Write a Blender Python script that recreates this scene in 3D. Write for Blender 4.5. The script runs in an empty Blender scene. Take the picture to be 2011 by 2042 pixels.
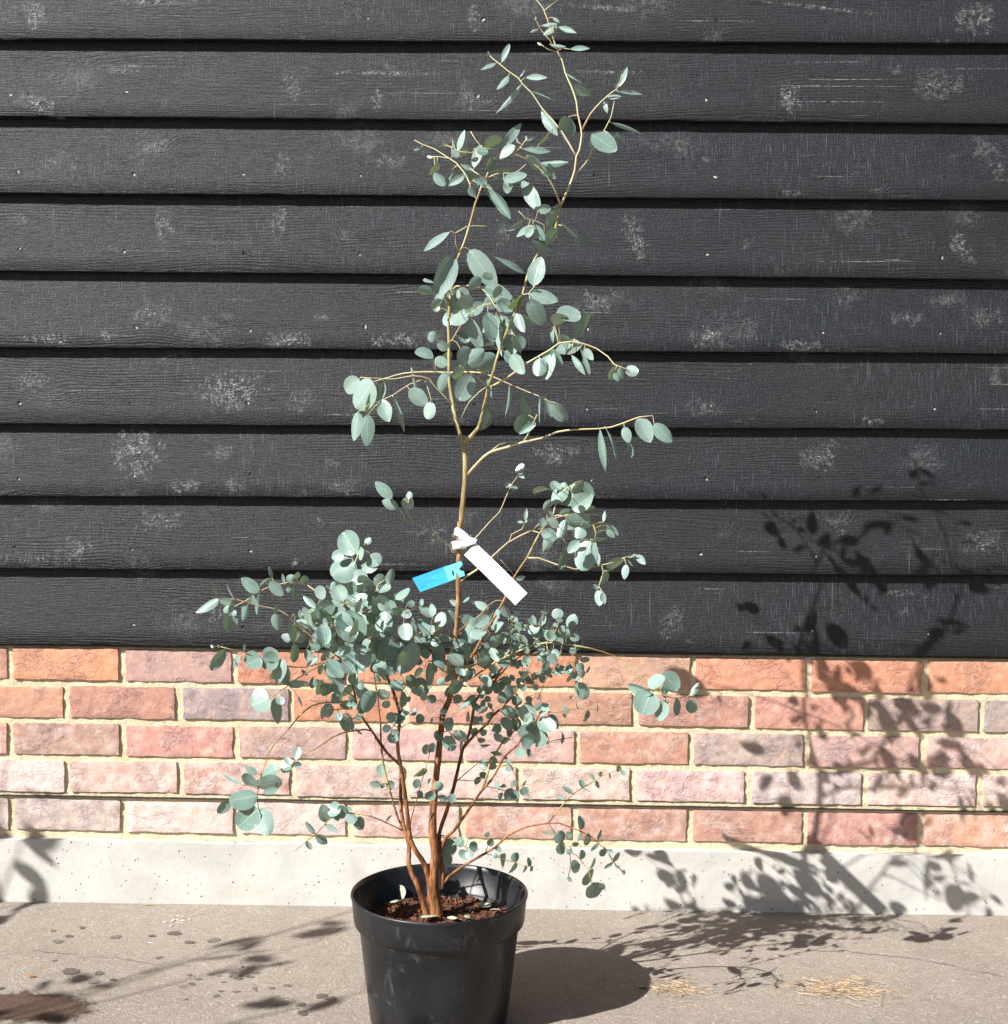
import bpy, bmesh, math, random
from mathutils import Vector, Matrix, noise

scene = bpy.context.scene
C = scene.collection
CAM_LOC=[0.030533, -2.713921, 0.972902]
CAM_R=[0.999595, 0.026854, 0.009411]
CAM_U=[-0.011299, 0.07103, 0.99741]
CAM_F=[-0.026116, 0.997113, -0.071304]
LENS=50.0176
BOARD_Z=[(0.5117, 0.00126), (0.6629, 0.00456), (0.8057, 0.00581), (0.9449, 0.00444), (1.0907, 0.00145), (1.2344, -0.00151), (1.3825, -0.00191), (1.5265, -0.00331), (1.6742, -0.00166)]
X0=-1.0181
ZT=0.5047
POT=(-0.1249,-0.5160,0.2038,0.1424)
SUNV=(-1.0362,-0.8050,1.0)
KNOTS=[(-0.9478,1.7194,0.0225,0.0357,-35,0.8),(-0.1066,1.7112,0.0122,0.051,-10,0.7),(0.8394,1.7181,0.0388,0.0388,0,0.55),(-0.708,1.7465,0.0816,0.0071,0,0.6),(-0.9349,1.5524,0.049,0.0265,20,0.9),(-0.7857,1.6176,0.0429,0.0061,3,0.8),(-0.4548,1.5938,0.0133,0.0265,-25,0.8),(-0.2874,1.5627,0.0092,0.0367,0,0.7),(-0.1156,1.5682,0.0143,0.0429,-10,0.7),(-0.2825,1.6152,0.0867,0.0041,0,0.8),(0.1505,1.6185,0.0633,0.0041,0,0.65),(0.4915,1.5704,0.0173,0.0429,-12,0.85),(0.7691,1.5978,0.051,0.0265,0,0.4),(-0.7154,1.4763,0.0286,0.0143,0,0.6),(-0.885,1.4454,0.0153,0.0245,-20,0.5),(-0.4703,1.4374,0.0153,0.0245,0,0.7),(-0.2617,1.4484,0.0265,0.0133,0,0.7),(0.4957,1.3924,0.0204,0.0092,0,0.6),(0.3389,1.4561,0.0092,0.0082,0,0.6),(0.8884,1.4389,0.0143,0.0143,0,0.5),(-0.4244,1.4526,0.0092,0.0082,0,0.4),(0.1488,1.7363,0.0918,0.0051,4,0.6),(0.5569,1.737,0.1123,0.0041,6,0.6),(-0.7013,1.3206,0.0153,0.0347,-10,0.6),(-0.4808,1.332,0.0143,0.0306,0,0.6),(-0.9844,1.3371,0.0143,0.0122,0,0.5),(-0.0476,1.3145,0.0143,0.0306,0,0.5),(0.2055,1.311,0.0163,0.0633,-20,0.6),(0.8235,1.2948,0.0163,0.0306,-30,0.6),(-0.7232,1.1563,0.0429,0.0245,0,0.65),(-0.9205,1.1058,0.049,0.0204,0,0.8),(-0.8167,1.1148,0.0143,0.0122,0,0.6),(-0.4555,1.1095,0.049,0.0225,0,0.8),(-0.2502,1.1112,0.0531,0.0225,0,0.8),(-0.3938,1.1527,0.0184,0.0102,0,0.6),(0.1265,1.1829,0.0367,0.0204,0,0.6),(0.3455,1.118,0.0357,0.0225,0,0.6),(0.5126,1.1052,0.0429,0.0133,0,0.6),(0.7276,1.1592,0.0265,0.0143,0,0.45),(0.8729,1.1603,0.0347,0.0204,0,0.3),(-0.5744,1.0115,0.0592,0.0367,0,0.9),(-0.9632,1.0235,0.0306,0.0245,0,0.5),(-0.435,0.9923,0.0265,0.0225,0,0.6),(0.6628,0.9618,0.0204,0.0122,0,0.6),(0.3431,0.9842,0.0306,0.0163,0,0.4),(-0.7567,0.8915,0.0469,0.0469,0,0.95),(-0.5957,0.888,0.0225,0.0153,0,0.7),(-0.3731,0.8728,0.0153,0.0092,0,0.5),(-0.6636,0.8222,0.0265,0.0163,0,0.7),(-0.5596,0.8275,0.0204,0.0153,0,0.6),(-0.3524,0.8256,0.0327,0.0143,0,0.5),(0.0588,0.8947,0.0367,0.0204,0,0.65),(0.5685,0.8927,0.0367,0.0245,0,0.6),(-0.7162,0.7521,0.0429,0.0225,0,0.55),(-0.8789,0.6929,0.0327,0.0286,0,0.6),(-0.4405,0.6774,0.0173,0.0163,0,0.6),(-0.4041,0.7557,0.0173,0.0122,0,0.4),(0.8874,0.7296,0.0429,0.0245,0,0.4),(0.613,0.7418,0.0122,0.0102,0,0.5),(0.2894,0.5724,0.0225,0.0388,25,0.5),(-0.6025,0.5709,0.0173,0.0306,20,0.5),(-0.1763,0.7325,0.0225,0.0225,0,0.5),(0.7281,0.6299,0.0306,0.0061,0,0.5),(-0.9684,0.6761,0.0612,0.0143,0,0.5)]

# ---------------------------------------------------------------- camera
cam_d = bpy.data.cameras.new("camera")
cam_d.sensor_fit = 'HORIZONTAL'; cam_d.sensor_width = 36.0; cam_d.lens = LENS
cam_d.clip_start = 0.05; cam_d.clip_end = 400.0
cam = bpy.data.objects.new("camera", cam_d); C.objects.link(cam)
M4 = Matrix.Identity(4)
for i in range(3):
    M4[i][0] = CAM_R[i]; M4[i][1] = CAM_U[i]; M4[i][2] = -CAM_F[i]; M4[i][3] = CAM_LOC[i]
cam.matrix_world = M4
scene.camera = cam
# ---------------------------------------------------------------- sky, sun, exposure
SUN = Vector(SUNV).normalized()
world = bpy.data.worlds.new("World"); scene.world = world; world.use_nodes = True
wn = world.node_tree.nodes; wl = world.node_tree.links
sky = wn.new('ShaderNodeTexSky'); sky.sky_type = 'NISHITA'; sky.sun_disc = False
sky.sun_elevation = math.asin(SUN.z); sky.sun_rotation = math.atan2(SUN.x, SUN.y)
sky.air_density = 1.0; sky.dust_density = 2.0; sky.ozone_density = 1.0
wl.new(sky.outputs[0], wn['Background'].inputs[0]); wn['Background'].inputs[1].default_value = 0.034
sun_d = bpy.data.lights.new("sun", 'SUN'); sun_d.energy = 5.0; sun_d.angle = math.radians(0.40); sun_d.color = (1.0, 0.965, 0.91)
sun_o = bpy.data.objects.new("sun", sun_d); C.objects.link(sun_o)
sun_o.rotation_euler = SUN.to_track_quat('Z', 'Y').to_euler(); sun_o.location = SUN * 8
vs = scene.view_settings
vs.view_transform = 'Standard'; vs.look = 'None'; vs.exposure = 1.06; vs.gamma = 1.0; vs.use_curve_mapping = False

cy = scene.cycles
cy.max_bounces = 4; cy.diffuse_bounces = 3; cy.glossy_bounces = 2; cy.transmission_bounces = 2; cy.transparent_max_bounces = 6
# ---------------------------------------------------------------- helpers
def obj(name, me, mat=None, parent=None, **props):
    o = bpy.data.objects.new(name, me); C.objects.link(o)
    if mat and not me.materials: me.materials.append(mat)
    if parent: o.parent = parent
    for k, v in props.items(): o[k] = v
    return o
def empty(name, loc=(0, 0, 0), **props):
    o = bpy.data.objects.new(name, None); C.objects.link(o); o.location = loc; o.empty_display_size = 0.05
    for k, v in props.items(): o[k] = v
    return o
def mesh(name, verts, faces, smooth=False, uvs=None):
    me = bpy.data.meshes.new(name); me.from_pydata([tuple(v) for v in verts], [], faces)
    if smooth: me.shade_smooth()
    if uvs:
        l = me.uv_layers.new(name="UVMap")
        for lp in me.loops: l.data[lp.index].uv = uvs[lp.vertex_index]
    me.update(); return me
class MB:
    def __init__(s): s.v = []; s.f = []
    def add(s, v, f):
        n = len(s.v); s.v += [tuple(q) for q in v]; s.f += [tuple(i + n for i in q) for q in f]
    def box(s, x0, x1, y0, y1, z0, z1):
        s.add([(x0,y0,z0),(x1,y0,z0),(x1,y1,z0),(x0,y1,z0),(x0,y0,z1),(x1,y0,z1),(x1,y1,z1),(x0,y1,z1)],
              [(0,3,2,1),(4,5,6,7),(0,1,5,4),(1,2,6,5),(2,3,7,6),(3,0,4,7)])
    def tube(s, pts, radii, n=8, cap=True):
        pts = [Vector(p) for p in pts]; vs_ = []; up = Vector((0.13, 1, 0.21)).normalized()
        m = len(pts)
        for i, p in enumerate(pts):
            t = (pts[min(i+1, m-1)] - pts[max(i-1, 0)])
            if t.length < 1e-9: t = Vector((0, 0, 1))
            t.normalize(); a = up.cross(t)
            if a.length < 1e-4: a = Vector((1, 0, 0)).cross(t)
            a.normalize(); b = t.cross(a)
            for k in range(n):
                an = 2*math.pi*k/n
                vs_.append(p + (a*math.cos(an) + b*math.sin(an))*radii[i])
        fs = [(i*n+k, i*n+(k+1) % n, (i+1)*n+(k+1) % n, (i+1)*n+k) for i in range(m-1) for k in range(n)]
        if cap: fs += [tuple(range(n-1, -1, -1)), tuple((m-1)*n+k for k in range(n))]
        s.add(vs_, fs)
    def build(s, name, smooth=False): return mesh(name, s.v, s.f, smooth)
def tag(o, label, cat, group=None):
    o['label'] = label; o['category'] = cat
    if group: o['group'] = group
    return o

class NT:
    """small shader-graph helper"""
    def __init__(s, name):
        s.m = bpy.data.materials.new(name); s.m.use_nodes = True; s.t = s.m.node_tree
        s.b = s.t.nodes['Principled BSDF']; s.out = s.t.nodes['Material Output']
    def n(s, typ, ins=None, **at):
        nd = s.t.nodes.new(typ)
        for k, v in at.items(): setattr(nd, k, v)
        for k, v in (ins or {}).items(): s.set(nd.inputs[k], v)
        return nd
    def set(s, sock, v):
        if hasattr(v, 'is_output'): s.t.links.new(v, sock)
        else:
            try: sock.default_value = v
            except Exception: sock.default_value = tuple(v) + (1.0,)
    def co(s, kind='Object'): return s.n('ShaderNodeTexCoord').outputs[kind]
    def mapv(s, v, scale=(1,1,1), loc=(0,0,0), rot=(0,0,0)):
        return s.n('ShaderNodeMapping', {'Vector': v, 'Scale': scale, 'Location': loc, 'Rotation': rot}).outputs[0]
    def noise(s, v, scale, detail=4, rough=0.55, dist=0.0):
        return s.n('ShaderNodeTexNoise', {'Vector': v, 'Scale': scale, 'Detail': detail, 'Roughness': rough, 'Distortion': dist}).outputs['Fac']
    def noise2(s, v, scale, detail=4, rough=0.55, dist=0.0):
        return s.n('ShaderNodeTexNoise', {'Vector': v, 'Scale': scale, 'Detail': detail, 'Roughness': rough, 'Distortion': dist}, noise_dimensions='2D').outputs['Fac']
    def math(s, op, a, b=0.0, c=0.0, clamp=False):
        nd = s.n('ShaderNodeMath', operation=op, use_clamp=clamp)
        for i, q in enumerate((a, b, c)): s.set(nd.inputs[i], q)
        return nd.outputs[0]
    def ss(s, v, a, b, lo=0.0, hi=1.0):
        return s.n('ShaderNodeMapRange', {'Value': v, 'From Min': a, 'From Max': b, 'To Min': lo, 'To Max': hi}, interpolation_type='SMOOTHSTEP').outputs[0]
    def mix(s, f, a, b, mode='MIX'):
        nd = s.n('ShaderNodeMix', data_type='RGBA', blend_type=mode)
        s.set(nd.inputs[0], f); s.set(nd.inputs[6], a); s.set(nd.inputs[7], b); return nd.outputs[2]
    def bump(s, h, dist, strength=1.0, normal=None):
        d = {'Height': h, 'Distance': dist, 'Strength': strength}
        if normal is not None: d['Normal'] = normal
        return s.n('ShaderNodeBump', d).outputs[0]
    def fin(s, col=None, rough=None, normal=None, spec=None, **kw):
        for k, v in (('Base Color', col), ('Roughness', rough), ('Normal', normal), ('Specular IOR Level', spec)):
            if v is not None: s.set(s.b.inputs[k], v)
        for k, v in kw.items(): s.set(s.b.inputs[k], v)
        return s.m

# ---------------------------------------------------------------- materials
def mat_board():
    t = NT("black_stained_board")
    oi = t.n('ShaderNodeObjectInfo'); rnd = oi.outputs['Random']
    off = t.n('ShaderNodeCombineXYZ', {'X': t.math('MULTIPLY', rnd, 37.0), 'Y': 0.0, 'Z': t.math('MULTIPLY', rnd, 11.0)}).outputs[0]
    co = t.n('ShaderNodeVectorMath', {0: t.co(), 1: off}, operation='ADD').outputs[0]
    sp0 = t.n('ShaderNodeSeparateXYZ', {0: co})
    flat = t.n('ShaderNodeCombineXYZ', {'X': sp0.outputs['X'], 'Y': sp0.outputs['Z']}).outputs[0]
    # knots: sparse jittered cells
    warp = t.n('ShaderNodeTexNoise', {'Vector': flat, 'Scale': 22.0, 'Detail': 3.0}, noise_dimensions='2D').outputs['Color']
    w2 = t.n('ShaderNodeVectorMath', {0: t.n('ShaderNodeVectorMath', {0: warp, 1: (0.5,0.5,0.5)}, operation='SUBTRACT').outputs[0], 'Scale': 0.05}, operation='SCALE').outputs[0]
    wc = t.n('ShaderNodeVectorMath', {0: flat, 1: w2}, operation='ADD').outputs[0]
    vor = t.n('ShaderNodeTexVoronoi', {'Vector': t.mapv(wc, (5.0, 8.5, 1)), 'Scale': 1.0, 'Randomness': 1.0}, voronoi_dimensions='2D')
    kd = vor.outputs['Distance']; kc = vor.outputs['Color']
    sep = t.n('ShaderNodeSeparateColor', {0: kc})
    has = t.ss(sep.outputs[0], 0.44, 0.50)
    size = t.math('MULTIPLY_ADD', t.math('POWER', sep.outputs[1], 1.6), 0.13, 0.035)
    kr = t.math('DIVIDE', kd, size)                      # 1 at the knot's rim
    knot = t.math('MULTIPLY', t.ss(kr, 1.25, 0.5), has)
    halo = t.math('MULTIPLY', t.ss(kr, 3.6, 0.4), has)
    # grain that bends round the knots
    sx = t.n('ShaderNodeSeparateXYZ', {0: flat})
    gw = t.noise2(t.mapv(flat, (2.2, 9.0, 1)), 1.0, 3)
    gphase = t.math('ADD', t.math('MULTIPLY', sx.outputs['Y'], 1000.0), t.math('ADD', t.math('MULTIPLY', gw, 46.0), t.math('MULTIPLY', halo, 17.0)))
    grain = t.math('MULTIPLY_ADD', t.math('SINE', gphase), 0.5, 0.5)
    gpres = t.ss(t.noise2(t.mapv(flat, (1.7, 14, 1)), 1.0, 3), 0.42, 0.66)
    rings = t.math('MULTIPLY_ADD', t.math('SINE', t.math('MULTIPLY', kr, 17.0)), 0.5, 0.5)
    fib = t.noise2(t.mapv(flat, (26.0, 620.0, 1)), 1.0, 2, 0.6)
    saw = t.noise2(t.mapv(flat, (520.0, 22.0, 1), rot=(0, 0, 0.05)), 1.0, 2, 0.6)
    sawp = t.ss(t.noise2(t.mapv(flat, (2.6, 5.0, 1)), 1.0, 3), 0.36, 0.62)
    fine = t.noise2(flat, 380.0, 3, 0.7)
    # pale worn marks: scraped round knots, thin vertical scratches, crumbs
    wn_ = t.noise2(t.mapv(flat, (150, 190, 1)), 1.0, 4, 0.72, 0.6)
    kp = t.ss(t.noise2(t.mapv(flat, (34, 30, 1)), 1.0, 3, 0.6, 1.2), 0.42, 0.56)
    wear_k = t.math('MULTIPLY', t.math('MULTIPLY', t.ss(t.math('ADD', t.math('MULTIPLY', halo, 0.22), wn_), 0.58, 0.80), halo), kp)
    ringwear = t.math('MULTIPLY', t.math('MULTIPLY', t.ss(rings, 0.45, 0.95), t.math('MULTIPLY', halo, t.ss(kr, 2.2, 1.0))), t.ss(wn_, 0.40, 0.62))
    patch = t.noise2(t.mapv(flat, (9.0, 14.0, 1)), 1.0, 3, 0.55, 0.8)
    wear_p = t.math('MULTIPLY', t.ss(patch, 0.645, 0.76), t.ss(wn_, 0.47, 0.68))
    scr = t.math('MULTIPLY', t.ss(t.noise2(t.mapv(flat, (190, 5.5, 1)), 1.0, 2), 0.70, 0.78), t.ss(t.noise2(t.mapv(flat, (5, 9, 1)), 1.0, 2), 0.5, 0.62))
    hsc = t.math('MULTIPLY', t.ss(t.noise2(t.mapv(flat, (3.0, 240, 1)), 1.0, 2, 0.5, 0.3), 0.755, 0.79), t.ss(wn_, 0.38, 0.6))
    crumb = t.ss(t.noise2(t.mapv(flat, (330, 330, 1)), 1.0, 2), 0.715, 0.78)
    wear = t.math('ADD', t.math('MAXIMUM', t.math('MAXIMUM', t.math('MULTIPLY', wear_k, 0.30), t.math('MULTIPLY', ringwear, 0.18)), t.math('MAXIMUM', t.math('MULTIPLY', wear_p, 0.25), t.math('MAXIMUM', t.math('MULTIPLY', scr, 0.32), hsc))), t.math('MULTIPLY', crumb, 0.45), clamp=True)
    big = t.noise2(t.mapv(flat, (1.1, 2.0, 1)), 1.0, 3)
    base = t.mix(t.ss(big, 0.35, 0.65), (0.0048, 0.0070, 0.0118), (0.0085, 0.0095, 0.0118))
    base = t.mix(t.math('MULTIPLY', t.ss(fine, 0.56, 0.76), 0.50), base, (0.075, 0.102, 0.148))
    base = t.mix(t.math('MULTIPLY', t.math('MULTIPLY', t.ss(saw, 0.58, 0.78), sawp), 0.48), base, (0.118, 0.150, 0.198))
    base = t.mix(t.math('MULTIPLY', t.math('MULTIPLY', t.ss(grain, 0.5, 0.0), gpres), 0.55), base, (0.008, 0.008, 0.009))
    base = t.mix(t.math('MULTIPLY', t.ss(fib, 0.56, 0.40), 0.4), base, (0.010, 0.010, 0.011))
    base = t.mix(t.math('MULTIPLY', knot, 0.35), base, (0.02, 0.019, 0.018))
    col = t.mix(t.math('MULTIPLY', wear, 0.60), base, (0.27, 0.295, 0.315))
    h = t.math('ADD', t.math('MULTIPLY', t.math('MULTIPLY', grain, gpres), 0.35), t.math('ADD', t.math('MULTIPLY', fib, 0.7), t.math('ADD', t.math('MULTIPLY', saw, 0.20), t.math('MULTIPLY', fine, 0.6))))
    return t.fin(col, t.ss(fine, 0.3, 0.7, 0.40, 0.54), t.bump(h, 0.0018, 0.85), 0.36)

def mat_brick():
    t = NT("creased_red_brick")
    oi = t.n('ShaderNodeObjectInfo'); rnd = oi.outputs['Random']
    off = t.n('ShaderNodeCombineXYZ', {'X': t.math('MULTIPLY', rnd, 9.0), 'Y': t.math('MULTIPLY', rnd, 31.0), 'Z': 0.0}).outputs[0]
    co = t.n('ShaderNodeVectorMath', {0: t.co(), 1: off}, operation='ADD').outputs[0]
    big = t.noise(co, 16.0, 4, 0.6)
    mid = t.noise(co, 75.0, 5, 0.62, 0.5)
    fine = t.noise(co, 480.0, 4, 0.65)
    crease = t.math('ABSOLUTE', t.math('SUBTRACT', t.noise(t.mapv(co, (16, 16, 34)), 1.0, 4, 0.6, 1.1), 0.5))
    col = t.mix(t.ss(big, 0.40, 0.68), oi.outputs['Color'], t.mix(1.0, oi.outputs['Color'], (0.80, 0.84, 0.95), 'MULTIPLY'))
    col = t.mix(t.math('MULTIPLY', t.ss(mid, 0.46, 0.70), 0.5), col, (0.60, 0.37, 0.28))
    col = t.mix(t.math('MULTIPLY', t.math('MULTIPLY', t.ss(crease, 0.014, 0.0), t.ss(big, 0.48, 0.6)), 0.45), col, (0.20, 0.10, 0.075))
    col = t.mix(t.math('MULTIPLY', t.ss(t.noise(t.mapv(co, (9, 9, 14)), 1.0, 4, 0.6), 0.50, 0.70), 0.40), col, (0.33, 0.20, 0.17))
    col = t.mix(t.math('MULTIPLY', t.ss(fine, 0.62, 0.72), 0.4), col, (0.22, 0.12, 0.09))
    col = t.mix(t.math('MULTIPLY', t.ss(t.noise(co, 30.0, 3), 0.66, 0.72), 0.25), col, (0.09, 0.07, 0.08))
    eff = t.ss(t.math('ADD', t.math('MULTIPLY', t.noise(co, 38.0, 6, 0.7), 0.7), t.math('MULTIPLY', oi.outputs['Alpha'], 0.5)), 0.44, 0.74)
    col = t.mix(t.math('MULTIPLY', eff, 0.7), col, (0.66, 0.58, 0.55))
    h = t.math('ADD', t.math('MULTIPLY', t.math('MULTIPLY', t.ss(crease, 0.0, 0.03), t.ss(big, 0.45, 0.6)), 0.35), t.math('ADD', t.math('MULTIPLY', fine, 0.32), t.math('MULTIPLY', mid, 0.6)))
    return t.fin(col, 0.92, t.bump(h, 0.0026, 0.9), 0.2)

def mat_mortar():
    t = NT("sandy_lime_mortar"); co = t.co()
    f = t.noise(co, 520.0, 4, 0.7); m = t.noise(co, 40.0, 4)
    col = t.mix(t.ss(m, 0.3, 0.7), (0.58, 0.49, 0.33), (0.67, 0.58, 0.42))
    col = t.mix(t.ss(f, 0.58, 0.75), col, (0.33, 0.26, 0.17))
    return t.fin(col, 0.95, t.bump(t.math('ADD', f, t.math('MULTIPLY', t.noise(co, 110.0, 4), 1.6)), 0.0022, 0.9), 0.15)

def mat_plinth():
    t = NT("pale_cast_concrete"); co = t.co()
    m = t.noise(co, 7.0, 5, 0.62, 0.4); f = t.noise(co, 420.0, 4, 0.7); s2 = t.noise(t.mapv(co, (5, 5, 26)), 1.0, 4)
    v = t.n('ShaderNodeTexVoronoi', {'Vector': t.mapv(co, (46, 46, 40)), 'Scale': 1.0, 'Randomness': 1.0})
    sc = t.n('ShaderNodeSeparateColor', {0: v.outputs['Color']})
    pit = t.math('MULTIPLY', t.ss(v.outputs['Distance'], t.math('MULTIPLY_ADD', sc.outputs[1], 0.13, 0.05), 0.02), t.ss(sc.outputs[0], 0.50, 0.54))
    v2 = t.n('ShaderNodeTexVoronoi', {'Vector': t.mapv(co, (120, 120, 130)), 'Scale': 1.0, 'Randomness': 1.0})
    s2c = t.n('ShaderNodeSeparateColor', {0: v2.outputs['Color']})
    pit2 = t.math('MULTIPLY', t.ss(v2.outputs['Distance'], 0.22, 0.08), t.ss(s2c.outputs[0], 0.85, 0.88))
    pits = t.math('MAXIMUM', pit, pit2)
    col = t.mix(t.ss(m, 0.32, 0.68), (0.42, 0.42, 0.41), (0.54, 0.52, 0.49))
    col = t.mix(t.math('MULTIPLY', t.ss(s2, 0.45, 0.7), 0.4), col, (0.45, 0.405, 0.35))
    col = t.mix(t.math('MULTIPLY', t.ss(f, 0.55, 0.78), 0.3), col, (0.40, 0.38, 0.36))
    col = t.mix(t.math('MULTIPLY', pits, 0.75), col, (0.10, 0.085, 0.075))
    h = t.math('SUBTRACT', t.math('ADD', t.math('MULTIPLY', f, 0.25), t.math('MULTIPLY', t.noise(co, 60.0, 4), 0.5)), t.math('MULTIPLY', pits, 1.6))
    return t.fin(col, 0.88, t.bump(h, 0.0022, 0.8), 0.25)

def mat_ground(name="brushed_concrete_paving", mul=1.0, brown=0.0, rough=0.9, soft=0.0):
    t = NT(name); co = t.mapv(t.co(), (1, 1, 0.0))
    big = t.noise2(co, 2.2, 5, 0.6, 0.3); mid = t.noise2(co, 24.0, 5, 0.65); fine = t.noise2(co, 330.0, 4, 0.7)
    fl = t.noise2(t.mapv(co, (95, 150, 1)), 1.0, 4, 0.65, 1.8)
    fl2 = t.math('ABSOLUTE', t.math('SUBTRACT', t.noise2(t.mapv(co, (60, 100, 1)), 1.0, 3, 0.6, 2.2), 0.5))
    a = (0.310*mul, 0.270*mul, 0.228*mul); b = (0.370*mul, 0.325*mul, 0.278*mul)
    col = t.mix(t.ss(big, 0.35, 0.65), a, b)
    col = t.mix(t.math('MULTIPLY', t.ss(mid, 0.5, 0.72), 0.4), col, (0.275*mul, 0.242*mul, 0.208*mul))
    col = t.mix(t.math('MULTIPLY', t.ss(fine, 0.54, 0.70), 0.6), col, (0.19*mul, 0.165*mul, 0.14*mul))
    col = t.mix(t.math('MULTIPLY', t.ss(fl, 0.57, 0.64), 0.85), col, (0.52*mul, 0.475*mul, 0.42*mul))
    col = t.mix(t.math('MULTIPLY', t.ss(fl2, 0.03, 0.0), 0.55), col, (0.15*mul, 0.13*mul, 0.115*mul))
    if brown: col = t.mix(brown, col, (0.095, 0.05, 0.03))
    if soft:
        e = t.n('ShaderNodeAttribute', attribute_name='edge').outputs['Fac']
        e = t.math('ADD', e, t.math('MULTIPLY', t.math('SUBTRACT', t.noise2(co, 90.0, 4, 0.7), 0.5), 0.7))
        t.set(t.b.inputs['Alpha'], t.ss(e, soft, soft-0.3))
    h = t.math('ADD', t.math('MULTIPLY', fine, 0.35), t.math('ADD', t.math('MULTIPLY', fl, 0.9), t.math('MULTIPLY', mid, 0.5)))
    return t.fin(col, rough, t.bump(h, 0.0045, 1.0), 0.25)

def mat_leaf():
    t = NT("glaucous_leaf")
    uv = t.co('UV'); sp = t.n('ShaderNodeSeparateXYZ', {0: uv})
    u, v = sp.outputs['X'], sp.outputs['Y']
    dv = t.math('ABSOLUTE', t.math('SUBTRACT', v, 0.5))
    rib = t.ss(dv, 0.035, 0.010)
    vein = t.math('ABSOLUTE', t.math('SINE', t.math('MULTIPLY', t.math('SUBTRACT', u, t.math('MULTIPLY', dv, 0.75)), 27.0)))
    vein = t.ss(vein, 0.14, 0.0)
    rnd = t.n('ShaderNodeObjectInfo').outputs['Random']
    att = t.n('ShaderNodeAttribute', attribute_name='tint').outputs['Fac']
    k = t.math('FRACT', t.math('ADD', rnd, att))
    co = t.co(); no = t.noise(co, 9.0, 4, 0.6)
    col = t.mix(k, (0.148, 0.260, 0.230), (0.250, 0.360, 0.335))
    col = t.mix(t.math('MULTIPLY', t.ss(no, 0.35, 0.75), 0.45), col, (0.30, 0.395, 0.365))
    col = t.mix(t.math('MULTIPLY', t.ss(dv, 0.44, 0.49), 0.35), col, (0.34, 0.30, 0.24))
    col = t.mix(t.math('MULTIPLY', t.ss(t.noise(co, 46.0, 2), 0.72, 0.76), 0.5), col, (0.16, 0.12, 0.06))
    col = t.mix(t.math('MULTIPLY', vein, 0.22), col, (0.36, 0.44, 0.37))
    col = t.mix(t.math('MULTIPLY', rib, 0.55), col, (0.42, 0.50, 0.36))
    t.fin(col, 0.34, t.bump(t.math('ADD', t.math('MULTIPLY', rib, -0.6), t.math('MULTIPLY', vein, -0.25)), 0.0006, 0.6), 0.75)
    tr = t.n('ShaderNodeBsdfTranslucent', {'Color': (0.19, 0.27, 0.06, 1)})
    mx = t.n('ShaderNodeMixShader', {0: 0.20, 1: t.b.outputs[0], 2: tr.outputs[0]})
    t.t.links.new(mx.outputs[0], t.out.inputs[0]); return t.m

def mat_bark():
    t = NT("peeling_brown_bark"); co = t.co()
    z = t.n('ShaderNodeSeparateXYZ', {0: co}).outputs['Z']
    st = t.noise(t.mapv(co, (130, 130, 26)), 1.0, 4, 0.6, 0.6); m = t.noise(co, 22.0, 4)
    hgt = t.ss(t.math('ADD', z, t.math('MULTIPLY', t.math('SUBTRACT', m, 0.5), 0.35)), 0.22, 0.95)
    col = t.mix(t.ss(st, 0.36, 0.66), (0.085, 0.034, 0.016), (0.34, 0.145, 0.055))
    col = t.mix(t.ss(m, 0.60, 0.70), col, (0.42, 0.25, 0.12))
    col = t.mix(hgt, col, t.mix(t.ss(st, 0.4, 0.65), (0.24, 0.19, 0.085), (0.40, 0.36, 0.19)))
    return t.fin(col, 0.6, t.bump(t.math('ADD', st, t.math('MULTIPLY', m, 1.5)), 0.0022, 0.7), 0.35)
def mat_twig():
    t = NT("pale_green_twig"); co = t.co()
    z = t.n('ShaderNodeSeparateXYZ', {0: co}).outputs['Z']
    m = t.noise(co, 14.0, 4, 0.6)
    f = t.ss(t.math('ADD', z, t.math('MULTIPLY', t.math('SUBTRACT', m, 0.5), 0.5)), 0.36, 0.66)
    lo = t.mix(t.ss(m, 0.42, 0.6), (0.15, 0.075, 0.038), (0.34, 0.30, 0.09))
    hi = t.mix(t.ss(m, 0.38, 0.62), (0.42, 0.32, 0.20), (0.45, 0.46, 0.25))
    return t.fin(t.mix(f, lo, hi), 0.5, None, 0.4)
def mat_pot():
    t = NT("scuffed_black_plastic"); co = t.co()
    m = t.noise(co, 9.0, 5, 0.65, 0.4); f = t.noise(co, 260.0, 4, 0.7); s = t.noise(t.mapv(co, (34, 34, 22)), 1.0, 5, 0.7, 0.5)
    col = t.mix(t.ss(m, 0.4, 0.7), (0.008, 0.009, 0.011), (0.015, 0.016, 0.019))
    col = t.mix(t.math('MULTIPLY', t.ss(s, 0.55, 0.72), 0.5), col, (0.085, 0.083, 0.080))
    col = t.mix(t.math('MULTIPLY', t.ss(f, 0.64, 0.74), 0.45), col, (0.13, 0.125, 0.12))
    return t.fin(col, t.ss(m, 0.3, 0.7, 0.27, 0.42), t.bump(t.math('ADD', t.math('MULTIPLY', m, 0.3), t.math('MULTIPLY', f, 0.25)), 0.0006, 0.5), 0.38)
def mat_soil(c1=(0.05, 0.022, 0.013), c2=(0.15, 0.066, 0.040), name="brown_compost"):
    t = NT(name); co = t.co(); n1 = t.noise(co, 150.0, 5, 0.7); n2 = t.noise(co, 40.0, 3)
    col = t.mix(t.ss(n1, 0.38, 0.66), c1, c2)
    col = t.mix(t.ss(n2, 0.55, 0.7), col, tuple(0.5*q for q in c1))
    return t.fin(col, 0.9, t.bump(n1, 0.004, 1.0), 0.3)
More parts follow.
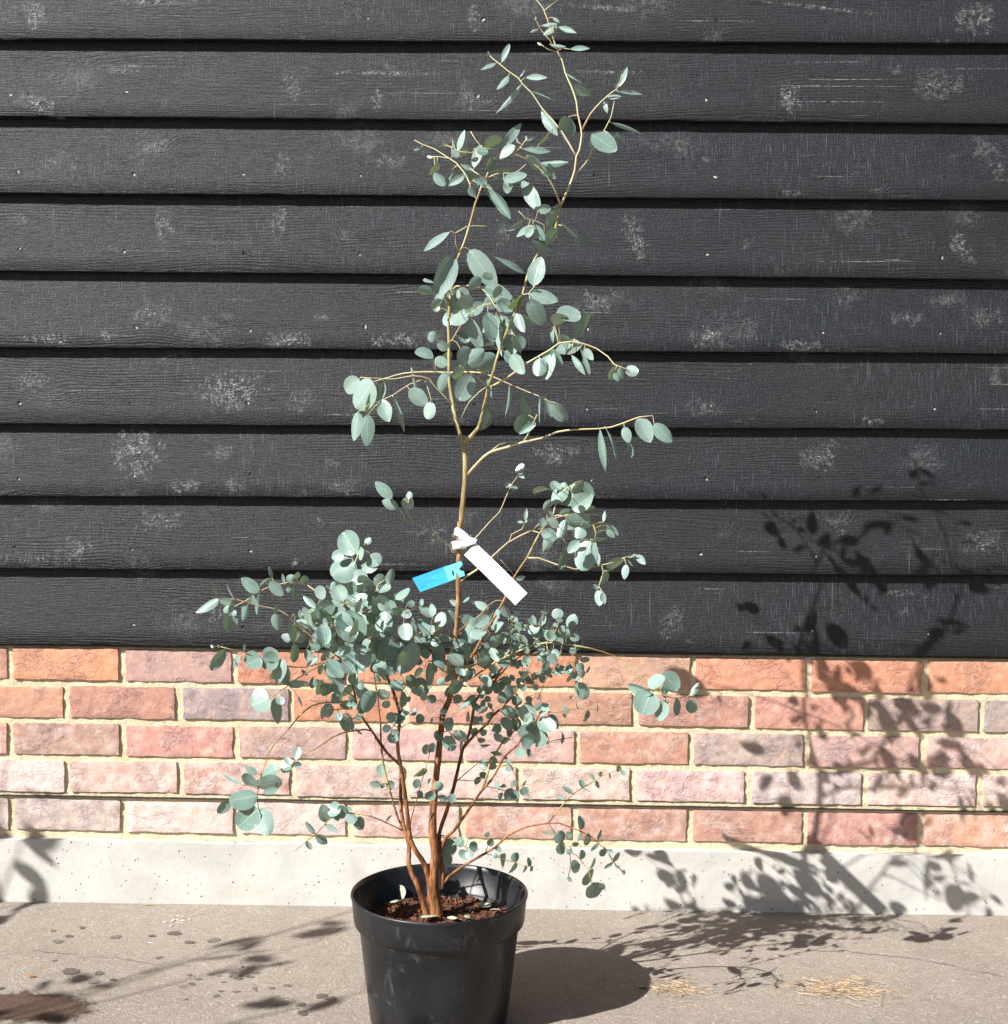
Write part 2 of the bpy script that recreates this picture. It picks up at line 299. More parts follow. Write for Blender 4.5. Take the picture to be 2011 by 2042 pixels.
def mat_plain(name, c, rough=0.6, spec=0.4, var=0.12, scale=60.0, bumpd=0.0):
    t = NT(name); co = t.co(); n = t.noise(co, scale, 4, 0.6)
    col = t.mix(t.ss(n, 0.3, 0.7), tuple(q*(1-var) for q in c), tuple(min(1, q*(1+var)) for q in c))
    return t.fin(col, rough, t.bump(n, bumpd, 0.6) if bumpd else None, spec)

M_BOARD = mat_board(); M_BRICK = mat_brick(); M_MORTAR = mat_mortar(); M_PLINTH = mat_plinth(); M_GROUND = mat_ground()
M_LEAF = mat_leaf(); M_BARK = mat_bark(); M_TWIG = mat_twig(); M_POT = mat_pot(); M_SOIL = mat_soil()
M_CHIP = mat_soil((0.09, 0.032, 0.018), (0.26, 0.11, 0.06), "bark_chip")
M_DPC = mat_plain("black_damp_proof_plastic", (0.012, 0.012, 0.013), 0.5)
M_NAIL = mat_plain("rusty_nail", (0.006, 0.006, 0.007), 0.5)
M_WHITE = mat_plain("white_plastic_strap", (0.80, 0.80, 0.80), 0.4, 0.5, 0.02)
M_BLUE = mat_plain("blue_plastic_tag", (0.035, 0.36, 0.62), 0.4, 0.5, 0.05)
M_LBLUE = mat_plain("pale_blue_plastic_tag", (0.13, 0.52, 0.74), 0.4, 0.5, 0.05)
M_DAMP = mat_ground("damp_concrete", 0.42, 0.0, 0.7, 1.0)
M_DAMP2 = mat_ground("half_dry_concrete", 0.60, 0.0, 0.8, 1.0)
M_DIRT = mat_ground("damp_brown_dirt", 0.45, 0.75, 0.75, 0.95)
M_CRACK = mat_plain("dark_crack", (0.15, 0.125, 0.105), 0.95, 0.1)
M_SPLASH = mat_plain("white_splash", (0.62, 0.61, 0.58), 0.85, 0.2)
M_NEEDLE = mat_plain("dry_pine_needle", (0.42, 0.29, 0.17), 0.7, 0.3, 0.45, 60.0)
M_DEAD = mat_plain("dead_leaf", (0.42, 0.17, 0.05), 0.7, 0.3, 0.3, 70.0)
M_TAN = mat_plain("tan_dead_leaf", (0.46, 0.33, 0.20), 0.7, 0.3, 0.25, 70.0)
M_FLEAF = mat_plain("fallen_pale_leaf", (0.33, 0.40, 0.30), 0.55, 0.4, 0.2, 80.0)
M_BACK = mat_plain("dark_sheathing", (0.01, 0.01, 0.01), 0.9, 0.1)

rng = random.Random(11)
XL, XR = -2.7, 2.7
def gz(x): return 0.0048*(max(-2.7, min(2.7, x)) - 1.0)        # the paving falls a little to the left

# ---------------------------------------------------------------- ground
def build_ground():
    g = MB()
    for (x0, x1) in ((-60, XL), (XL, XR), (XR, 60)):
        g.add([(x0, -60, gz(x0)), (x1, -60, gz(x1)), (x1, 0.02, gz(x1)), (x0, 0.02, gz(x0))], [(0, 1, 2, 3)])
    return obj("ground", g.build("ground"), M_GROUND, kind="structure")
ground = build_ground()
def blob(name, cx, cy, rx, ry, mat, seed=0, n=22, amp=0.25, dz=0.0012, rot=0.0, **props):
    """flat irregular stain lying on the paving, child of the ground"""
    r = random.Random(seed); ph = [r.uniform(0, 6.28) for _ in range(4)]
    vs_ = [(cx, cy, gz(cx) + dz)]
    for k in range(n):
        a = 2*math.pi*k/n
        q = 1 + (0.16*noise.noise((3*math.cos(a)+ph[0], 3*math.sin(a), ph[1])) + 0.14*noise.noise((11*math.cos(a)+ph[0], 11*math.sin(a), ph[1])) if n > 30 else 0) + amp*(0.5*math.sin(2*a+ph[0]) + 0.35*math.sin(3*a+ph[1]) + 0.3*math.sin(7*a+ph[2]) + 0.25*math.sin(11*a+ph[3]))
        x, y = rx*q*math.cos(a), ry*q*math.sin(a)
        x, y = x*math.cos(rot) - y*math.sin(rot), x*math.sin(rot) + y*math.cos(rot)
        vs_.append((cx+x, cy+y, gz(cx+x)+dz))
    me = mesh(name, vs_, [(0, k+1, (k+1) % n+1) for k in range(n)])
    at = me.attributes.new('edge', 'FLOAT', 'POINT'); at.data.foreach_set('value', [0.0]+[1.0]*n)
    return obj(name, me, mat, ground, **props)
SPOTS = [(-0.8501,-0.2186,-0.0000), (-0.8383,-0.1930,0.0000), (-0.8275,-0.1489,0.0000), (-0.7498,-0.1935,0.0000), (-0.6462,-0.1704,0.0000), (-0.6070,-0.2135,-0.0000), (-0.5643,-0.2014,0.0000), (-0.6846,-0.1851,0.0000), (-0.7797,-0.3553,0.0000), (-0.7245,-0.3982,0.0000), (-0.7275,-0.3615,0.0000), (-0.6947,-0.3881,0.0000), (-0.6434,-0.2872,0.0000), (-0.3462,-0.5090,0.0000), (-0.3274,-0.4410,0.0000), (-0.8253,-0.3080,0.0000), (-0.3559,-0.4764,0.0000), (-0.3100,-0.4503,0.0000), (-0.8775,-0.1670,0.0000), (-0.8738,-0.4309,0.0000)]
SR = [9, 7, 6, 9, 11, 8, 11, 6, 14, 9, 8, 5, 6, 8, 9, 4, 7, 8, 5, 6]
for i, (q, r_) in enumerate(zip(SPOTS, SR)):
    blob("damp_spot", q[0], q[1], r_*0.00125, r_*0.00115, M_DAMP if i % 3 else M_DAMP2, 40+i)
for i in range(26):                                               # dried drips left of the pot
    x0, y0, _ = (-0.5070,-0.3980,0.0000)
    blob("damp_spot", x0 + rng.gauss(0, 0.035), y0 + rng.gauss(0, 0.05), rng.uniform(.003, .008), rng.uniform(.003, .007), M_DAMP2, 100+i, 12)
p_ = (-0.8128,-0.5046,-0.0000)
blob("dirt_patch", p_[0]-0.01, p_[1], 0.140, 0.066, M_DIRT, 3, 140, 0.16, 0.0020, label="dark brown damp dirt patch on the paving")
p_ = (-0.6612,-0.1059,0.0000)
for i in range(13):
    blob("white_splash", p_[0]+rng.gauss(0, .010), p_[1]+rng.gauss(0, .012), rng.uniform(.001, .0045), rng.uniform(.001, .0045), M_SPLASH, 60+i, 14, 0.7, 0.0014+0.0001*i)
def crack(pts, w=0.0011, seed=0):
    r = random.Random(seed); P = []
    for a, b in zip(pts[:-1], pts[1:]):
        for k in range(9):
            t_ = k/9; P.append((a[0]+(b[0]-a[0])*t_ + r.gauss(0, .0018), a[1]+(b[1]-a[1])*t_ + r.gauss(0, .0035)))
    v_ = []; f_ = []
    for i, (x, y) in enumerate(P):
        ww = w*r.uniform(0.1, 0.8)
        v_ += [(x, y-ww*2, gz(x)+0.0009), (x, y+ww*2, gz(x)+0.0009)]
        if i: f_.append((2*i-2, 2*i, 2*i+1, 2*i-1))
    obj("crack", mesh("crack", v_, f_), M_CRACK, ground)
crack([(0.4810,-0.2016,0.0000), (0.6058,-0.2144,0.0000), (0.7324,-0.2478,0.0000), (0.8520,-0.3199,0.0000)], 0.0011, 1)
crack([(-0.8864,-0.2594,0.0000), (-0.7490,-0.2879,0.0000), (-0.6522,-0.3107,-0.0000), (-0.5683,-0.3246,-0.0000)], 0.0007, 2)
crack([(-0.3247,-0.0963,0.0000), (-0.3677,-0.1913,0.0000), (-0.3867,-0.2973,0.0000), (-0.4123,-0.3524,0.0000)], 0.0006, 3)

# ---------------------------------------------------------------- concrete plinth
PZ = ZT - 0.375 - 0.014
def build_plinth():
    nx, nz = 260, 9; v_ = []; f_ = []
    for j in range(nz):
        for i in range(nx):
            x = XL + (XR-XL)*i/(nx-1); z = -0.06 + (PZ+0.06)*j/(nz-1)
            if j == nz-1: z += 0.0022*noise.noise((x*14, 3.3, 0)) + 0.001*noise.noise((x*60, 1.3, 0))
            y = -0.013 + 0.0016*noise.noise((x*6, z*9, 0.5)) + 0.0008*noise.noise((x*25, z*30, 4.5))
            v_.append((x, y, z))
    n0 = len(v_)
    for i in range(nx): v_.append(v_[(nz-1)*nx+i])
    for i in range(nx): v_.append((v_[(nz-1)*nx+i][0], 0.12, PZ-0.001))
    f_ = [(j*nx+i, j*nx+i+1, (j+1)*nx+i+1, (j+1)*nx+i) for j in range(nz-1) for i in range(nx-1)]
    f_ += [(n0+i, n0+i+1, n0+nx+i+1, n0+nx+i) for i in range(nx-1)]
    o = obj("concrete_plinth", mesh("concrete_plinth", v_, f_, True), M_PLINTH)
    tag(o, "pale pitted concrete plinth running along the foot of the brick wall", "plinth")
build_plinth()

# ---------------------------------------------------------------- brick wall
wall = empty("brick_wall", (0, 0, PZ))
tag(wall, "low wall of creased red and mauve bricks with sandy mortar", "wall")
def brick_mesh(seed, L=0.2122, H=0.0624, D=0.09):
    """creased face, worn arrises; origin at the middle of the face"""
    nx, nz = 30, 11; v_ = []; f_ = []
    o = seed*7.31
    for j in range(nz):
        for i in range(nx):
            s_, t_ = i/(nx-1), j/(nz-1)
            x = (s_-0.5)*L; z = (t_-0.5)*H
            ex = min(s_, 1-s_)*L; ez = min(t_, 1-t_)*H
            x += (0.5-s_)*2*0.0018*noise.noise((o, z*55, 1.7)) + 0.0012*noise.noise((x*30, z*60, o))*(1 if ex < 0.004 else 0)
            z += (0.0018*noise.noise((x*28+o, 9.1*(t_ > .5), 2.2)) + 0.0010*noise.noise((x*90+o, 5.1*(t_ > .5), 7.2)))*(abs(t_-0.5)*2)**3
            n1 = 1-abs(noise.noise((x*26+o, z*48, 3.1+o)))*2
            n2 = noise.noise((x*75+o, z*110, 8.0))
            y = 0.0012 + 0.0013*max(0.0, n1-0.62)/0.38 + 0.0006*n2
            ed = min(ex, ez)
            if ed < 0.0012: y += 0.0007 + 0.0022*max(0.0, noise.noise((x*60, z*60+o, 1.0)) - 0.15)
            v_.append((x, max(y, 0.0), z))
    f_ = [(j*nx+i, j*nx+i+1, (j+1)*nx+i+1, (j+1)*nx+i) for j in range(nz-1) for i in range(nx-1)]
    ring = [i for i in range(nx)] + [j*nx+nx-1 for j in range(1, nz)] + [(nz-1)*nx+i for i in range(nx-2, -1, -1)] + [j*nx for j in range(nz-2, 0, -1)]
    n0 = len(v_)
    m = len(ring)
    for k in ring: v_.append(v_[k])
    for k in ring: v_.append((v_[k][0], D, v_[k][2]))
    f_ += [(n0+k, n0+m+k, n0+m+(k+1) % m, n0+(k+1) % m) for k in range(m)]
    me = mesh("brick", v_, f_, True); me.materials.append(M_BRICK); return me
BM = [brick_mesh(k) for k in range(14)]
OR = (0.52, 0.245, 0.152); RE = (0.455, 0.242, 0.183); MA = (0.40, 0.262, 0.222); PU = (0.33, 0.265, 0.242); PI = (0.49, 0.322, 0.280); SA = (0.52, 0.32, 0.235)
COLS = {0: [RE, OR, MA, OR, OR, OR, SA, OR, OR, OR], 1: [RE, RE, PU, OR, RE, RE, RE, RE, PU, PU],
        2: [RE, MA, RE, MA, PI, PI, RE, PU, PI, PI], 3: [PI, PI, RE, PI, PI, PI, PI, PU, PI, PI, PI], 4: [PU, PU, PI, PI, RE, RE, RE, RE, RE, RE]}
EFF = {0: 0.08, 1: 0.16, 2: 0.30, 3: 0.52, 4: 0.55}
br = random.Random(5)
def bricks():
    k0 = 0
    for row in range(5):
        z = ZT - 0.0375 - 0.075*row - (0.004 if row == 4 else 0)
        for k in range(-8, 17):
            x = X0 + 0.225*k + 0.1125*(1 + (row % 2))
            if x < XL+0.1 or x > XR-0.1: continue
            kk = k + (1 if row in (0, 2, 4) else 0) + (1 if row % 2 else 0)
            cl = COLS[row][kk] if 0 <= kk < len(COLS[row]) else br.choice((RE, PI, MA, OR))
            o = obj("brick", BM[br.randrange(14)], None, wall)
            o.location = (x + br.gauss(0, .0012), br.uniform(0, 0.0018), z - PZ + br.gauss(0, .0008))
            o.rotation_euler = (0, br.gauss(0, .004), 0)
            o.scale = (br.uniform(0.985, 1.008), 1, br.uniform(0.97, 1.0))
            f = br.uniform(0.88, 1.1); e = EFF[row]*br.uniform(0.75, 1.25)
            if row == 4 and kk > 4: e *= 0.6
            o.color = (cl[0]*f, cl[1]*f*br.uniform(.95, 1.05), cl[2]*f*br.uniform(.92, 1.08), e)
bricks()
def mortar():
    nx, nz = 420, 46; v_ = []; Z1 = ZT - 0.003; zs = -PZ
    for j in range(nz):
        for i in range(nx):
            x = XL + (XR-XL)*i/(nx-1); z = PZ + (Z1-PZ)*j/(nz-1)
            y = 0.0076 + 0.0020*noise.noise((x*38, z*60, 1.5)) + 0.0012*noise.noise((x*110, z*130, 6.5))
            v_.append((x, y, z + zs))
    f_ = [(j*nx+i, j*nx+i+1, (j+1)*nx+i+1, (j+1)*nx+i) for j in range(nz-1) for i in range(nx-1)]
    n0 = len(v_)
    v_ += [(XL, 0.11, Z1+zs), (XR, 0.11, Z1+zs)]
    f_.append(tuple([(nz-1)*nx+i for i in range(nx)] + [n0+1, n0]))
    obj("mortar", mesh("mortar", v_, f_, True), M_MORTAR, wall)
    d = MB(); r = random.Random(3); P = []
    zc = ZT - 0.300 - PZ - 0.0035
    for i in range(160):
        x = XL + (XR-XL)*i/159
        y = 0.0005 + 0.0012*noise.noise((x*12, 0.2, 3)); zz = zc + 0.0008*noise.noise((x*9, 5.2, 3))
        P.append((x, y, zz))
    v_ = []; f_ = []
    for i, (x, y, z) in enumerate(P):
        v_ += [(x, y, z-0.0007), (x, y, z+0.0007), (x, 0.03, z+0.0007), (x, 0.03, z-0.0007)]
        if i:
            a = 4*i; b = a-4
            f_ += [(b, a, a+1, b+1), (b+1, a+1, a+2, b+2), (b+3, b, a, a+3)[::-1]]
    obj("damp_proof_course", mesh("damp_proof_course", v_, f_), M_DPC, wall)
mortar()

# ---------------------------------------------------------------- weatherboards
clad = empty("weatherboard_wall", (0, 0, BOARD_Z[0][0]))
tag(clad, "black stained weatherboard cladding with pale knots above the bricks", "wall")
BZ0 = BOARD_Z[0][0]
bz = list(BOARD_Z)
while len(bz) < 15: bz.append((bz[-1][0] + 0.1435 + rng.gauss(0, .001), bz[-1][1]))
def nail_mesh():
    m = MB(); m.tube([(0, 0.003, 0), (0, -0.0005, 0), (0, -0.0010, 0.0)], [0.0036, 0.0036, 0.0030], 8)
    return m.build("nail", False)
NM = nail_mesh(); NM.materials.append(M_NAIL)
CM = mesh("paint_chip", [(-.0035, 0, -.001), (0, -.0006, -.0022), (.004, 0, -.0006), (.003, -.0006, .0016), (-.0015, 0, .0019), (0, .002, 0)], [(0, 1, 2, 3, 4), (0, 5, 1), (1, 5, 2), (2, 5, 3), (3, 5, 4), (4, 5, 0)]); CM.materials.append(mat_plain("bare_pale_wood", (0.36, 0.36, 0.35), 0.8, 0.2))
def face_base(k, x): return -0.0078 + 0.0014*noise.noise((x*1.3, k*13.7, 9))
def board(k):
    zb, sl = bz[k]; zn = bz[k+1][0] if k+1 < len(bz) else zb+0.1435
    sn = bz[k+1][1] if k+1 < len(bz) else sl
    nx = 300; v_ = []; f_ = []; seed = k*13.7
    prof = 7
    TH = 0.0165
    for i in range(nx):
        x = XL + (XR-XL)*i/(nx-1)
        z0 = zb + sl*x; z1 = zn + sn*x + 0.016
        w = 0.0016*noise.noise((x*1.7, seed, 0)) + 0.0012*noise.noise((x*4.0, seed, 0)) + 0.0007*noise.noise((x*23, seed, 2)) + (0.0026*max(0, noise.noise((x*9.0, seed, 5))-0.42)/0.3)
        if k == 0: z0 -= 0.003
        yb = face_base(k, x)
        yt = yb + 0.0205
        h = z1 - z0
        row = [(x, yb+TH, z0+w+0.0006), (x, yb+0.0012, z0+w), (x, yb, z0+w+0.0016)]
        for q in (0.2, 0.42, 0.65, 0.85, 1.0):
            row.append((x, yb + (yt-yb)*q + 0.0006*noise.noise((x*7, q*5+seed, 1)), z0+w + (h-w)*q))
        row.append((x, yt+0.007, z1))
        v_ += [(a, b, c_-BZ0) for a, b, c_ in row]
    n = 9
    for i in range(nx-1):
        for j in range(n-1): f_.append((i*n+j, (i+1)*n+j, (i+1)*n+j+1, i*n+j+1))
    f_ += [tuple(range(n)), tuple((nx-1)*n+j for j in range(n-1, -1, -1))]
    me = mesh("board", v_, f_, True)
    o = obj("board", me, M_BOARD, clad)
    r = random.Random(k+50)
    for q in range(-8, 9):
        x = -0.99 + 0.222*(q+4) + r.gauss(0, .006)
        if x < XL+.1 or x > XR-.1: continue
        zz = zb + sl*x + 0.040 + r.gauss(0, .003)
        yb = -0.0078 + 0.0205*(0.04/0.16)
        nn = obj("nail", NM, None, o); nn.location = (x, yb+0.0005, zz-BZ0); nn.rotation_euler = (0.12, r.uniform(0, 6), 0); nn.scale = (r.uniform(.8, 1.4), 1, r.uniform(.6, 1))
        if r.random() < 0.6:
            cc = obj("paint_chip", CM, None, o); cc.location = (x+r.uniform(.002, .006), yb-0.0004, zz-BZ0-r.uniform(.001, .004)); cc.rotation_euler = (0.12, r.uniform(0, 6), 0); s_ = r.uniform(.5, 1.2); cc.scale = (s_, 1, s_)
    boards.append(o)
boards = []
for k in range(len(bz)): board(k)
def mat_knot():
    t = NT("scuffed_pale_knot")
    rnd = t.n('ShaderNodeObjectInfo'); co = t.co()
    wco = t.n('ShaderNodeNewGeometry').outputs['Position']
    sp = t.n('ShaderNodeSeparateXYZ', {0: wco}); fl = t.n('ShaderNodeCombineXYZ', {'X': sp.outputs['X'], 'Y': sp.outputs['Z']}).outputs[0]
    wob = t.noise2(fl, 55.0, 3, 0.6)
    r = t.math('ADD', t.n('ShaderNodeVectorMath', {0: co}, operation='LENGTH').outputs['Value'], t.math('MULTIPLY', t.math('SUBTRACT', wob, 0.5), 1.5))
    sc = t.noise2(t.mapv(fl, (170, 330, 1)), 1.0, 3, 0.7, 1.2)
    sc2 = t.noise2(t.mapv(fl, (60, 42, 1)), 1.0, 3, 0.6, 1.5)
    rings = t.math('MULTIPLY_ADD', t.math('SINE', t.math('MULTIPLY', r, 15.0)), 0.5, 0.5)
    a = t.math('MULTIPLY', t.ss(r, 0.95, 0.1), t.math('MULTIPLY', t.ss(sc, 0.44, 0.66), t.ss(sc2, 0.36, 0.58)))
    a = t.math('MULTIPLY', a, t.math('MULTIPLY_ADD', rings, 0.65, 0.35))
    a = t.math('MULTIPLY', a, rnd.outputs['Alpha'])
    t.fin(t.mix(sc2, (0.20, 0.225, 0.245), (0.38, 0.40, 0.40)), 0.7, None, 0.2, Alpha=t.math('MULTIPLY', a, 1.5, 0.0, True))
    return t.m
M_KNOT = mat_knot()
def knot_mesh():
    v_ = [(0, 0, 0)]; n = 28
    for r in (0.5, 1.0):
        for k in range(n): v_.append((r*math.cos(6.2832*k/n), 0, r*math.sin(6.2832*k/n)))
    f_ = [(0, 1+k, 1+(k+1) % n) for k in range(n)] + [(1+k, 1+n+k, 1+n+(k+1) % n, 1+(k+1) % n) for k in range(n)]
    me = mesh("knot", v_, f_); me.materials.append(M_KNOT); return me
KM = knot_mesh()
def knots():
    for (x, z, rx, rz, ro, s) in KNOTS:
        rz0 = rz
        for k in range(len(bz)-1):
            z0 = bz[k][0] + bz[k][1]*x; z1 = bz[k+1][0] + bz[k+1][1]*x
            if z0 <= z < z1: break
        z = min(max(z, z0 + rz*0.8), z1 - 0.012)          # keep it on its own board
        q = (z-z0)/(z1+0.016-z0); y = face_base(k, x) + 0.0205*q - 0.0012
        o = obj("knot", KM, None, boards[k]); o.location = (x, y, z-BZ0)
        o.rotation_euler = (-0.128, math.radians(ro), 0); o.rotation_mode = 'XYZ'
        lim = (z1-0.004-z)
        o.scale = (rx*1.5, 1, min(rz*1.5, max(z-z0-0.001, 0.006), 0.075)); o.color = (1, 1, 1, s)
knots()
bk = MB(); bk.box(XL, XR, 0.03, 0.10, -0.006, bz[-1][0]+0.15-BZ0)
obj("sheathing", bk.build("sheathing"), M_BACK, clad)

# ---------------------------------------------------------------- the pot
PX, PY, PZR, PR = POT
def lathe(prof, n=72):
    v_ = []; f_ = []
    for (r, z) in prof:
        for k in range(n):
            a = 2*math.pi*k/n; v_.append((r*math.cos(a), r*math.sin(a), z))
    m = len(prof)
    for j in range(m-1):
        for k in range(n): f_.append((j*n+k, j*n+(k+1) % n, (j+1)*n+(k+1) % n, (j+1)*n+k))
    return v_, f_
def make_pot(name, loc, R, Hh, soil_drop):
    t = empty(name, loc)
    RB = R*0.775; RT = R*0.905
    lip = Hh*0.225
    def rb(z): return RB + (RT-RB)*(z/(Hh-lip))
    prof = [(0.0, 0.004), (RB*0.9, 0.004), (RB-0.004, 0.0), (RB, 0.004), (rb(Hh*0.3), Hh*0.3), (rb(Hh*0.55), Hh*0.55), (rb(Hh-lip-0.006), Hh-lip-0.006), (RT+0.001, Hh-lip-0.002), (R*0.955, Hh-lip), (R*0.962, Hh-lip+0.003), (R*0.985, Hh-0.010)]
    v_, f_ = lathe(prof)
    obj("pot_body", mesh("pot_body", v_, f_, True), M_POT, t)
    ri = [(R*0.985, Hh-0.0102), (R*0.992, Hh-0.006), (R, Hh-0.003), (R-0.0006, Hh-0.0006), (R-0.0022, Hh), (R-0.0042, Hh-0.0012), (R-0.0062, Hh-0.008), (R*0.925, Hh-lip+0.001), (R*0.900, Hh-lip-0.001), (R*0.885, Hh-lip-0.004), (RB*0.97, Hh*0.3)]
    v_, f_ = lathe(ri)
    obj("rim", mesh("rim", v_, f_, True), M_POT, t)
    zs = Hh - soil_drop; n = 46; v_ = []; f_ = []; rs = R*0.885
    for j in range(16):
        for k in range(n):
            a = 2*math.pi*k/n; r = rs*j/15
            x, y = r*math.cos(a), r*math.sin(a)
            v_.append((x, y, zs + 0.006*noise.noise((x*30, y*30, 3.1)) + 0.004*noise.noise((x*90, y*90, 1.1)) + 0.008*(1-j/15)))
    f_ = [(j*n+k, j*n+(k+1) % n, (j+1)*n+(k+1) % n, (j+1)*n+k) for j in range(15) for k in range(n)]
    so = obj("soil", mesh("soil", v_, f_, True), M_SOIL, t)
    r_ = random.Random(4); ch = MB()
    for _ in range(420):
        a = r_.uniform(0, 6.283); q = rs*0.97*math.sqrt(r_.random())
        x, y = q*math.cos(a), q*math.sin(a)
        z = zs + 0.006*noise.noise((x*30, y*30, 3.1)) + 0.004*noise.noise((x*90, y*90, 1.1)) + 0.008*(1-q/rs) + 0.002
        L = r_.uniform(.003, .011); w = r_.uniform(.0015, .004); h = r_.uniform(.001, .003)
        R3 = Matrix.Rotation(r_.uniform(0, 6.28), 3, 'Z') @ Matrix.Rotation(r_.gauss(0, .4), 3, 'X') @ Matrix.Rotation(r_.gauss(0, .3), 3, 'Y')
        b_ = MB(); b_.box(-L/2, L/2, -w/2, w/2, -h/2, h/2)
        jit = [Vector(p)*r_.uniform(.7, 1.2) for p in b_.v]
        ch.add([R3 @ p + Vector((x, y, z)) for p in jit], b_.f)
    obj("bark_chips", ch.build("bark_chips"), M_CHIP, so, kind="stuff")
    return t
GZP = gz(PX)
pot = make_pot("plant_pot", (PX, PY, GZP), PR, PZR-GZP, 0.052)
tag(pot, "black plastic nursery pot with thick rim holding the eucalyptus", "pot")

# ---------------------------------------------------------------- leaf shapes
def leaf_mesh(kind, var):
    """unit leaf: base at 0, tip at x=1, width 1 along y"""
    r = random.Random(kind*31+var); st = 8; v_ = []; uv = []; f_ = []
    fold = r.uniform(0.08, 0.38)*(1 if var % 3 else -1); droop = r.uniform(-0.42, 0.20); tw = r.uniform(-0.4, 0.4)
    def prof(s):
        if kind == 0: return math.sqrt(max(0, 1-(2*s-1)**2))**0.95*(1+0.06*math.cos(3.14*s))     # round
        if kind == 1: return (math.sin(math.pi*s**0.84))**0.62 if 0 < s < 1 else 0              # ovate
        return (math.sin(math.pi*s**0.92))**0.85 if 0 < s < 1 else 0                             # lance
    ss = [0, .05, .16, .32, .5, .68, .84, .95, 1.0]
    cols = (-1, -0.52, 0, 0.52, 1)
    v_.append((0, 0, 0)); uv.append((0, .5))
    for s in ss[1:-1]:
        w = prof(s)*0.5
        for q in cols:
            y = q*w; z = fold*(abs(q)**1.3)*w*2*0.5 + droop*s*s*0.6 + tw*y*(s-0.3) + 0.02*r.uniform(-1, 1)
            v_.append((s, y, z)); uv.append((s, 0.5+0.5*q))
    v_.append((1.0, 0, droop*0.6)); uv.append((1, .5))
    for k in range(4): f_.append((0, 1+k+1, 1+k)[::-1])
    m = len(ss)-2
    for i in range(m-1):
        for k in range(4):
            a = 1+i*5+k; f_.append((a, a+5, a+6, a+1))
    e = len(v_)-1; a = 1+(m-1)*5
    for k in range(4): f_.append((a+k, e, a+k+1))
    me = mesh("leaf", v_, f_, True, uv); me.materials.append(M_LEAF); return me
LM = [[leaf_mesh(k, v) for v in range(7)] for k in range(3)]
def leaf_matrix(b, t, n, w):
    b = Vector(b); t = Vector(t); a = t-b; L = a.length; a.normalize()
    n = Vector(n); n = (n - a*n.dot(a)).normalized(); y = n.cross(a)
    h = 0.5*(L+w)
    return Matrix(((a.x*L, y.x*w, n.x*h, b.x), (a.y*L, y.y*w, n.y*h, b.y), (a.z*L, y.z*w, n.z*h, b.z), (0, 0, 0, 1))), L
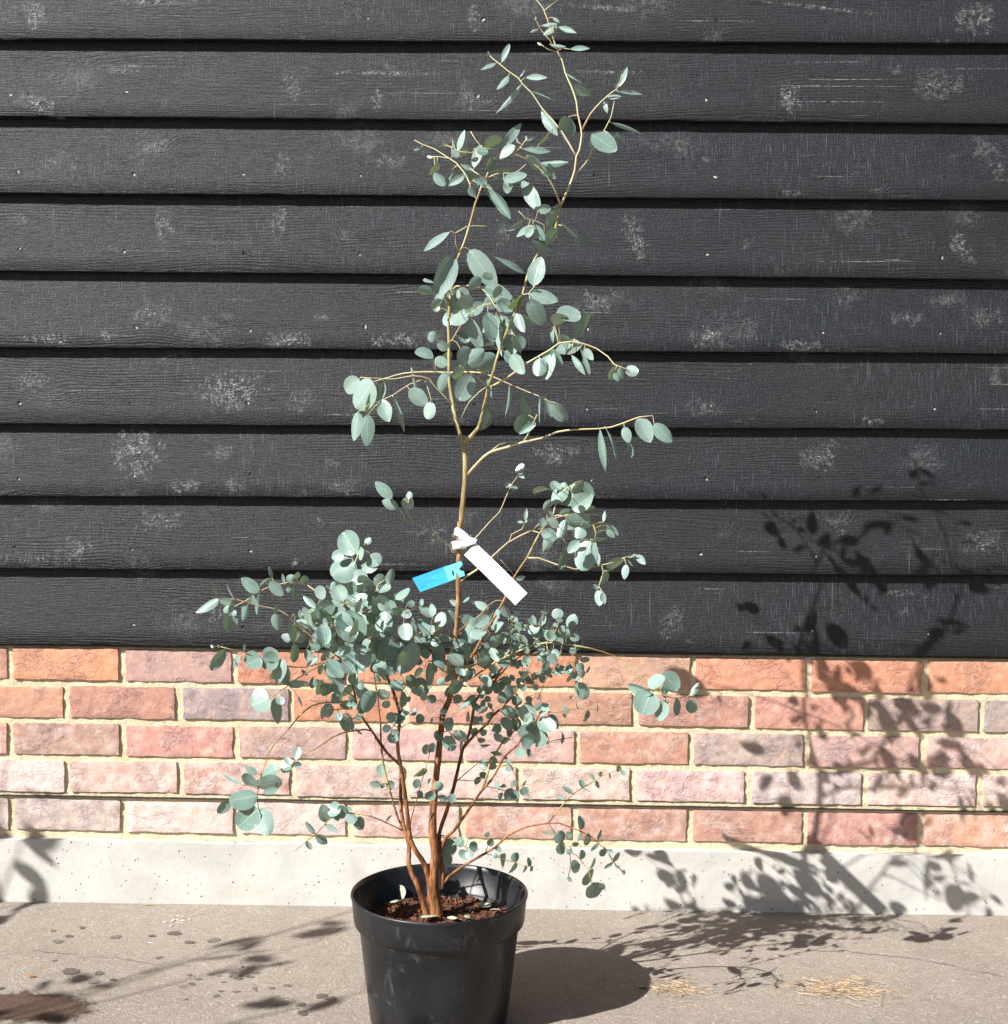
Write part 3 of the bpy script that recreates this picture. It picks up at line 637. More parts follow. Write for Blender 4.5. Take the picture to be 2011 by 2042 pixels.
BRANCHES=[
["trunk",10.8,3.7,[[-1290,-5160,1489],[-1300,-5161,1653],[-1313,-5161,1815],[-1341,-5162,1956],[-1361,-5162,2117],[-1354,-5163,2225],[-1339,-5163,2347],[-1324,-5164,2473],[-1317,-5165,2593],[-1329,-5165,2735],[-1351,-5166,2872],[-1366,-5167,3023],[-1367,-5167,3156],[-1363,-5168,3300],[-1356,-5169,3446],[-1348,-5170,3582],[-1338,-5170,3705],[-1325,-5171,3819],[-1311,-5171,3934],[-1298,-5172,4054],[-1285,-5173,4188],[-1272,-5174,4330],[-1259,-5174,4468],[-1248,-5175,4588],[-1230,-5176,4798],[-1219,-5177,4907],[-1226,-5178,4773],[-1235,-5178,4633],[-1232,-5179,4741],[-1215,-5180,4910],[-1171,-5181,5023],[-1122,-5181,5124],[-1077,-5182,5294],[-1048,-5183,5424],[-1020,-5184,5549],[-990,-5185,5676],[-993,-5186,5792],[-1001,-5186,5946],[-1009,-5187,6102],[-1014,-5188,6224],[-1005,-5189,6413],[-996,-5190,6515],[-984,-5191,6634],[-976,-5191,6749],[-976,-5192,6900],[-978,-5193,7064],[-978,-5194,7206],[-977,-5195,7362],[-975,-5196,7502],[-972,-5197,7662],[-969,-5198,7794],[-964,-5199,8002],[-962,-5201,7822],[-953,-5201,7900],[-941,-5202,8033],[-928,-5203,8185],[-916,-5204,8321],[-902,-5205,8470],[-889,-5206,8611],[-882,-5207,8743],[-881,-5208,8872],[-886,-5208,8992],[-891,-5209,9090],[-910,-5210,9238]],[[[-982,-5191,6663],[-963,-5190,6667],[-945,-5188,6666]],[[-978,-5191,6720],[-951,-5187,6729],[-925,-5182,6728]],[[-1009,-5189,6332],[-1057,-5224,6355],[-1105,-5259,6359]],[[-998,-5190,6490],[-957,-5246,6503],[-916,-5302,6494]],[[-1254,-5175,4528],[-1237,-5196,4537],[-1221,-5218,4536]],[[-1005,-5187,6024],[-1048,-5145,6021],[-1091,-5103,5998]],[[-1011,-5188,6151],[-1007,-5204,6161],[-1002,-5220,6166]],[[-1004,-5187,5998],[-951,-5184,6004],[-898,-5181,5993]],[[-991,-5185,5734],[-996,-4947,5731],[-1000,-4709,5650]],[[-1002,-5187,5972],[-922,-5427,6053],[-842,-5668,6052]],[[-1103,-5182,5197],[-1145,-4973,5192],[-1187,-4764,5117]],[[-1097,-5182,5221],[-1085,-4928,5206],[-1074,-4673,5108]],[[-1002,-5187,5972],[-961,-5186,5976],[-920,-5186,5966]],[[-1110,-5182,5172],[-1052,-4826,5143],[-995,-4470,4995]],[[-1206,-5180,4933],[-1212,-5443,5044],[-1218,-5707,5068]],[[-1230,-5178,4717],[-1183,-5490,4837],[-1137,-5802,4853]],[[-1158,-5181,5049],[-1259,-4921,5082],[-1359,-4662,5027]],[[-1122,-5181,5124],[-1025,-5306,5133],[-927,-5430,5091]],[[-1224,-5177,4853],[-1301,-5254,4890],[-1378,-5331,4891]]]],
["stem",3.2,1.5,[[-910,-5210,9238],[-955,-5206,9343],[-999,-5200,9459],[-1026,-5195,9560],[-1053,-5188,9671],[-1076,-5180,9779],[-1106,-5169,9929],[-1129,-5159,10075],[-1144,-5150,10217],[-1152,-5143,10371],[-1154,-5137,10498],[-1155,-5132,10637],[-1156,-5128,10765],[-1163,-5123,10923],[-1168,-5120,11060],[-1158,-5114,11273],[-1152,-5111,11403],[-1136,-5106,11568],[-1119,-5102,11685],[-1097,-5097,11824],[-1074,-5091,11957],[-1054,-5086,12059],[-1006,-5079,12182],[-934,-5068,12354],[-903,-5062,12451],[-870,-5053,12564],[-839,-5045,12674],[-799,-5031,12839],[-768,-5020,12970],[-744,-5015,13022]],[[[-1035,-5084,12108],[-1065,-5164,12131],[-1094,-5244,12126]],[[-965,-5073,12280],[-901,-5159,12270],[-838,-5245,12225]],[[-1155,-5131,10663],[-1162,-4754,10735],[-1168,-4377,10687]],[[-1158,-5114,11273],[-1285,-4738,11364],[-1411,-4362,11328]],[[-1155,-5130,10714],[-1135,-5565,10763],[-1115,-6000,10672]],[[-1147,-5109,11450],[-1185,-5522,11495],[-1223,-5935,11408]],[[-1165,-5118,11131],[-1137,-4980,11155],[-1109,-4843,11135]],[[-1149,-5110,11426],[-1292,-4765,11519],[-1434,-4421,11491]],[[-1138,-5106,11544],[-1106,-5377,11561],[-1073,-5648,11489]]]],
["stem",3.2,2.0,[[-910,-5210,9238],[-770,-5294,9364],[-669,-5374,9489],[-630,-5430,9611],[-593,-5498,9759],[-567,-5555,9867],[-541,-5626,9982],[-515,-5705,10096]],[[[-586,-5512,9786],[-565,-5508,9788],[-544,-5504,9783]],[[-605,-5475,9709],[-541,-5383,9716],[-478,-5291,9687]]]],
["stem",2.2,1.6,[[-515,-5705,10096],[-469,-5715,10237],[-425,-5731,10376],[-396,-5748,10495],[-354,-5771,10638],[-315,-5789,10743],[-266,-5803,10867],[-214,-5809,10995],[-166,-5812,11113],[-107,-5811,11250],[-50,-5808,11377],[-3,-5803,11493],[34,-5797,11644],[65,-5793,11779],[118,-5791,11909],[182,-5791,12039],[234,-5794,12135],[291,-5800,12233],[345,-5808,12321],[423,-5821,12417],[485,-5835,12506],[514,-5854,12627],[529,-5873,12735],[564,-5891,12826]],[[[-117,-5811,11227],[-40,-5836,11207],[37,-5861,11158]],[[-156,-5812,11135],[-150,-5796,11140],[-143,-5781,11139]],[[-231,-5807,10953],[-157,-5760,10944],[-82,-5712,10905]],[[-346,-5775,10659],[-252,-5869,10643],[-158,-5963,10584]],[[485,-5835,12506],[497,-5845,12496],[509,-5855,12480]],[[74,-5793,11800],[52,-5850,11811],[31,-5907,11803]],[[-240,-5806,10931],[-215,-5778,10935],[-190,-5749,10926]],[[-447,-5723,10306],[-458,-5701,10313],[-469,-5679,10313]],[[-185,-5811,11066],[-202,-5473,11148],[-219,-5136,11123]],[[-354,-5771,10638],[-322,-5555,10671],[-291,-5339,10635]],[[-240,-5806,10931],[-306,-5549,11008],[-372,-5292,10998]],[[-231,-5807,10953],[-209,-5787,10951],[-187,-5766,10939]],[[-346,-5775,10659],[-451,-5784,10715],[-556,-5794,10736]],[[-240,-5806,10931],[-169,-6195,10948],[-97,-6584,10837]],[[-315,-5789,10743],[-286,-5431,10799],[-258,-5073,10739]]]],
["stem",1.8,0.8,[[552,-5886,12817],[611,-5879,12947],[667,-5873,13077],[719,-5868,13209],[758,-5864,13335],[772,-5860,13450],[779,-5856,13546],[825,-5851,13640],[845,-5841,13758],[858,-5829,13876],[845,-5819,13971],[822,-5807,14072],[796,-5793,14185],[771,-5768,14376],[739,-5753,14482],[698,-5738,14592],[648,-5721,14701],[601,-5706,14808],[552,-5680,15000],[479,-5661,15144],[442,-5649,15245],[405,-5636,15359],[369,-5625,15480],[332,-5614,15597],[258,-5599,15787],[162,-5589,15905],[65,-5578,16071]],[[[322,-5612,15621],[368,-5693,15625],[413,-5774,15600]],[[801,-5796,14163],[729,-5726,14181],[657,-5655,14167]],[[698,-5738,14592],[704,-5726,14597],[710,-5713,14597]]]],
["twig",1.3,0.6,[[552,-5886,12817],[504,-5951,12940],[453,-6040,13049],[395,-6085,13143],[334,-6108,13222],[216,-6134,13332],[52,-6191,13436],[-87,-6280,13488],[-200,-6369,13460]],[[[32,-6204,13444],[42,-6221,13476],[52,-6237,13497]],[[197,-6140,13344],[212,-6141,13377],[227,-6142,13400]],[[216,-6134,13332],[227,-6103,13368],[238,-6072,13389]],[[552,-5886,12817],[540,-5862,12825],[529,-5839,12824]],[[544,-5897,12838],[489,-5894,12824],[434,-5891,12791]]]],
["twig",1.2,0.5,[[-744,-5015,13022],[-796,-4989,13143],[-848,-4957,13261],[-898,-4926,13369],[-952,-4898,13466],[-1080,-4845,13621],[-1258,-4788,13740],[-1438,-4726,13861],[-1644,-4659,13946],[-1761,-4616,14015]],[[[-1169,-4817,13680],[-1150,-4824,13719],[-1131,-4831,13745]],[[-1048,-4859,13582],[-1077,-4828,13576],[-1107,-4798,13555]],[[-925,-4912,13417],[-936,-4934,13416],[-948,-4956,13407]],[[-1618,-4667,13935],[-1627,-4707,13916],[-1636,-4746,13881]],[[-1048,-4859,13582],[-1107,-4717,13586],[-1167,-4576,13540]],[[-838,-4964,13238],[-843,-5138,13232],[-849,-5312,13170]],[[-848,-4957,13261],[-794,-5303,13284],[-739,-5650,13195]],[[-898,-4926,13369],[-886,-4642,13479],[-874,-4358,13496]]]],
["twig",1.2,0.5,[[-744,-5015,13022],[-693,-5017,13175],[-649,-5003,13304],[-600,-4997,13378],[-525,-5062,13561],[-451,-5120,13648],[-351,-5207,13765],[-474,-5266,13766],[-615,-5315,13755],[-663,-5328,13777],[-760,-5343,13893],[-834,-5338,14013]],[[[-615,-5315,13755],[-616,-5305,13772],[-616,-5295,13783]],[[-466,-5108,13630],[-476,-5127,13640],[-486,-5146,13643]],[[-658,-5006,13278],[-640,-5025,13280],[-622,-5045,13273]],[[-675,-5011,13226],[-591,-5090,13211],[-506,-5168,13157]]]],
["twig",0.8,0.4,[[-600,-4999,13353],[-450,-5067,13415],[-327,-5090,13424],[-155,-5103,13423],[-69,-5132,13476],[16,-5191,13541]],[[[-514,-5038,13389],[-520,-5022,13404],[-526,-5006,13413]],[[-327,-5090,13424],[-325,-5149,13374],[-323,-5208,13296]],[[-204,-5100,13423],[-203,-5145,13384],[-201,-5190,13324]],[[-134,-5111,13436],[-89,-5064,13396],[-45,-5017,13329]]]],
["twig",0.8,0.4,[[-575,-5009,13352],[-699,-5000,13401],[-881,-4837,13550],[-1008,-4798,13605]],[[[-820,-4891,13500],[-806,-4896,13524],[-791,-4900,13539]],[[-932,-4821,13572],[-920,-4818,13590],[-907,-4815,13602]],[[-840,-4873,13517],[-842,-4778,13550],[-843,-4684,13553]]]],
["twig",0.7,0.4,[[-1080,-4845,13621],[-1208,-4791,13703],[-1357,-4805,13724],[-1510,-4754,13733]],[[[-1382,-4796,13726],[-1381,-4809,13683],[-1380,-4821,13623]],[[-1433,-4779,13728],[-1422,-4832,13620],[-1411,-4885,13466]],[[-1459,-4771,13730],[-1460,-4750,13725],[-1462,-4729,13713]]]],
["twig",0.7,0.4,[[-808,-5330,13692],[-981,-5281,13712],[-1078,-5284,13759],[-1253,-5236,13839]],[[[-1203,-5250,13816],[-1203,-5240,13807],[-1204,-5230,13793]],[[-808,-5330,13692],[-760,-5587,13708],[-712,-5844,13640]],[[-808,-5330,13692],[-739,-5738,13648],[-670,-6145,13467]],[[-1103,-5277,13771],[-1089,-5668,13741],[-1076,-6059,13582]]]],
["twig",0.7,0.4,[[-178,-6352,13464],[-86,-6376,13539],[6,-6431,13643],[52,-6453,13706]],[[[-70,-6385,13557],[-101,-6418,13583],[-131,-6450,13593]],[[-55,-6394,13574],[-35,-6425,13567],[-15,-6455,13548]],[[-24,-6413,13608],[-55,-6406,13634],[-86,-6398,13648]],[[37,-6446,13685],[45,-6468,13674],[53,-6491,13654]]]],
["twig",1.1,0.5,[[869,-5821,13959],[922,-5894,14057],[978,-5996,14144],[1054,-6057,14228],[1135,-6097,14306],[1220,-6132,14376],[1293,-6171,14427],[1359,-6218,14462],[1388,-6294,14537],[1415,-6406,14622]],[[[1337,-6203,14450],[1336,-6214,14457],[1335,-6226,14460]],[[1337,-6203,14450],[1353,-6231,14435],[1369,-6259,14408]],[[1203,-6125,14362],[1209,-6115,14364],[1216,-6106,14362]],[[1152,-6104,14320],[1162,-6079,14322],[1172,-6053,14316]]]],
["twig",0.9,0.5,[[724,-5867,13241],[830,-5826,13353],[924,-5780,13467],[977,-5740,13572],[1031,-5693,13693],[1096,-5643,13810],[1173,-5584,13943],[1235,-5536,14053],[1307,-5469,14208],[1333,-5420,14330],[1357,-5367,14466]],[[[1276,-5498,14141],[1291,-5503,14132],[1307,-5508,14117]],[[1122,-5623,13854],[1061,-5706,13886],[1001,-5789,13885]],[[1197,-5565,13987],[1256,-5601,13953],[1316,-5637,13892]],[[1083,-5653,13787],[1059,-5590,13826],[1035,-5527,13842]]]],
["twig",1.1,0.5,[[779,-5856,13546],[719,-5833,13656],[660,-5801,13765],[600,-5764,13869],[540,-5729,13965],[420,-5684,14113],[337,-5662,14206],[251,-5643,14308],[177,-5625,14420],[106,-5608,14526],[-39,-5578,14673],[-112,-5555,14771],[-257,-5513,14875],[-404,-5456,15005],[-527,-5401,15113],[-577,-5368,15191]],[[[-386,-5463,14989],[-370,-5487,15007],[-354,-5511,15015]],[[-424,-5446,15023],[-439,-5418,15027],[-454,-5390,15021]],[[-68,-5568,14712],[-31,-5556,14751],[7,-5544,14774]],[[-216,-5525,14845],[-235,-5585,14821],[-253,-5646,14773]],[[-39,-5578,14673],[-51,-5588,14667],[-62,-5599,14656]],[[70,-5601,14562],[76,-5614,14562],[82,-5627,14557]],[[-97,-5559,14752],[-93,-5552,14765],[-88,-5545,14774]],[[268,-5647,14288],[260,-5644,14277],[252,-5641,14262]],[[480,-5707,14039],[433,-5731,14004],[386,-5756,13947]],[[525,-5724,13983],[520,-5733,13975],[516,-5742,13962]],[[-560,-5379,15165],[-556,-5391,15159],[-551,-5404,15147]]]],
["twig",0.7,0.4,[[479,-5661,15144],[358,-5791,15272],[284,-5756,15362],[215,-5723,15451],[143,-5838,15581]],[[[204,-5740,15470],[221,-5737,15486],[238,-5735,15495]],[[398,-5747,15230],[379,-5778,15220],[359,-5809,15198]],[[479,-5661,15144],[571,-5787,15149],[664,-5913,15104]],[[143,-5838,15581],[131,-5877,15625],[119,-5917,15651]],[[215,-5723,15451],[145,-5818,15418],[76,-5914,15343]],[[163,-5805,15544],[153,-5827,15542],[144,-5848,15533]]]],
["twig",0.6,0.4,[[479,-5664,15120],[336,-5714,15153],[194,-5756,15235]],[]],
["twig",0.6,0.4,[[418,-5641,15311],[477,-5468,15497],[464,-5510,15544]],[[[470,-5489,15520],[485,-5479,15535],[500,-5470,15543]]]],
["twig",0.6,0.4,[[282,-5603,15751],[376,-5588,15836],[495,-5481,15948]],[]],
["twig",1.3,0.7,[[-515,-5705,10095],[-408,-5730,10144],[-302,-5769,10196],[-204,-5818,10259],[-109,-5873,10327],[-12,-5929,10399],[81,-5959,10468],[246,-5985,10563],[411,-5992,10658],[552,-5991,10765],[741,-5990,10790],[883,-5997,10768],[1000,-6012,10733],[1119,-6038,10685],[1283,-6103,10567],[1375,-6169,10448],[1558,-6275,10376]],[[[576,-5991,10768],[543,-6009,11031],[511,-6028,11221]],[[552,-5991,10765],[515,-6000,10922],[478,-6010,11034]],[[788,-5993,10783],[790,-5924,10832],[791,-5855,10857]],[[765,-5991,10787],[765,-5976,10798],[765,-5960,10804]],[[883,-5997,10768],[884,-5984,10765],[884,-5971,10757]],[[906,-6000,10761],[890,-5990,10730],[873,-5979,10686]],[[765,-5991,10787],[754,-5982,10705],[744,-5974,10591]],[[953,-6006,10747],[940,-6079,10726],[927,-6152,10679]],[[552,-5991,10765],[498,-5883,10937],[444,-5774,11048]],[[246,-5985,10563],[258,-6002,10554],[270,-6019,10538]],[[1398,-6182,10439],[1398,-6181,10433],[1399,-6180,10424]],[[1467,-6222,10412],[1461,-6225,10407],[1455,-6228,10400]],[[1421,-6196,10430],[1399,-6189,10389],[1377,-6182,10331]]]],
["twig",0.8,0.5,[[-1006,-5079,12182],[-1064,-5167,12342],[-1061,-5215,12457],[-1119,-5275,12509]],[[[-1119,-5275,12509],[-1131,-5284,12505],[-1142,-5293,12495]]]],
["twig",0.7,0.4,[[-1060,-5235,12483],[-875,-5280,12582],[-741,-5170,12604],[-585,-5214,12593]],[]],
["twig",1.0,0.6,[[-1149,-5105,11592],[-1048,-5144,11675],[-847,-5218,11682],[-646,-5325,11637],[-518,-5431,11496],[-442,-5509,11371],[-316,-5610,11196]],[[[-1068,-5137,11658],[-1052,-5128,11647],[-1037,-5120,11628]],[[-627,-5340,11617],[-611,-5358,11636],[-595,-5375,11645]],[[-358,-5576,11254],[-384,-5620,11244],[-411,-5664,11216]],[[-316,-5610,11196],[-304,-5589,11190],[-293,-5569,11175]],[[-428,-5520,11351],[-422,-5544,11363],[-416,-5568,11366]],[[-330,-5598,11216],[-397,-5513,11194],[-463,-5428,11136]],[[-1149,-5105,11592],[-1277,-5281,11603],[-1406,-5457,11544]],[[-696,-5298,11648],[-666,-5621,11747],[-636,-5944,11740]],[[-1149,-5105,11592],[-1243,-5256,11675],[-1337,-5406,11699]],[[-1023,-5154,11676],[-1027,-5038,11676],[-1031,-4922,11639]],[[-480,-5470,11433],[-459,-5502,11450],[-439,-5535,11454]],[[-671,-5312,11643],[-642,-5543,11757],[-613,-5775,11792]]]],
["twig",0.9,0.5,[[-1154,-5127,10806],[-1104,-5151,10842],[-1039,-5209,10947],[-961,-5292,11067],[-889,-5367,11153],[-807,-5446,11228],[-694,-5544,11304],[-582,-5632,11360],[-434,-5729,11366]],[[[-828,-5426,11209],[-842,-5435,11222],[-856,-5443,11228]],[[-848,-5407,11191],[-867,-5384,11205],[-885,-5362,11209]],[[-848,-5407,11191],[-853,-5408,11187],[-858,-5410,11182]],[[-533,-5664,11362],[-529,-5754,11312],[-525,-5843,11226]],[[-434,-5729,11366],[-410,-5566,11423],[-387,-5403,11426]],[[-1065,-5186,10905],[-975,-4937,10907],[-886,-4689,10822]],[[-1104,-5151,10842],[-1018,-5395,10793],[-933,-5640,10657]],[[-828,-5426,11209],[-852,-5373,11243],[-875,-5319,11256]],[[-717,-5525,11289],[-720,-5900,11350],[-723,-6275,11291]],[[-1154,-5127,10806],[-1280,-5302,10830],[-1406,-5476,10785]]]],
["twig",0.8,0.5,[[380,-5813,12367],[321,-5827,12365],[307,-5883,12534],[200,-5908,12577],[35,-5952,12617],[-72,-6010,12713]],[[[176,-5914,12582],[199,-5928,12673],[222,-5941,12738]],[[153,-5921,12588],[141,-5903,12561],[130,-5885,12521]],[[321,-5827,12365],[226,-5878,12353],[132,-5929,12305]],[[153,-5921,12588],[147,-5928,12557],[142,-5936,12514]],[[105,-5933,12600],[73,-6065,12490],[40,-6197,12318]],[[35,-5952,12617],[22,-5930,12618],[10,-5908,12611]]]],
["twig",0.7,0.4,[[497,-5839,12541],[627,-5844,12518],[752,-5597,12420]],[[[575,-5842,12527],[577,-5861,12541],[579,-5881,12548]],[[681,-5738,12476],[685,-5714,12494],[690,-5689,12503]],[[752,-5597,12420],[777,-5570,12407],[802,-5544,12380]]]],
["twig",0.9,0.5,[[-3,-5803,11493],[93,-5894,11510],[187,-5994,11620]],[[[93,-5894,11510],[93,-5904,11505],[93,-5914,11497]],[[93,-5894,11510],[100,-5964,11472],[107,-6033,11405]],[[172,-5978,11601],[161,-5951,11618],[151,-5925,11626]]]],
["twig",1.0,0.6,[[-515,-5705,10096],[-652,-5899,10234],[-770,-6061,10305],[-874,-6219,10365],[-916,-6305,10408]],[[[-895,-6262,10386],[-898,-6256,10396],[-901,-6250,10403]],[[-874,-6219,10365],[-866,-6195,10390],[-859,-6171,10406]],[[-750,-6034,10294],[-761,-6019,10285],[-772,-6005,10270]],[[-853,-6187,10353],[-854,-6165,10355],[-854,-6143,10351]]]],
["twig",1.1,0.5,[[-1152,-5144,10334],[-1292,-5092,10339],[-1435,-5027,10346],[-1568,-4965,10348],[-1750,-4882,10341],[-1909,-4807,10324],[-2035,-4744,10296],[-2149,-4683,10263],[-2271,-4616,10232],[-2393,-4546,10200]],[[[-2393,-4546,10200],[-2406,-4550,10202],[-2418,-4554,10200]],[[-2363,-4563,10208],[-2356,-4523,10165],[-2349,-4483,10101]],[[-2240,-4632,10239],[-2236,-4631,10223],[-2231,-4629,10200]],[[-1378,-5053,10343],[-1375,-5060,10471],[-1372,-5066,10563]],[[-1406,-5040,10344],[-1385,-5319,10505],[-1364,-5599,10569]]]],
["twig",1.1,0.5,[[-1152,-5144,10334],[-1001,-5203,10342],[-852,-5293,10344],[-704,-5385,10335],[-576,-5427,10319],[-428,-5459,10258],[-314,-5474,10208],[-183,-5491,10151],[-32,-5525,10089],[111,-5584,10031],[306,-5709,9959],[427,-5818,9887]],[[[-678,-5393,10332],[-679,-5412,10362],[-680,-5430,10383]],[[-576,-5427,10319],[-562,-5406,10345],[-547,-5384,10361]],[[258,-5678,9977],[264,-5673,9981],[270,-5668,9983]],[[346,-5745,9935],[350,-5745,9949],[354,-5744,9959]],[[427,-5818,9887],[439,-5821,9889],[450,-5823,9887]],[[427,-5818,9887],[474,-5851,9885],[522,-5883,9864]],[[-183,-5491,10151],[-189,-5483,10153],[-195,-5475,10151]]]],
["twig",1.2,0.5,[[-1077,-5178,9804],[-1197,-5243,9950],[-1328,-5323,10083],[-1435,-5372,10203],[-1555,-5405,10213],[-1746,-5461,10137],[-1864,-5511,10057],[-1978,-5572,9976],[-2137,-5670,9889]],[[[-2137,-5670,9889],[-2149,-5673,9891],[-2161,-5677,9889]],[[-1998,-5585,9965],[-1984,-5615,9958],[-1970,-5645,9939]],[[-2137,-5670,9889],[-2306,-5815,9835],[-2475,-5960,9705]],[[-2137,-5670,9889],[-2251,-5630,9805],[-2365,-5590,9669]],[[-1785,-5478,10111],[-1758,-5542,10098],[-1731,-5606,10062]]]],
["twig",0.9,0.5,[[-1328,-5323,10083],[-1435,-5381,10227],[-1555,-5440,10261],[-1697,-5464,10271],[-1826,-5467,10248],[-1966,-5464,10221],[-2080,-5466,10219],[-2200,-5484,10224],[-2302,-5515,10229],[-2486,-5606,10237]],[[[-2486,-5606,10237],[-2493,-5601,10222],[-2499,-5595,10201]]]],
["twig",0.6,0.4,[[-1698,-5447,10187],[-1689,-5549,10257],[-1694,-5634,10388]],[[[-1690,-5566,10283],[-1682,-5573,10284],[-1674,-5581,10281]],[[-1689,-5549,10257],[-1683,-5547,10258],[-1677,-5544,10257]]]],
["twig",0.6,0.4,[[-1507,-5392,10202],[-1453,-5442,10067],[-1390,-5610,9896]],[[[-1390,-5610,9896],[-1401,-5625,9887],[-1412,-5640,9872]]]],
["twig",1.9,0.7,[[-857,-5207,8731],[-763,-5229,8842],[-670,-5259,8946],[-587,-5289,9030],[-496,-5319,9097],[-378,-5354,9140],[-249,-5392,9175],[-117,-5422,9221],[21,-5450,9265],[169,-5476,9297],[313,-5499,9330],[434,-5518,9381],[555,-5536,9430],[694,-5557,9455],[845,-5580,9470],[959,-5599,9476],[1078,-5622,9481],[1181,-5643,9486],[1372,-5689,9512],[1554,-5743,9578],[1669,-5782,9627],[1786,-5824,9671],[1980,-5893,9693]],[[[1276,-5666,9499],[1272,-5665,9514],[1268,-5664,9525]],[[1554,-5743,9578],[1556,-5799,9559],[1558,-5855,9519]],[[1531,-5736,9570],[1586,-5628,9457],[1642,-5521,9284]],[[1980,-5893,9693],[1983,-5992,9652],[1986,-6090,9575]]]],
["twig",0.8,0.4,[[-484,-5326,9110],[-352,-5233,9220],[-217,-5137,9253],[-60,-5026,9280]],[]],
["twig",0.9,0.5,[[21,-5450,9265],[93,-5465,9376],[136,-5566,9468],[187,-5714,9582],[237,-5765,9694]],[[[207,-5734,9627],[125,-5682,9676],[43,-5630,9692]],[[187,-5714,9582],[200,-5691,9582],[214,-5668,9573]]]],
["twig",0.7,0.5,[[-538,-5730,10107],[-658,-5724,10022],[-807,-5617,9877],[-872,-5545,9762],[-932,-5520,9634]],[]],
["twig",1.1,0.5,[[-991,-5197,7596],[-1108,-5239,7599],[-1190,-5289,7677],[-1299,-5359,7782],[-1406,-5420,7856],[-1529,-5489,7933],[-1629,-5548,7991],[-1769,-5626,8032],[-1856,-5743,8223],[-1924,-5795,8274]],[[[-1924,-5795,8274],[-1939,-5881,8357],[-1954,-5968,8406]]]],
["twig",0.7,0.4,[[-1664,-5574,8017],[-1755,-5649,8169],[-1740,-5714,8278],[-1708,-5776,8397]],[[[-1748,-5681,8224],[-1754,-5701,8226],[-1761,-5720,8222]],[[-1714,-5763,8373],[-1719,-5751,8380],[-1723,-5740,8382]]]],
["twig",0.9,0.5,[[-960,-5196,7534],[-838,-5168,7620],[-756,-5140,7699],[-667,-5108,7792],[-581,-5075,7892],[-497,-5042,7989],[-350,-4988,8137],[-298,-4955,8247],[-246,-4916,8380],[-205,-4883,8484],[-156,-4850,8584],[-58,-4797,8721]],[[[-58,-4797,8721],[-58,-4812,8731],[-58,-4826,8735]],[[-169,-4858,8559],[-175,-4842,8561],[-182,-4827,8557]]]],
["branch",1.7,0.8,[[-972,-5193,7022],[-863,-5226,7132],[-694,-5297,7246],[-609,-5341,7320],[-514,-5381,7406],[-424,-5402,7488],[-306,-5419,7602],[-199,-5427,7700],[-16,-5437,7805],[98,-5446,7860],[188,-5459,7902],[188,-5459,7900],[289,-5488,8006],[431,-5536,8093],[572,-5596,8150],[733,-5673,8127]],[[[710,-5662,8131],[700,-5722,8123],[691,-5782,8095]],[[411,-5529,8081],[405,-5900,8176],[399,-6270,8153]],[[390,-5522,8068],[394,-5517,8075],[397,-5512,8079]]]],
["twig",0.7,0.4,[[188,-5459,7890],[332,-5515,7855],[473,-5593,7884],[595,-5660,7840]],[[[473,-5593,7884],[473,-5618,7875],[473,-5642,7858]],[[595,-5660,7840],[656,-5667,7786],[718,-5673,7701]],[[332,-5515,7855],[331,-5826,7918],[330,-6136,7882]],[[595,-5660,7840],[644,-5370,7923],[693,-5079,7910]]]],
["twig",0.7,0.4,[[-179,-5428,7712],[-142,-5298,7821],[23,-5360,7910],[52,-5251,7984]],[[[52,-5251,7984],[60,-5258,8009],[68,-5265,8025]],[[52,-5251,7984],[41,-5222,8001],[30,-5192,8007]],[[52,-5251,7984],[67,-5264,8023],[82,-5277,8049]],[[52,-5251,7984],[47,-5259,7998],[41,-5267,8006]],[[52,-5251,7984],[57,-5242,7991],[62,-5233,7994]]]],
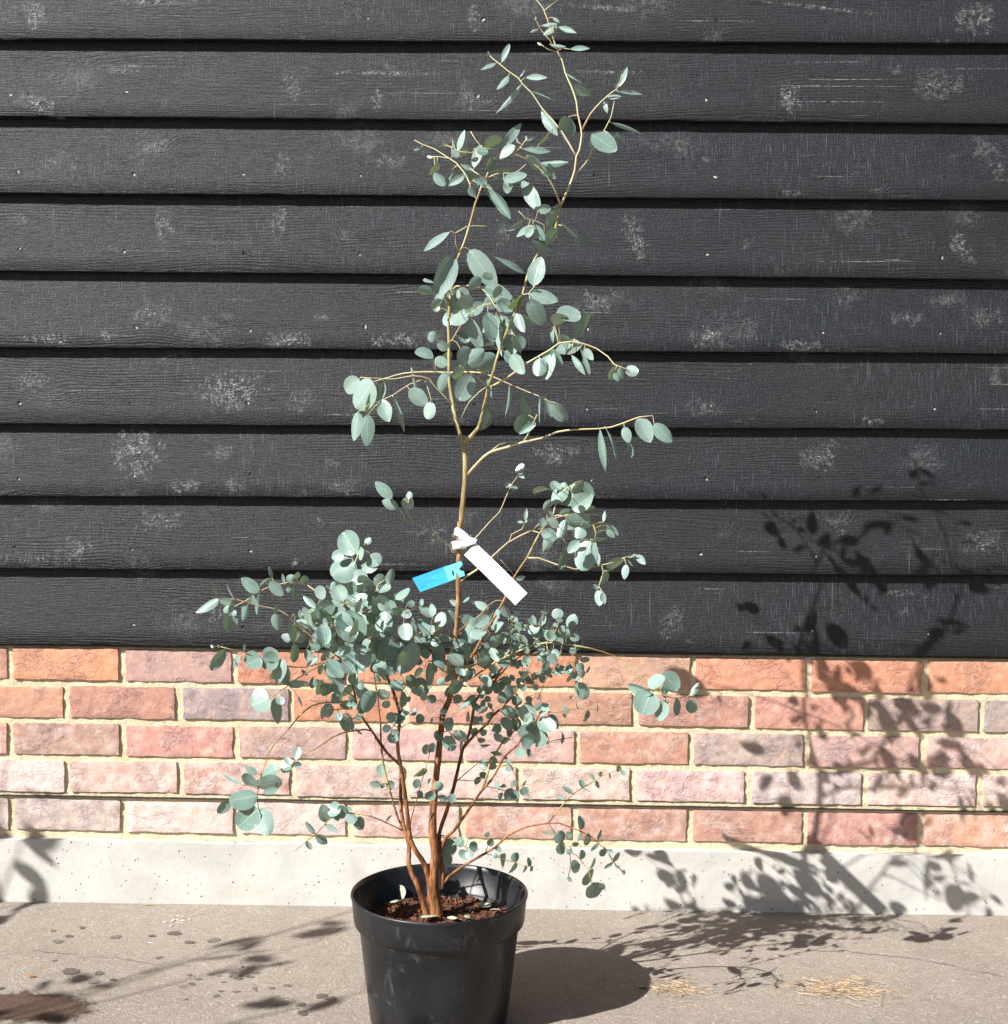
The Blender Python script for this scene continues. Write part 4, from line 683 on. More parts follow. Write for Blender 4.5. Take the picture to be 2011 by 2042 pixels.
["branch",2.5,1.1,[[-1086,-5182,5273],[-1060,-5203,5446],[-934,-5243,5624],[-861,-5271,5727],[-776,-5307,5847],[-703,-5341,5960],[-636,-5380,6095],[-577,-5416,6224],[-498,-5440,6362],[-413,-5461,6503],[-359,-5472,6598],[-305,-5482,6694],[-251,-5490,6799],[-199,-5498,6921],[-147,-5505,7051],[-90,-5511,7175],[-24,-5517,7284],[47,-5522,7387],[111,-5528,7487],[186,-5540,7640],[251,-5553,7778],[313,-5566,7887],[371,-5580,7973],[471,-5602,8078],[592,-5625,8122],[704,-5649,8154],[833,-5680,8169],[975,-5718,8137],[1094,-5757,8077],[1154,-5816,7901],[1134,-5856,7784]],[[[807,-5674,8166],[798,-5728,8223],[789,-5783,8257]],[[781,-5668,8163],[776,-5687,8181],[772,-5705,8191]],[[999,-5726,8125],[957,-5721,8062],[915,-5715,7971]],[[1124,-5787,7989],[1222,-5718,8040],[1320,-5649,8051]],[[1117,-5779,8011],[1186,-5881,8064],[1255,-5983,8077]],[[1132,-5794,7967],[1221,-5843,8015],[1309,-5892,8030]],[[1154,-5816,7901],[1232,-5855,7940],[1310,-5893,7950]],[[-101,-5510,7150],[-85,-5517,7150],[-69,-5523,7143]],[[-624,-5387,6121],[-535,-5484,6115],[-446,-5580,6067]],[[-636,-5380,6095],[-552,-5451,6094],[-469,-5522,6056]],[[-732,-5328,5915],[-750,-5299,5926],[-768,-5270,5926]],[[-746,-5321,5892],[-716,-5626,5992],[-685,-5931,5992]],[[-761,-5314,5870],[-700,-5677,5963],[-639,-6041,5938]],[[-647,-5374,6073],[-619,-5054,6051],[-592,-4734,5923]],[[-511,-5436,6339],[-444,-5329,6296],[-377,-5221,6207]],[[-746,-5321,5892],[-801,-5168,5923],[-855,-5015,5901]],[[-636,-5380,6095],[-554,-5233,6050],[-472,-5085,5945]],[[-413,-5461,6503],[-436,-5856,6647],[-458,-6252,6661]],[[-498,-5440,6362],[-432,-5807,6452],[-366,-6174,6423]],[[-498,-5440,6362],[-513,-5114,6373],[-529,-4788,6279]],[[-875,-5266,5707],[-861,-5712,5872],[-847,-6158,5892]],[[-658,-5367,6050],[-719,-5395,6094],[-780,-5422,6115]],[[-810,-5293,5799],[-837,-5087,5812],[-865,-4881,5757]],[[-875,-5266,5707],[-862,-5660,5842],[-849,-6054,5850]],[[-524,-5432,6316],[-503,-5786,6420],[-482,-6140,6409]],[[-1060,-5203,5446],[-1056,-5357,5508],[-1051,-5511,5518]],[[-691,-5348,5983],[-725,-5312,6005],[-758,-5277,6011]],[[-761,-5314,5870],[-713,-5031,5834],[-666,-4748,5702]],[[-776,-5307,5847],[-782,-5270,5849],[-788,-5233,5839]],[[-717,-5334,5937],[-647,-5767,6048],[-576,-6199,6018]],[[-564,-5420,6247],[-544,-5747,6346],[-524,-6075,6340]],[[-875,-5266,5707],[-867,-5232,5705],[-859,-5198,5692]],[[-1060,-5203,5446],[-1057,-5396,5526],[-1054,-5589,5541]],[[-373,-5469,6574],[-352,-5739,6648],[-332,-6008,6634]],[[-537,-5428,6293],[-489,-5724,6371],[-440,-6019,6353]],[[328,-5570,7909],[331,-5771,7953],[334,-5973,7932]],[[357,-5576,7952],[349,-5951,8045],[340,-6326,8017]]]],
["twig",1.0,0.5,[[491,-5606,8099],[531,-5472,8294],[570,-5427,8435],[647,-5412,8504],[748,-5381,8581],[835,-5326,8637],[961,-5221,8674]],[[[628,-5416,8487],[598,-5432,8531],[568,-5448,8559]],[[537,-5465,8317],[523,-5489,8322],[510,-5512,8317]],[[537,-5465,8317],[595,-5455,8315],[653,-5446,8294]],[[728,-5387,8565],[761,-5399,8530],[795,-5410,8477]],[[961,-5221,8674],[960,-5243,8669],[960,-5265,8656]],[[550,-5450,8364],[525,-5415,8374],[500,-5381,8370]],[[491,-5606,8099],[486,-5620,8106],[481,-5634,8108]],[[628,-5416,8487],[627,-5280,8500],[626,-5145,8470]],[[647,-5412,8504],[626,-5809,8604],[605,-6206,8577]],[[570,-5427,8435],[495,-5586,8527],[419,-5745,8559]]]],
["twig",1.1,0.5,[[112,-5528,7475],[275,-5570,7481],[419,-5615,7438],[560,-5668,7393],[701,-5725,7370],[841,-5786,7338],[1020,-5863,7359],[1128,-5910,7389],[1235,-5956,7423],[1411,-6030,7473]],[]],
["twig",0.8,0.4,[[1134,-5856,7784],[1174,-5906,7668],[1215,-5953,7492],[1267,-5952,7332],[1240,-5978,7219],[1196,-6046,7102]],[[[1134,-5856,7784],[1086,-5810,7800],[1037,-5763,7794]],[[1134,-5856,7784],[1103,-5884,7792],[1072,-5912,7788]],[[1134,-5856,7784],[1011,-5984,7822],[887,-6112,7804]],[[1134,-5856,7784],[1124,-5878,7789],[1113,-5900,7787]],[[1189,-5924,7602],[1181,-5932,7609],[1174,-5941,7611]],[[1196,-6046,7102],[1198,-6017,7084],[1200,-5988,7054]],[[1196,-6046,7102],[1193,-6024,7084],[1189,-6002,7056]],[[1196,-6046,7102],[1226,-6076,7075],[1255,-6107,7030]]]],
["twig",0.7,0.4,[[1267,-5952,7332],[1361,-5857,7333],[1445,-5798,7412],[1517,-5896,7510],[1575,-5926,7534],[1723,-5786,7572]],[[[1575,-5926,7534],[1593,-5956,7497],[1612,-5986,7441]],[[1723,-5786,7572],[1750,-5829,7580],[1777,-5872,7571]],[[1648,-5856,7553],[1653,-5870,7545],[1657,-5883,7531]],[[1599,-5903,7540],[1609,-5889,7528],[1618,-5875,7509]],[[1330,-5889,7333],[1324,-5902,7333],[1319,-5914,7329]]]],
["twig",0.7,0.4,[[-90,-5512,7196],[-192,-5591,7326],[-301,-5725,7462]],[]],
["stem",5.2,2.2,[[-1418,-5160,1551],[-1468,-5155,1688],[-1515,-5157,1830],[-1557,-5164,1987],[-1600,-5171,2136],[-1658,-5158,2248],[-1710,-5140,2340],[-1756,-5106,2479],[-1753,-5071,2601],[-1754,-5029,2736],[-1792,-4990,2852],[-1837,-4951,2970],[-1872,-4913,3105],[-1899,-4881,3253],[-1909,-4863,3361],[-1913,-4849,3475],[-1915,-4842,3589],[-1915,-4838,3752],[-1912,-4840,3914]],[]],
["stem",4.4,1.6,[[-1388,-5161,1812],[-1397,-5170,1940],[-1406,-5180,2068],[-1419,-5190,2189],[-1450,-5206,2356],[-1492,-5220,2500],[-1554,-5232,2604],[-1618,-5243,2698],[-1671,-5255,2806],[-1712,-5268,2919],[-1730,-5279,3029],[-1742,-5294,3161],[-1753,-5307,3280],[-1766,-5323,3415],[-1781,-5340,3558],[-1801,-5359,3719],[-1823,-5380,3886],[-1840,-5397,4017],[-1860,-5413,4148],[-1881,-5428,4260],[-1899,-5445,4387],[-1902,-5462,4524],[-1897,-5479,4648],[-1876,-5496,4778],[-1857,-5519,4953],[-1881,-5535,5069],[-1918,-5554,5207],[-1957,-5573,5339],[-1998,-5590,5454],[-2042,-5605,5561],[-2076,-5619,5657],[-2115,-5648,5869],[-2133,-5677,6080],[-2106,-5698,6233],[-2067,-5721,6397],[-2026,-5742,6545],[-1982,-5762,6691]],[[[-2026,-5742,6545],[-2004,-5748,6540],[-1983,-5755,6526]],[[-2111,-5695,6208],[-2118,-5719,6215],[-2126,-5743,6215]],[[-2115,-5691,6182],[-2132,-5703,6189],[-2149,-5714,6189]],[[-1925,-5558,5234],[-1945,-5529,5222],[-1964,-5499,5198]],[[-1888,-5539,5097],[-1859,-5463,5097],[-1830,-5387,5072]],[[-2059,-5612,5609],[-2066,-5632,5609],[-2072,-5652,5601]],[[-1893,-5482,4674],[-1917,-5521,4700],[-1941,-5559,4710]],[[-2081,-5623,5684],[-2016,-5655,5721],[-1952,-5688,5734]],[[-2105,-5641,5816],[-2039,-6080,5968],[-1973,-6519,5975]],[[-2095,-5634,5763],[-2054,-5585,5782],[-2012,-5537,5779]],[[-2050,-5609,5585],[-2026,-5697,5629],[-2002,-5785,5642]],[[-2105,-5641,5816],[-2061,-5324,5824],[-2017,-5007,5727]],[[-2033,-5738,6520],[-2029,-5499,6515],[-2025,-5260,6432]],[[-2087,-5709,6315],[-2076,-6041,6424],[-2065,-6373,6425]],[[-2110,-5645,5843],[-2148,-5623,5841],[-2187,-5601,5824]],[[-2068,-5616,5633],[-2129,-5364,5620],[-2190,-5112,5521]],[[-1869,-5527,5011],[-1771,-5747,5117],[-1672,-5966,5144]],[[-1870,-5503,4828],[-1858,-5595,4869],[-1845,-5687,4879]],[[-1875,-5531,5040],[-1884,-5543,5043],[-1894,-5554,5042]],[[-1857,-5519,4953],[-1795,-5197,4944],[-1733,-4874,4828]]]],
["stem",1.9,1.2,[[-1847,-4959,2951],[-1895,-4946,3041],[-1948,-4925,3156],[-1992,-4898,3275],[-2041,-4864,3417],[-2088,-4828,3561],[-2121,-4802,3667],[-2153,-4781,3778],[-2182,-4762,3888],[-2206,-4745,3994],[-2229,-4724,4130],[-2245,-4706,4260],[-2256,-4691,4371],[-2261,-4663,4583],[-2275,-4646,4700],[-2291,-4629,4817],[-2317,-4594,5027],[-2342,-4571,5155],[-2367,-4545,5277],[-2394,-4508,5444],[-2410,-4482,5549],[-2431,-4448,5682],[-2455,-4408,5826],[-2477,-4369,5964]],[[[-2477,-4369,5964],[-2477,-4371,6053],[-2477,-4374,6118]],[[-2477,-4369,5964],[-2462,-4400,6023],[-2448,-4432,6062]],[[-2427,-4455,5656],[-2412,-4380,5664],[-2397,-4305,5648]],[[-2477,-4369,5964],[-2535,-4330,6058],[-2593,-4292,6119]],[[-2414,-4475,5576],[-2402,-4561,5605],[-2389,-4647,5605]],[[-2455,-4408,5826],[-2476,-4090,5830],[-2497,-3771,5731]],[[-2435,-4441,5706],[-2433,-4393,5702],[-2430,-4344,5681]],[[-2477,-4369,5964],[-2444,-4489,6035],[-2412,-4609,6064]],[[-2477,-4369,5964],[-2509,-4500,6101],[-2542,-4632,6182]],[[-2371,-4540,5301],[-2314,-4671,5353],[-2258,-4801,5357]]]],
["branch",2.6,1.2,[[-1860,-5413,4148],[-1962,-5446,4246],[-2061,-5487,4353],[-2168,-5547,4513],[-2236,-5590,4627],[-2109,-5655,4492],[-2169,-5692,4592],[-2263,-5751,4749],[-2355,-5808,4901],[-2434,-5861,5040],[-2488,-5916,5195],[-2504,-5955,5309],[-2518,-6000,5437],[-2551,-6046,5560],[-2566,-6098,5699],[-2534,-6146,5824],[-2484,-6202,5960],[-2446,-6248,6072],[-2438,-6310,6223]],[[[-2518,-6000,5437],[-2508,-6002,5439],[-2497,-6005,5438]],[[-2524,-6157,5851],[-2605,-5911,5868],[-2685,-5665,5801]],[[-2444,-6269,6122],[-2415,-6357,6157],[-2386,-6445,6161]],[[-2438,-6310,6223],[-2427,-6343,6303],[-2416,-6375,6358]],[[-2484,-6202,5960],[-2529,-6205,5986],[-2574,-6209,5996]],[[-2438,-6310,6223],[-2455,-6544,6355],[-2472,-6777,6407]],[[-2438,-6310,6223],[-2430,-6502,6322],[-2421,-6693,6357]],[[-2553,-6117,5749],[-2567,-5855,5739],[-2580,-5592,5644]],[[-2538,-6028,5511],[-2577,-5804,5506],[-2616,-5580,5427]],[[-2443,-5870,5066],[-2450,-5932,5090],[-2457,-5993,5093]],[[-2518,-6000,5437],[-2414,-6410,5600],[-2310,-6820,5624]]]],
["branch",1.6,0.7,[[-2465,-6259,6103],[-2628,-6235,6137],[-2752,-6208,6090],[-2768,-6181,6193],[-2761,-6148,6352],[-2747,-6137,6452],[-2727,-6128,6568],[-2705,-6122,6681],[-2685,-6118,6772],[-2626,-6112,6933],[-2614,-6106,7038],[-2599,-6097,7152],[-2558,-6081,7275],[-2514,-6060,7390],[-2459,-6022,7547],[-2366,-5970,7704]],[[[-2614,-6106,7038],[-2636,-6137,7055],[-2658,-6168,7060]],[[-2685,-6118,6772],[-2677,-6104,6773],[-2669,-6089,6768]],[[-2690,-6119,6749],[-2708,-6119,6753],[-2725,-6119,6751]],[[-2690,-6119,6749],[-2665,-6137,6748],[-2640,-6155,6737]],[[-2459,-6022,7547],[-2471,-6008,7559],[-2483,-5995,7564]],[[-2482,-6038,7480],[-2575,-6073,7534],[-2668,-6107,7553]],[[-2366,-5970,7704],[-2367,-5957,7716],[-2369,-5944,7722]],[[-2475,-6033,7502],[-2467,-6026,7506],[-2459,-6019,7507]],[[-2412,-5996,7626],[-2344,-6016,7601],[-2277,-6036,7551]],[[-2412,-5996,7626],[-2310,-5965,7583],[-2209,-5933,7501]],[[-2582,-6091,7201],[-2576,-6088,7198],[-2570,-6085,7191]],[[-2605,-6101,7106],[-2521,-6137,7119],[-2438,-6174,7103]],[[-2756,-6201,6116],[-2777,-5994,6117],[-2799,-5787,6051]],[[-2626,-6112,6933],[-2560,-6418,7026],[-2493,-6724,7017]],[[-2751,-6140,6427],[-2858,-5784,6438],[-2965,-5428,6330]],[[-2617,-6108,7011],[-2637,-5888,7015],[-2656,-5668,6948]],[[-2763,-6158,6307],[-2754,-6521,6422],[-2746,-6884,6420]],[[-2710,-6123,6659],[-2627,-6208,6675],[-2544,-6294,6654]],[[-2765,-6167,6261],[-2785,-5918,6254],[-2805,-5668,6166]],[[-2751,-6140,6427],[-2824,-6151,6446],[-2898,-6163,6441]],[[-2757,-6145,6377],[-2675,-6492,6491],[-2593,-6838,6490]],[[-2747,-6137,6452],[-2845,-5787,6456],[-2942,-5437,6342]],[[-2751,-6140,6427],[-2873,-5781,6438],[-2996,-5423,6326]],[[-2754,-6143,6402],[-2799,-6095,6410],[-2845,-6047,6397]],[[-2761,-6148,6352],[-2785,-5759,6355],[-2809,-5369,6231]]]],
["twig",1.1,0.5,[[-2675,-6116,6812],[-2760,-6092,6897],[-2854,-6064,6964],[-2981,-6032,6972],[-3105,-6000,6972],[-3255,-5948,7065],[-3426,-5893,7117],[-3642,-5825,7065],[-3837,-5761,7014],[-4035,-5693,6921],[-4148,-5650,6842],[-4259,-5608,6763],[-4437,-5546,6669],[-4527,-5515,6622]],[[[-4527,-5515,6622],[-4531,-5497,6633],[-4535,-5479,6638]],[[-4527,-5515,6622],[-4506,-5564,6608],[-4485,-5614,6575]],[[-4527,-5515,6622],[-4521,-5567,6598],[-4515,-5618,6554]],[[-4335,-5582,6723],[-4337,-5504,6702],[-4339,-5427,6654]],[[-4148,-5650,6842],[-4134,-5663,6842],[-4121,-5677,6836]],[[-4035,-5693,6921],[-4033,-5702,6914],[-4031,-5711,6903]],[[-3813,-5769,7021],[-3819,-5798,7094],[-3824,-5827,7145]],[[-3788,-5777,7027],[-3808,-5741,7089],[-3828,-5704,7130]],[[-3837,-5761,7014],[-3836,-5820,7069],[-3835,-5879,7100]],[[-3615,-5833,7072],[-3612,-5860,7067],[-3610,-5886,7053]],[[-3453,-5884,7111],[-3447,-5906,7130],[-3440,-5928,7141]],[[-3480,-5876,7104],[-3482,-5896,7115],[-3483,-5915,7119]],[[-3480,-5876,7104],[-3476,-5871,7091],[-3472,-5866,7072]],[[-3561,-5850,7085],[-3557,-5856,7053],[-3554,-5861,7010]],[[-2675,-6116,6812],[-2621,-6112,6792],[-2566,-6108,6752]],[[-2675,-6116,6812],[-2620,-6194,6839],[-2564,-6272,6835]],[[-2675,-6116,6812],[-2509,-6481,6863],[-2342,-6847,6785]],[[-2675,-6116,6812],[-2581,-6225,6798],[-2487,-6334,6736]],[[-2692,-6111,6829],[-2627,-6537,6961],[-2562,-6963,6954]],[[-2709,-6107,6846],[-2771,-6024,6810],[-2833,-5941,6736]],[[-2675,-6116,6812],[-2602,-6238,6814],[-2529,-6361,6770]],[[-2835,-6070,6950],[-2765,-6472,7080],[-2696,-6875,7077]],[[-2779,-6086,6910],[-2863,-5846,6858],[-2947,-5607,6718]]]],
["twig",1.2,0.5,[[-2731,-6213,6092],[-2830,-6220,6122],[-2969,-6227,6201],[-3063,-6230,6265],[-3167,-6234,6340],[-3277,-6256,6433],[-3378,-6285,6526],[-3508,-6334,6671],[-3599,-6363,6720],[-3696,-6392,6757],[-3884,-6443,6801],[-4073,-6483,6864],[-4227,-6504,6904],[-4346,-6516,6906],[-4479,-6524,6903]],[[[-4479,-6524,6903],[-4479,-6544,6914],[-4480,-6563,6918]],[[-4452,-6523,6904],[-4451,-6544,6900],[-4450,-6566,6890]],[[-4031,-6474,6850],[-4033,-6522,6841],[-4035,-6571,6817]],[[-3361,-6280,6510],[-3367,-6297,6513],[-3373,-6314,6510]],[[-3294,-6261,6448],[-3368,-6290,6378],[-3442,-6319,6270]],[[-3443,-6310,6599],[-3410,-6303,6641],[-3376,-6296,6668]],[[-3241,-6249,6402],[-3334,-6187,6315],[-3427,-6124,6178]],[[-3647,-6378,6739],[-3651,-6392,6714],[-3654,-6405,6680]],[[-3647,-6378,6739],[-3650,-6397,6724],[-3652,-6416,6701]],[[-3025,-6229,6239],[-3014,-6249,6258],[-3002,-6269,6268]],[[-3007,-6228,6227],[-3014,-6252,6222],[-3021,-6276,6209]],[[-2929,-6225,6179],[-2915,-6251,6211],[-2901,-6277,6231]],[[-3084,-6231,6280],[-3104,-6246,6250],[-3123,-6262,6205]],[[-2830,-6220,6122],[-2829,-6228,6106],[-2828,-6235,6084]],[[-3025,-6229,6239],[-3021,-6001,6298],[-3017,-5774,6283]],[[-3084,-6231,6280],[-3152,-6209,6211],[-3220,-6187,6106]],[[-3025,-6229,6239],[-3031,-6113,6255],[-3038,-5998,6234]],[[-3044,-6229,6252],[-3040,-5916,6338],[-3035,-5603,6324]],[[-3105,-6231,6295],[-3077,-6595,6372],[-3048,-6959,6332]],[[-2949,-6226,6190],[-3023,-5882,6158],[-3096,-5539,6009]],[[-3063,-6230,6265],[-3005,-6519,6378],[-2947,-6808,6395]],[[-3007,-6228,6227],[-2937,-6552,6356],[-2868,-6876,6377]]]],
["twig",1.3,0.5,[[-2628,-6235,6137],[-2765,-6255,6068],[-2824,-6261,5988],[-2914,-6264,5945],[-3022,-6268,5906],[-3212,-6327,5864],[-3344,-6392,5871],[-3484,-6474,5897],[-3621,-6564,5947],[-3747,-6646,6004],[-3854,-6708,6054],[-3941,-6752,6099],[-4049,-6796,6164],[-4234,-6840,6208],[-4385,-6859,6248]],[[[-2628,-6235,6137],[-2615,-6331,6227],[-2601,-6426,6279]],[[-2673,-6242,6114],[-2644,-6217,6059],[-2614,-6192,5979]],[[-3832,-6696,6044],[-3821,-6709,6063],[-3810,-6722,6076]],[[-3811,-6683,6034],[-3806,-6701,6048],[-3801,-6719,6055]],[[-3832,-6696,6044],[-3817,-6681,6092],[-3802,-6666,6125]],[[-3530,-6504,5914],[-3512,-6567,5993],[-3495,-6629,6044]],[[-3575,-6534,5930],[-3591,-6493,5900],[-3607,-6452,5851]],[[-3484,-6474,5897],[-3483,-6480,5890],[-3482,-6487,5879]],[[-4320,-6851,6231],[-4329,-6831,6220],[-4338,-6811,6201]],[[-4095,-6807,6175],[-4091,-6827,6158],[-4087,-6847,6133]],[[-4049,-6796,6164],[-4044,-6771,6173],[-4040,-6747,6175]],[[-3278,-6360,5867],[-3282,-6302,5843],[-3286,-6244,5797]],[[-4385,-6859,6248],[-4413,-6947,6267],[-4441,-7035,6257]],[[-4385,-6859,6248],[-4405,-6836,6244],[-4425,-6813,6230]],[[-2765,-6255,6068],[-2731,-6474,6151],[-2697,-6693,6162]],[[-2846,-6262,5977],[-2861,-6043,5929],[-2876,-5824,5805]],[[-2765,-6255,6068],[-2719,-6578,6183],[-2673,-6902,6191]],[[-3001,-6267,5914],[-3072,-5976,5983],[-3143,-5684,5956]]]],
["twig",1.0,0.5,[[-2764,-6256,6048],[-2857,-6287,5982],[-2952,-6335,5919],[-3065,-6375,5854],[-3181,-6392,5786],[-3287,-6400,5724],[-3377,-6409,5667],[-3492,-6435,5570],[-3639,-6499,5481],[-3709,-6545,5429]],[[[-2876,-6297,5970],[-2922,-6203,6012],[-2967,-6109,6020]],[[-2933,-6326,5932],[-2936,-6309,5925],[-2939,-6291,5912]],[[-2952,-6335,5919],[-2951,-6342,5912],[-2950,-6349,5902]],[[-3656,-6511,5468],[-3655,-6466,5445],[-3654,-6422,5405]],[[-3602,-6483,5503],[-3571,-6546,5496],[-3539,-6610,5465]],[[-3454,-6426,5602],[-3379,-6455,5540],[-3305,-6483,5443]],[[-2764,-6256,6048],[-2695,-6333,6039],[-2625,-6411,5995]]]],
["twig",0.8,0.4,[[-3128,-6233,6361],[-3217,-6177,6492],[-3144,-6132,6647],[-3089,-6098,6743],[-3029,-6037,6857]],[[[-3100,-6105,6724],[-3096,-6096,6725],[-3091,-6087,6722]],[[-3089,-6098,6743],[-3083,-6074,6744],[-3077,-6051,6737]],[[-3196,-6164,6536],[-3236,-6175,6561],[-3275,-6186,6573]],[[-3207,-6170,6514],[-3216,-6151,6523],[-3225,-6132,6525]],[[-3207,-6170,6514],[-3231,-5980,6512],[-3256,-5790,6447]],[[-3133,-6125,6666],[-3156,-6195,6707],[-3179,-6266,6723]],[[-3165,-6144,6602],[-3128,-6424,6687],[-3090,-6704,6681]],[[-3133,-6125,6666],[-3133,-5762,6645],[-3133,-5399,6504]],[[-3079,-6088,6762],[-2991,-6448,6856],[-2903,-6809,6830]],[[-3153,-6217,6398],[-2998,-6649,6588],[-2843,-7082,6625]],[[-3191,-6193,6454],[-3113,-6555,6579],[-3035,-6918,6584]],[[-3122,-6118,6685],[-3052,-6428,6770],[-2982,-6739,6752]],[[-3191,-6193,6454],[-3223,-6011,6454],[-3254,-5829,6395]],[[-3179,-6201,6435],[-3141,-6320,6481],[-3104,-6439,6486]]]],
["twig",1.0,0.6,[[-2505,-5945,5283],[-2704,-5977,5266],[-2820,-6002,5266],[-2939,-6030,5263],[-3048,-6057,5251],[-3153,-6082,5220],[-3254,-6104,5151],[-3348,-6126,5064],[-3424,-6145,4969],[-3502,-6164,4866],[-3612,-6186,4753],[-3712,-6208,4647],[-3788,-6233,4509],[-3826,-6253,4407],[-3860,-6277,4295],[-3888,-6302,4188],[-3911,-6328,4084],[-3941,-6381,3895],[-3910,-6438,3709]],[[[-2939,-6030,5263],[-2954,-5934,5316],[-2968,-5838,5336]],[[-2750,-5987,5266],[-2752,-6017,5311],[-2754,-6047,5341]],[[-2750,-5987,5266],[-2770,-5897,5315],[-2789,-5806,5332]],[[-2750,-5987,5266],[-2749,-5970,5247],[-2747,-5954,5220]],[[-2868,-6013,5265],[-2863,-6018,5252],[-2859,-6024,5233]],[[-2966,-6037,5260],[-2956,-6076,5252],[-2946,-6115,5230]],[[-3933,-6395,3848],[-4153,-6364,3857],[-4373,-6334,3793]],[[-3929,-6402,3825],[-3981,-6410,3832],[-4034,-6418,3823]],[[-3910,-6438,3709],[-3923,-6376,3637],[-3935,-6314,3530]],[[-3926,-6354,3990],[-4053,-6324,4031],[-4180,-6294,4030]],[[-3922,-6348,4013],[-3949,-6377,4035],[-3975,-6406,4043]],[[-3888,-6302,4188],[-3916,-6331,4208],[-3944,-6361,4214]],[[-2727,-5982,5266],[-2773,-5660,5247],[-2819,-5338,5122]]]],
["twig",1.1,0.5,[[-2283,-5759,4772],[-2389,-5732,4785],[-2560,-5676,4748],[-2712,-5623,4713],[-2831,-5580,4658],[-2930,-5544,4607],[-2926,-5542,4604],[-3044,-5493,4513],[-3192,-5434,4406],[-3312,-5386,4334],[-3416,-5344,4275],[-3553,-5282,4172],[-3625,-5237,4074],[-3786,-5161,3967]],[[[-2536,-5684,4753],[-2535,-5699,4780],[-2535,-5713,4799]],[[-3786,-5161,3967],[-3780,-5197,3913],[-3773,-5232,3836]],[[-3786,-5161,3967],[-3812,-5194,3849],[-3838,-5227,3684]],[[-3786,-5161,3967],[-3806,-5170,3995],[-3826,-5178,4013]],[[-3786,-5161,3967],[-3801,-5139,3965],[-3816,-5118,3955]],[[-3530,-5292,4189],[-3528,-5305,4188],[-3526,-5318,4182]]]],
["twig",1.0,0.5,[[-1847,-4959,2951],[-1952,-4983,3009],[-2065,-5025,3075],[-2201,-5088,3160],[-2349,-5144,3235],[-2509,-5172,3273],[-2661,-5187,3296],[-2871,-5198,3328],[-2978,-5206,3246],[-3078,-5222,3138],[-3162,-5245,3043],[-3239,-5276,2958],[-3395,-5351,2850],[-3527,-5439,2748]],[[[-2560,-5177,3281],[-2558,-5176,3264],[-2557,-5175,3240]],[[-2740,-5191,3308],[-2740,-5210,3305],[-2740,-5229,3296]],[[-2740,-5191,3308],[-2744,-5180,3317],[-2748,-5170,3322]],[[-2892,-5200,3311],[-2889,-5220,3329],[-2886,-5240,3340]],[[-2914,-5201,3295],[-2968,-5188,3362],[-3022,-5175,3404]],[[-3224,-5270,2975],[-3231,-5273,2979],[-3239,-5277,2980]],[[-3224,-5270,2975],[-3221,-5273,2969],[-3218,-5277,2959]],[[-2133,-5056,3118],[-2125,-5043,3126],[-2118,-5029,3130]]]],
["twig",0.8,0.4,[[-1721,-5279,3029],[-1696,-5341,3261],[-1655,-5395,3416],[-1605,-5434,3587],[-1571,-5455,3715],[-1534,-5475,3852],[-1498,-5498,3986],[-1456,-5529,4124],[-1414,-5571,4262],[-1387,-5612,4374],[-1414,-5670,4512]],[[[-1398,-5635,4429],[-1393,-5618,4424],[-1388,-5600,4413]],[[-1393,-5623,4401],[-1381,-5605,4409],[-1369,-5587,4410]],[[-1456,-5529,4124],[-1476,-5529,4136],[-1496,-5529,4141]]]],
["twig",0.6,0.4,[[-1541,-5471,3820],[-1431,-5541,3862],[-1344,-5597,3805],[-1256,-5668,3847]],[[[-1431,-5541,3862],[-1426,-5541,3869],[-1421,-5541,3873]],[[-1285,-5644,3833],[-1282,-5636,3826],[-1279,-5628,3815]]]],
["twig",0.8,0.4,[[-2111,-4815,3600],[-2187,-4709,3657],[-2240,-4630,3789]],[[[-2231,-4643,3767],[-2224,-4643,3770],[-2217,-4644,3771]],[[-2187,-4709,3657],[-2228,-4632,3640],[-2269,-4556,3593]],[[-2187,-4709,3657],[-2178,-4695,3657],[-2169,-4681,3650]],[[-2187,-4709,3657],[-2205,-4738,3671],[-2224,-4767,3672]]]],
["twig",1.2,0.6,[[-2113,-5663,5975],[-2008,-5701,6098],[-1899,-5764,6201],[-1773,-5878,6238],[-1653,-6005,6264],[-1476,-6192,6397],[-1296,-6282,6374]],[[[-1899,-5764,6201],[-1930,-5763,6238],[-1961,-5761,6261]],[[-1608,-6052,6297],[-1601,-6058,6297],[-1593,-6064,6294]],[[-1608,-6052,6297],[-1620,-6062,6332],[-1633,-6073,6356]],[[-1653,-6005,6264],[-1646,-5995,6246],[-1640,-5986,6220]],[[-1921,-5751,6180],[-1944,-5751,6215],[-1968,-5752,6239]],[[-1805,-5850,6228],[-1807,-5772,6184],[-1810,-5694,6108]],[[-1347,-6256,6380],[-1295,-6544,6617],[-1243,-6831,6744]],[[-2078,-5676,6016],[-1988,-5682,5961],[-1897,-5688,5868]],[[-1296,-6282,6374],[-1282,-6176,6470],[-1267,-6069,6525]],[[-1683,-5973,6257],[-1697,-5870,6308],[-1712,-5767,6325]],[[-1965,-5726,6139],[-1927,-5600,6086],[-1889,-5474,5984]],[[-1608,-6052,6297],[-1665,-5816,6345],[-1723,-5580,6315]],[[-2061,-5682,6036],[-2049,-5425,6005],[-2037,-5168,5888]],[[-1943,-5739,6159],[-1916,-5724,6131],[-1890,-5710,6088]]]],
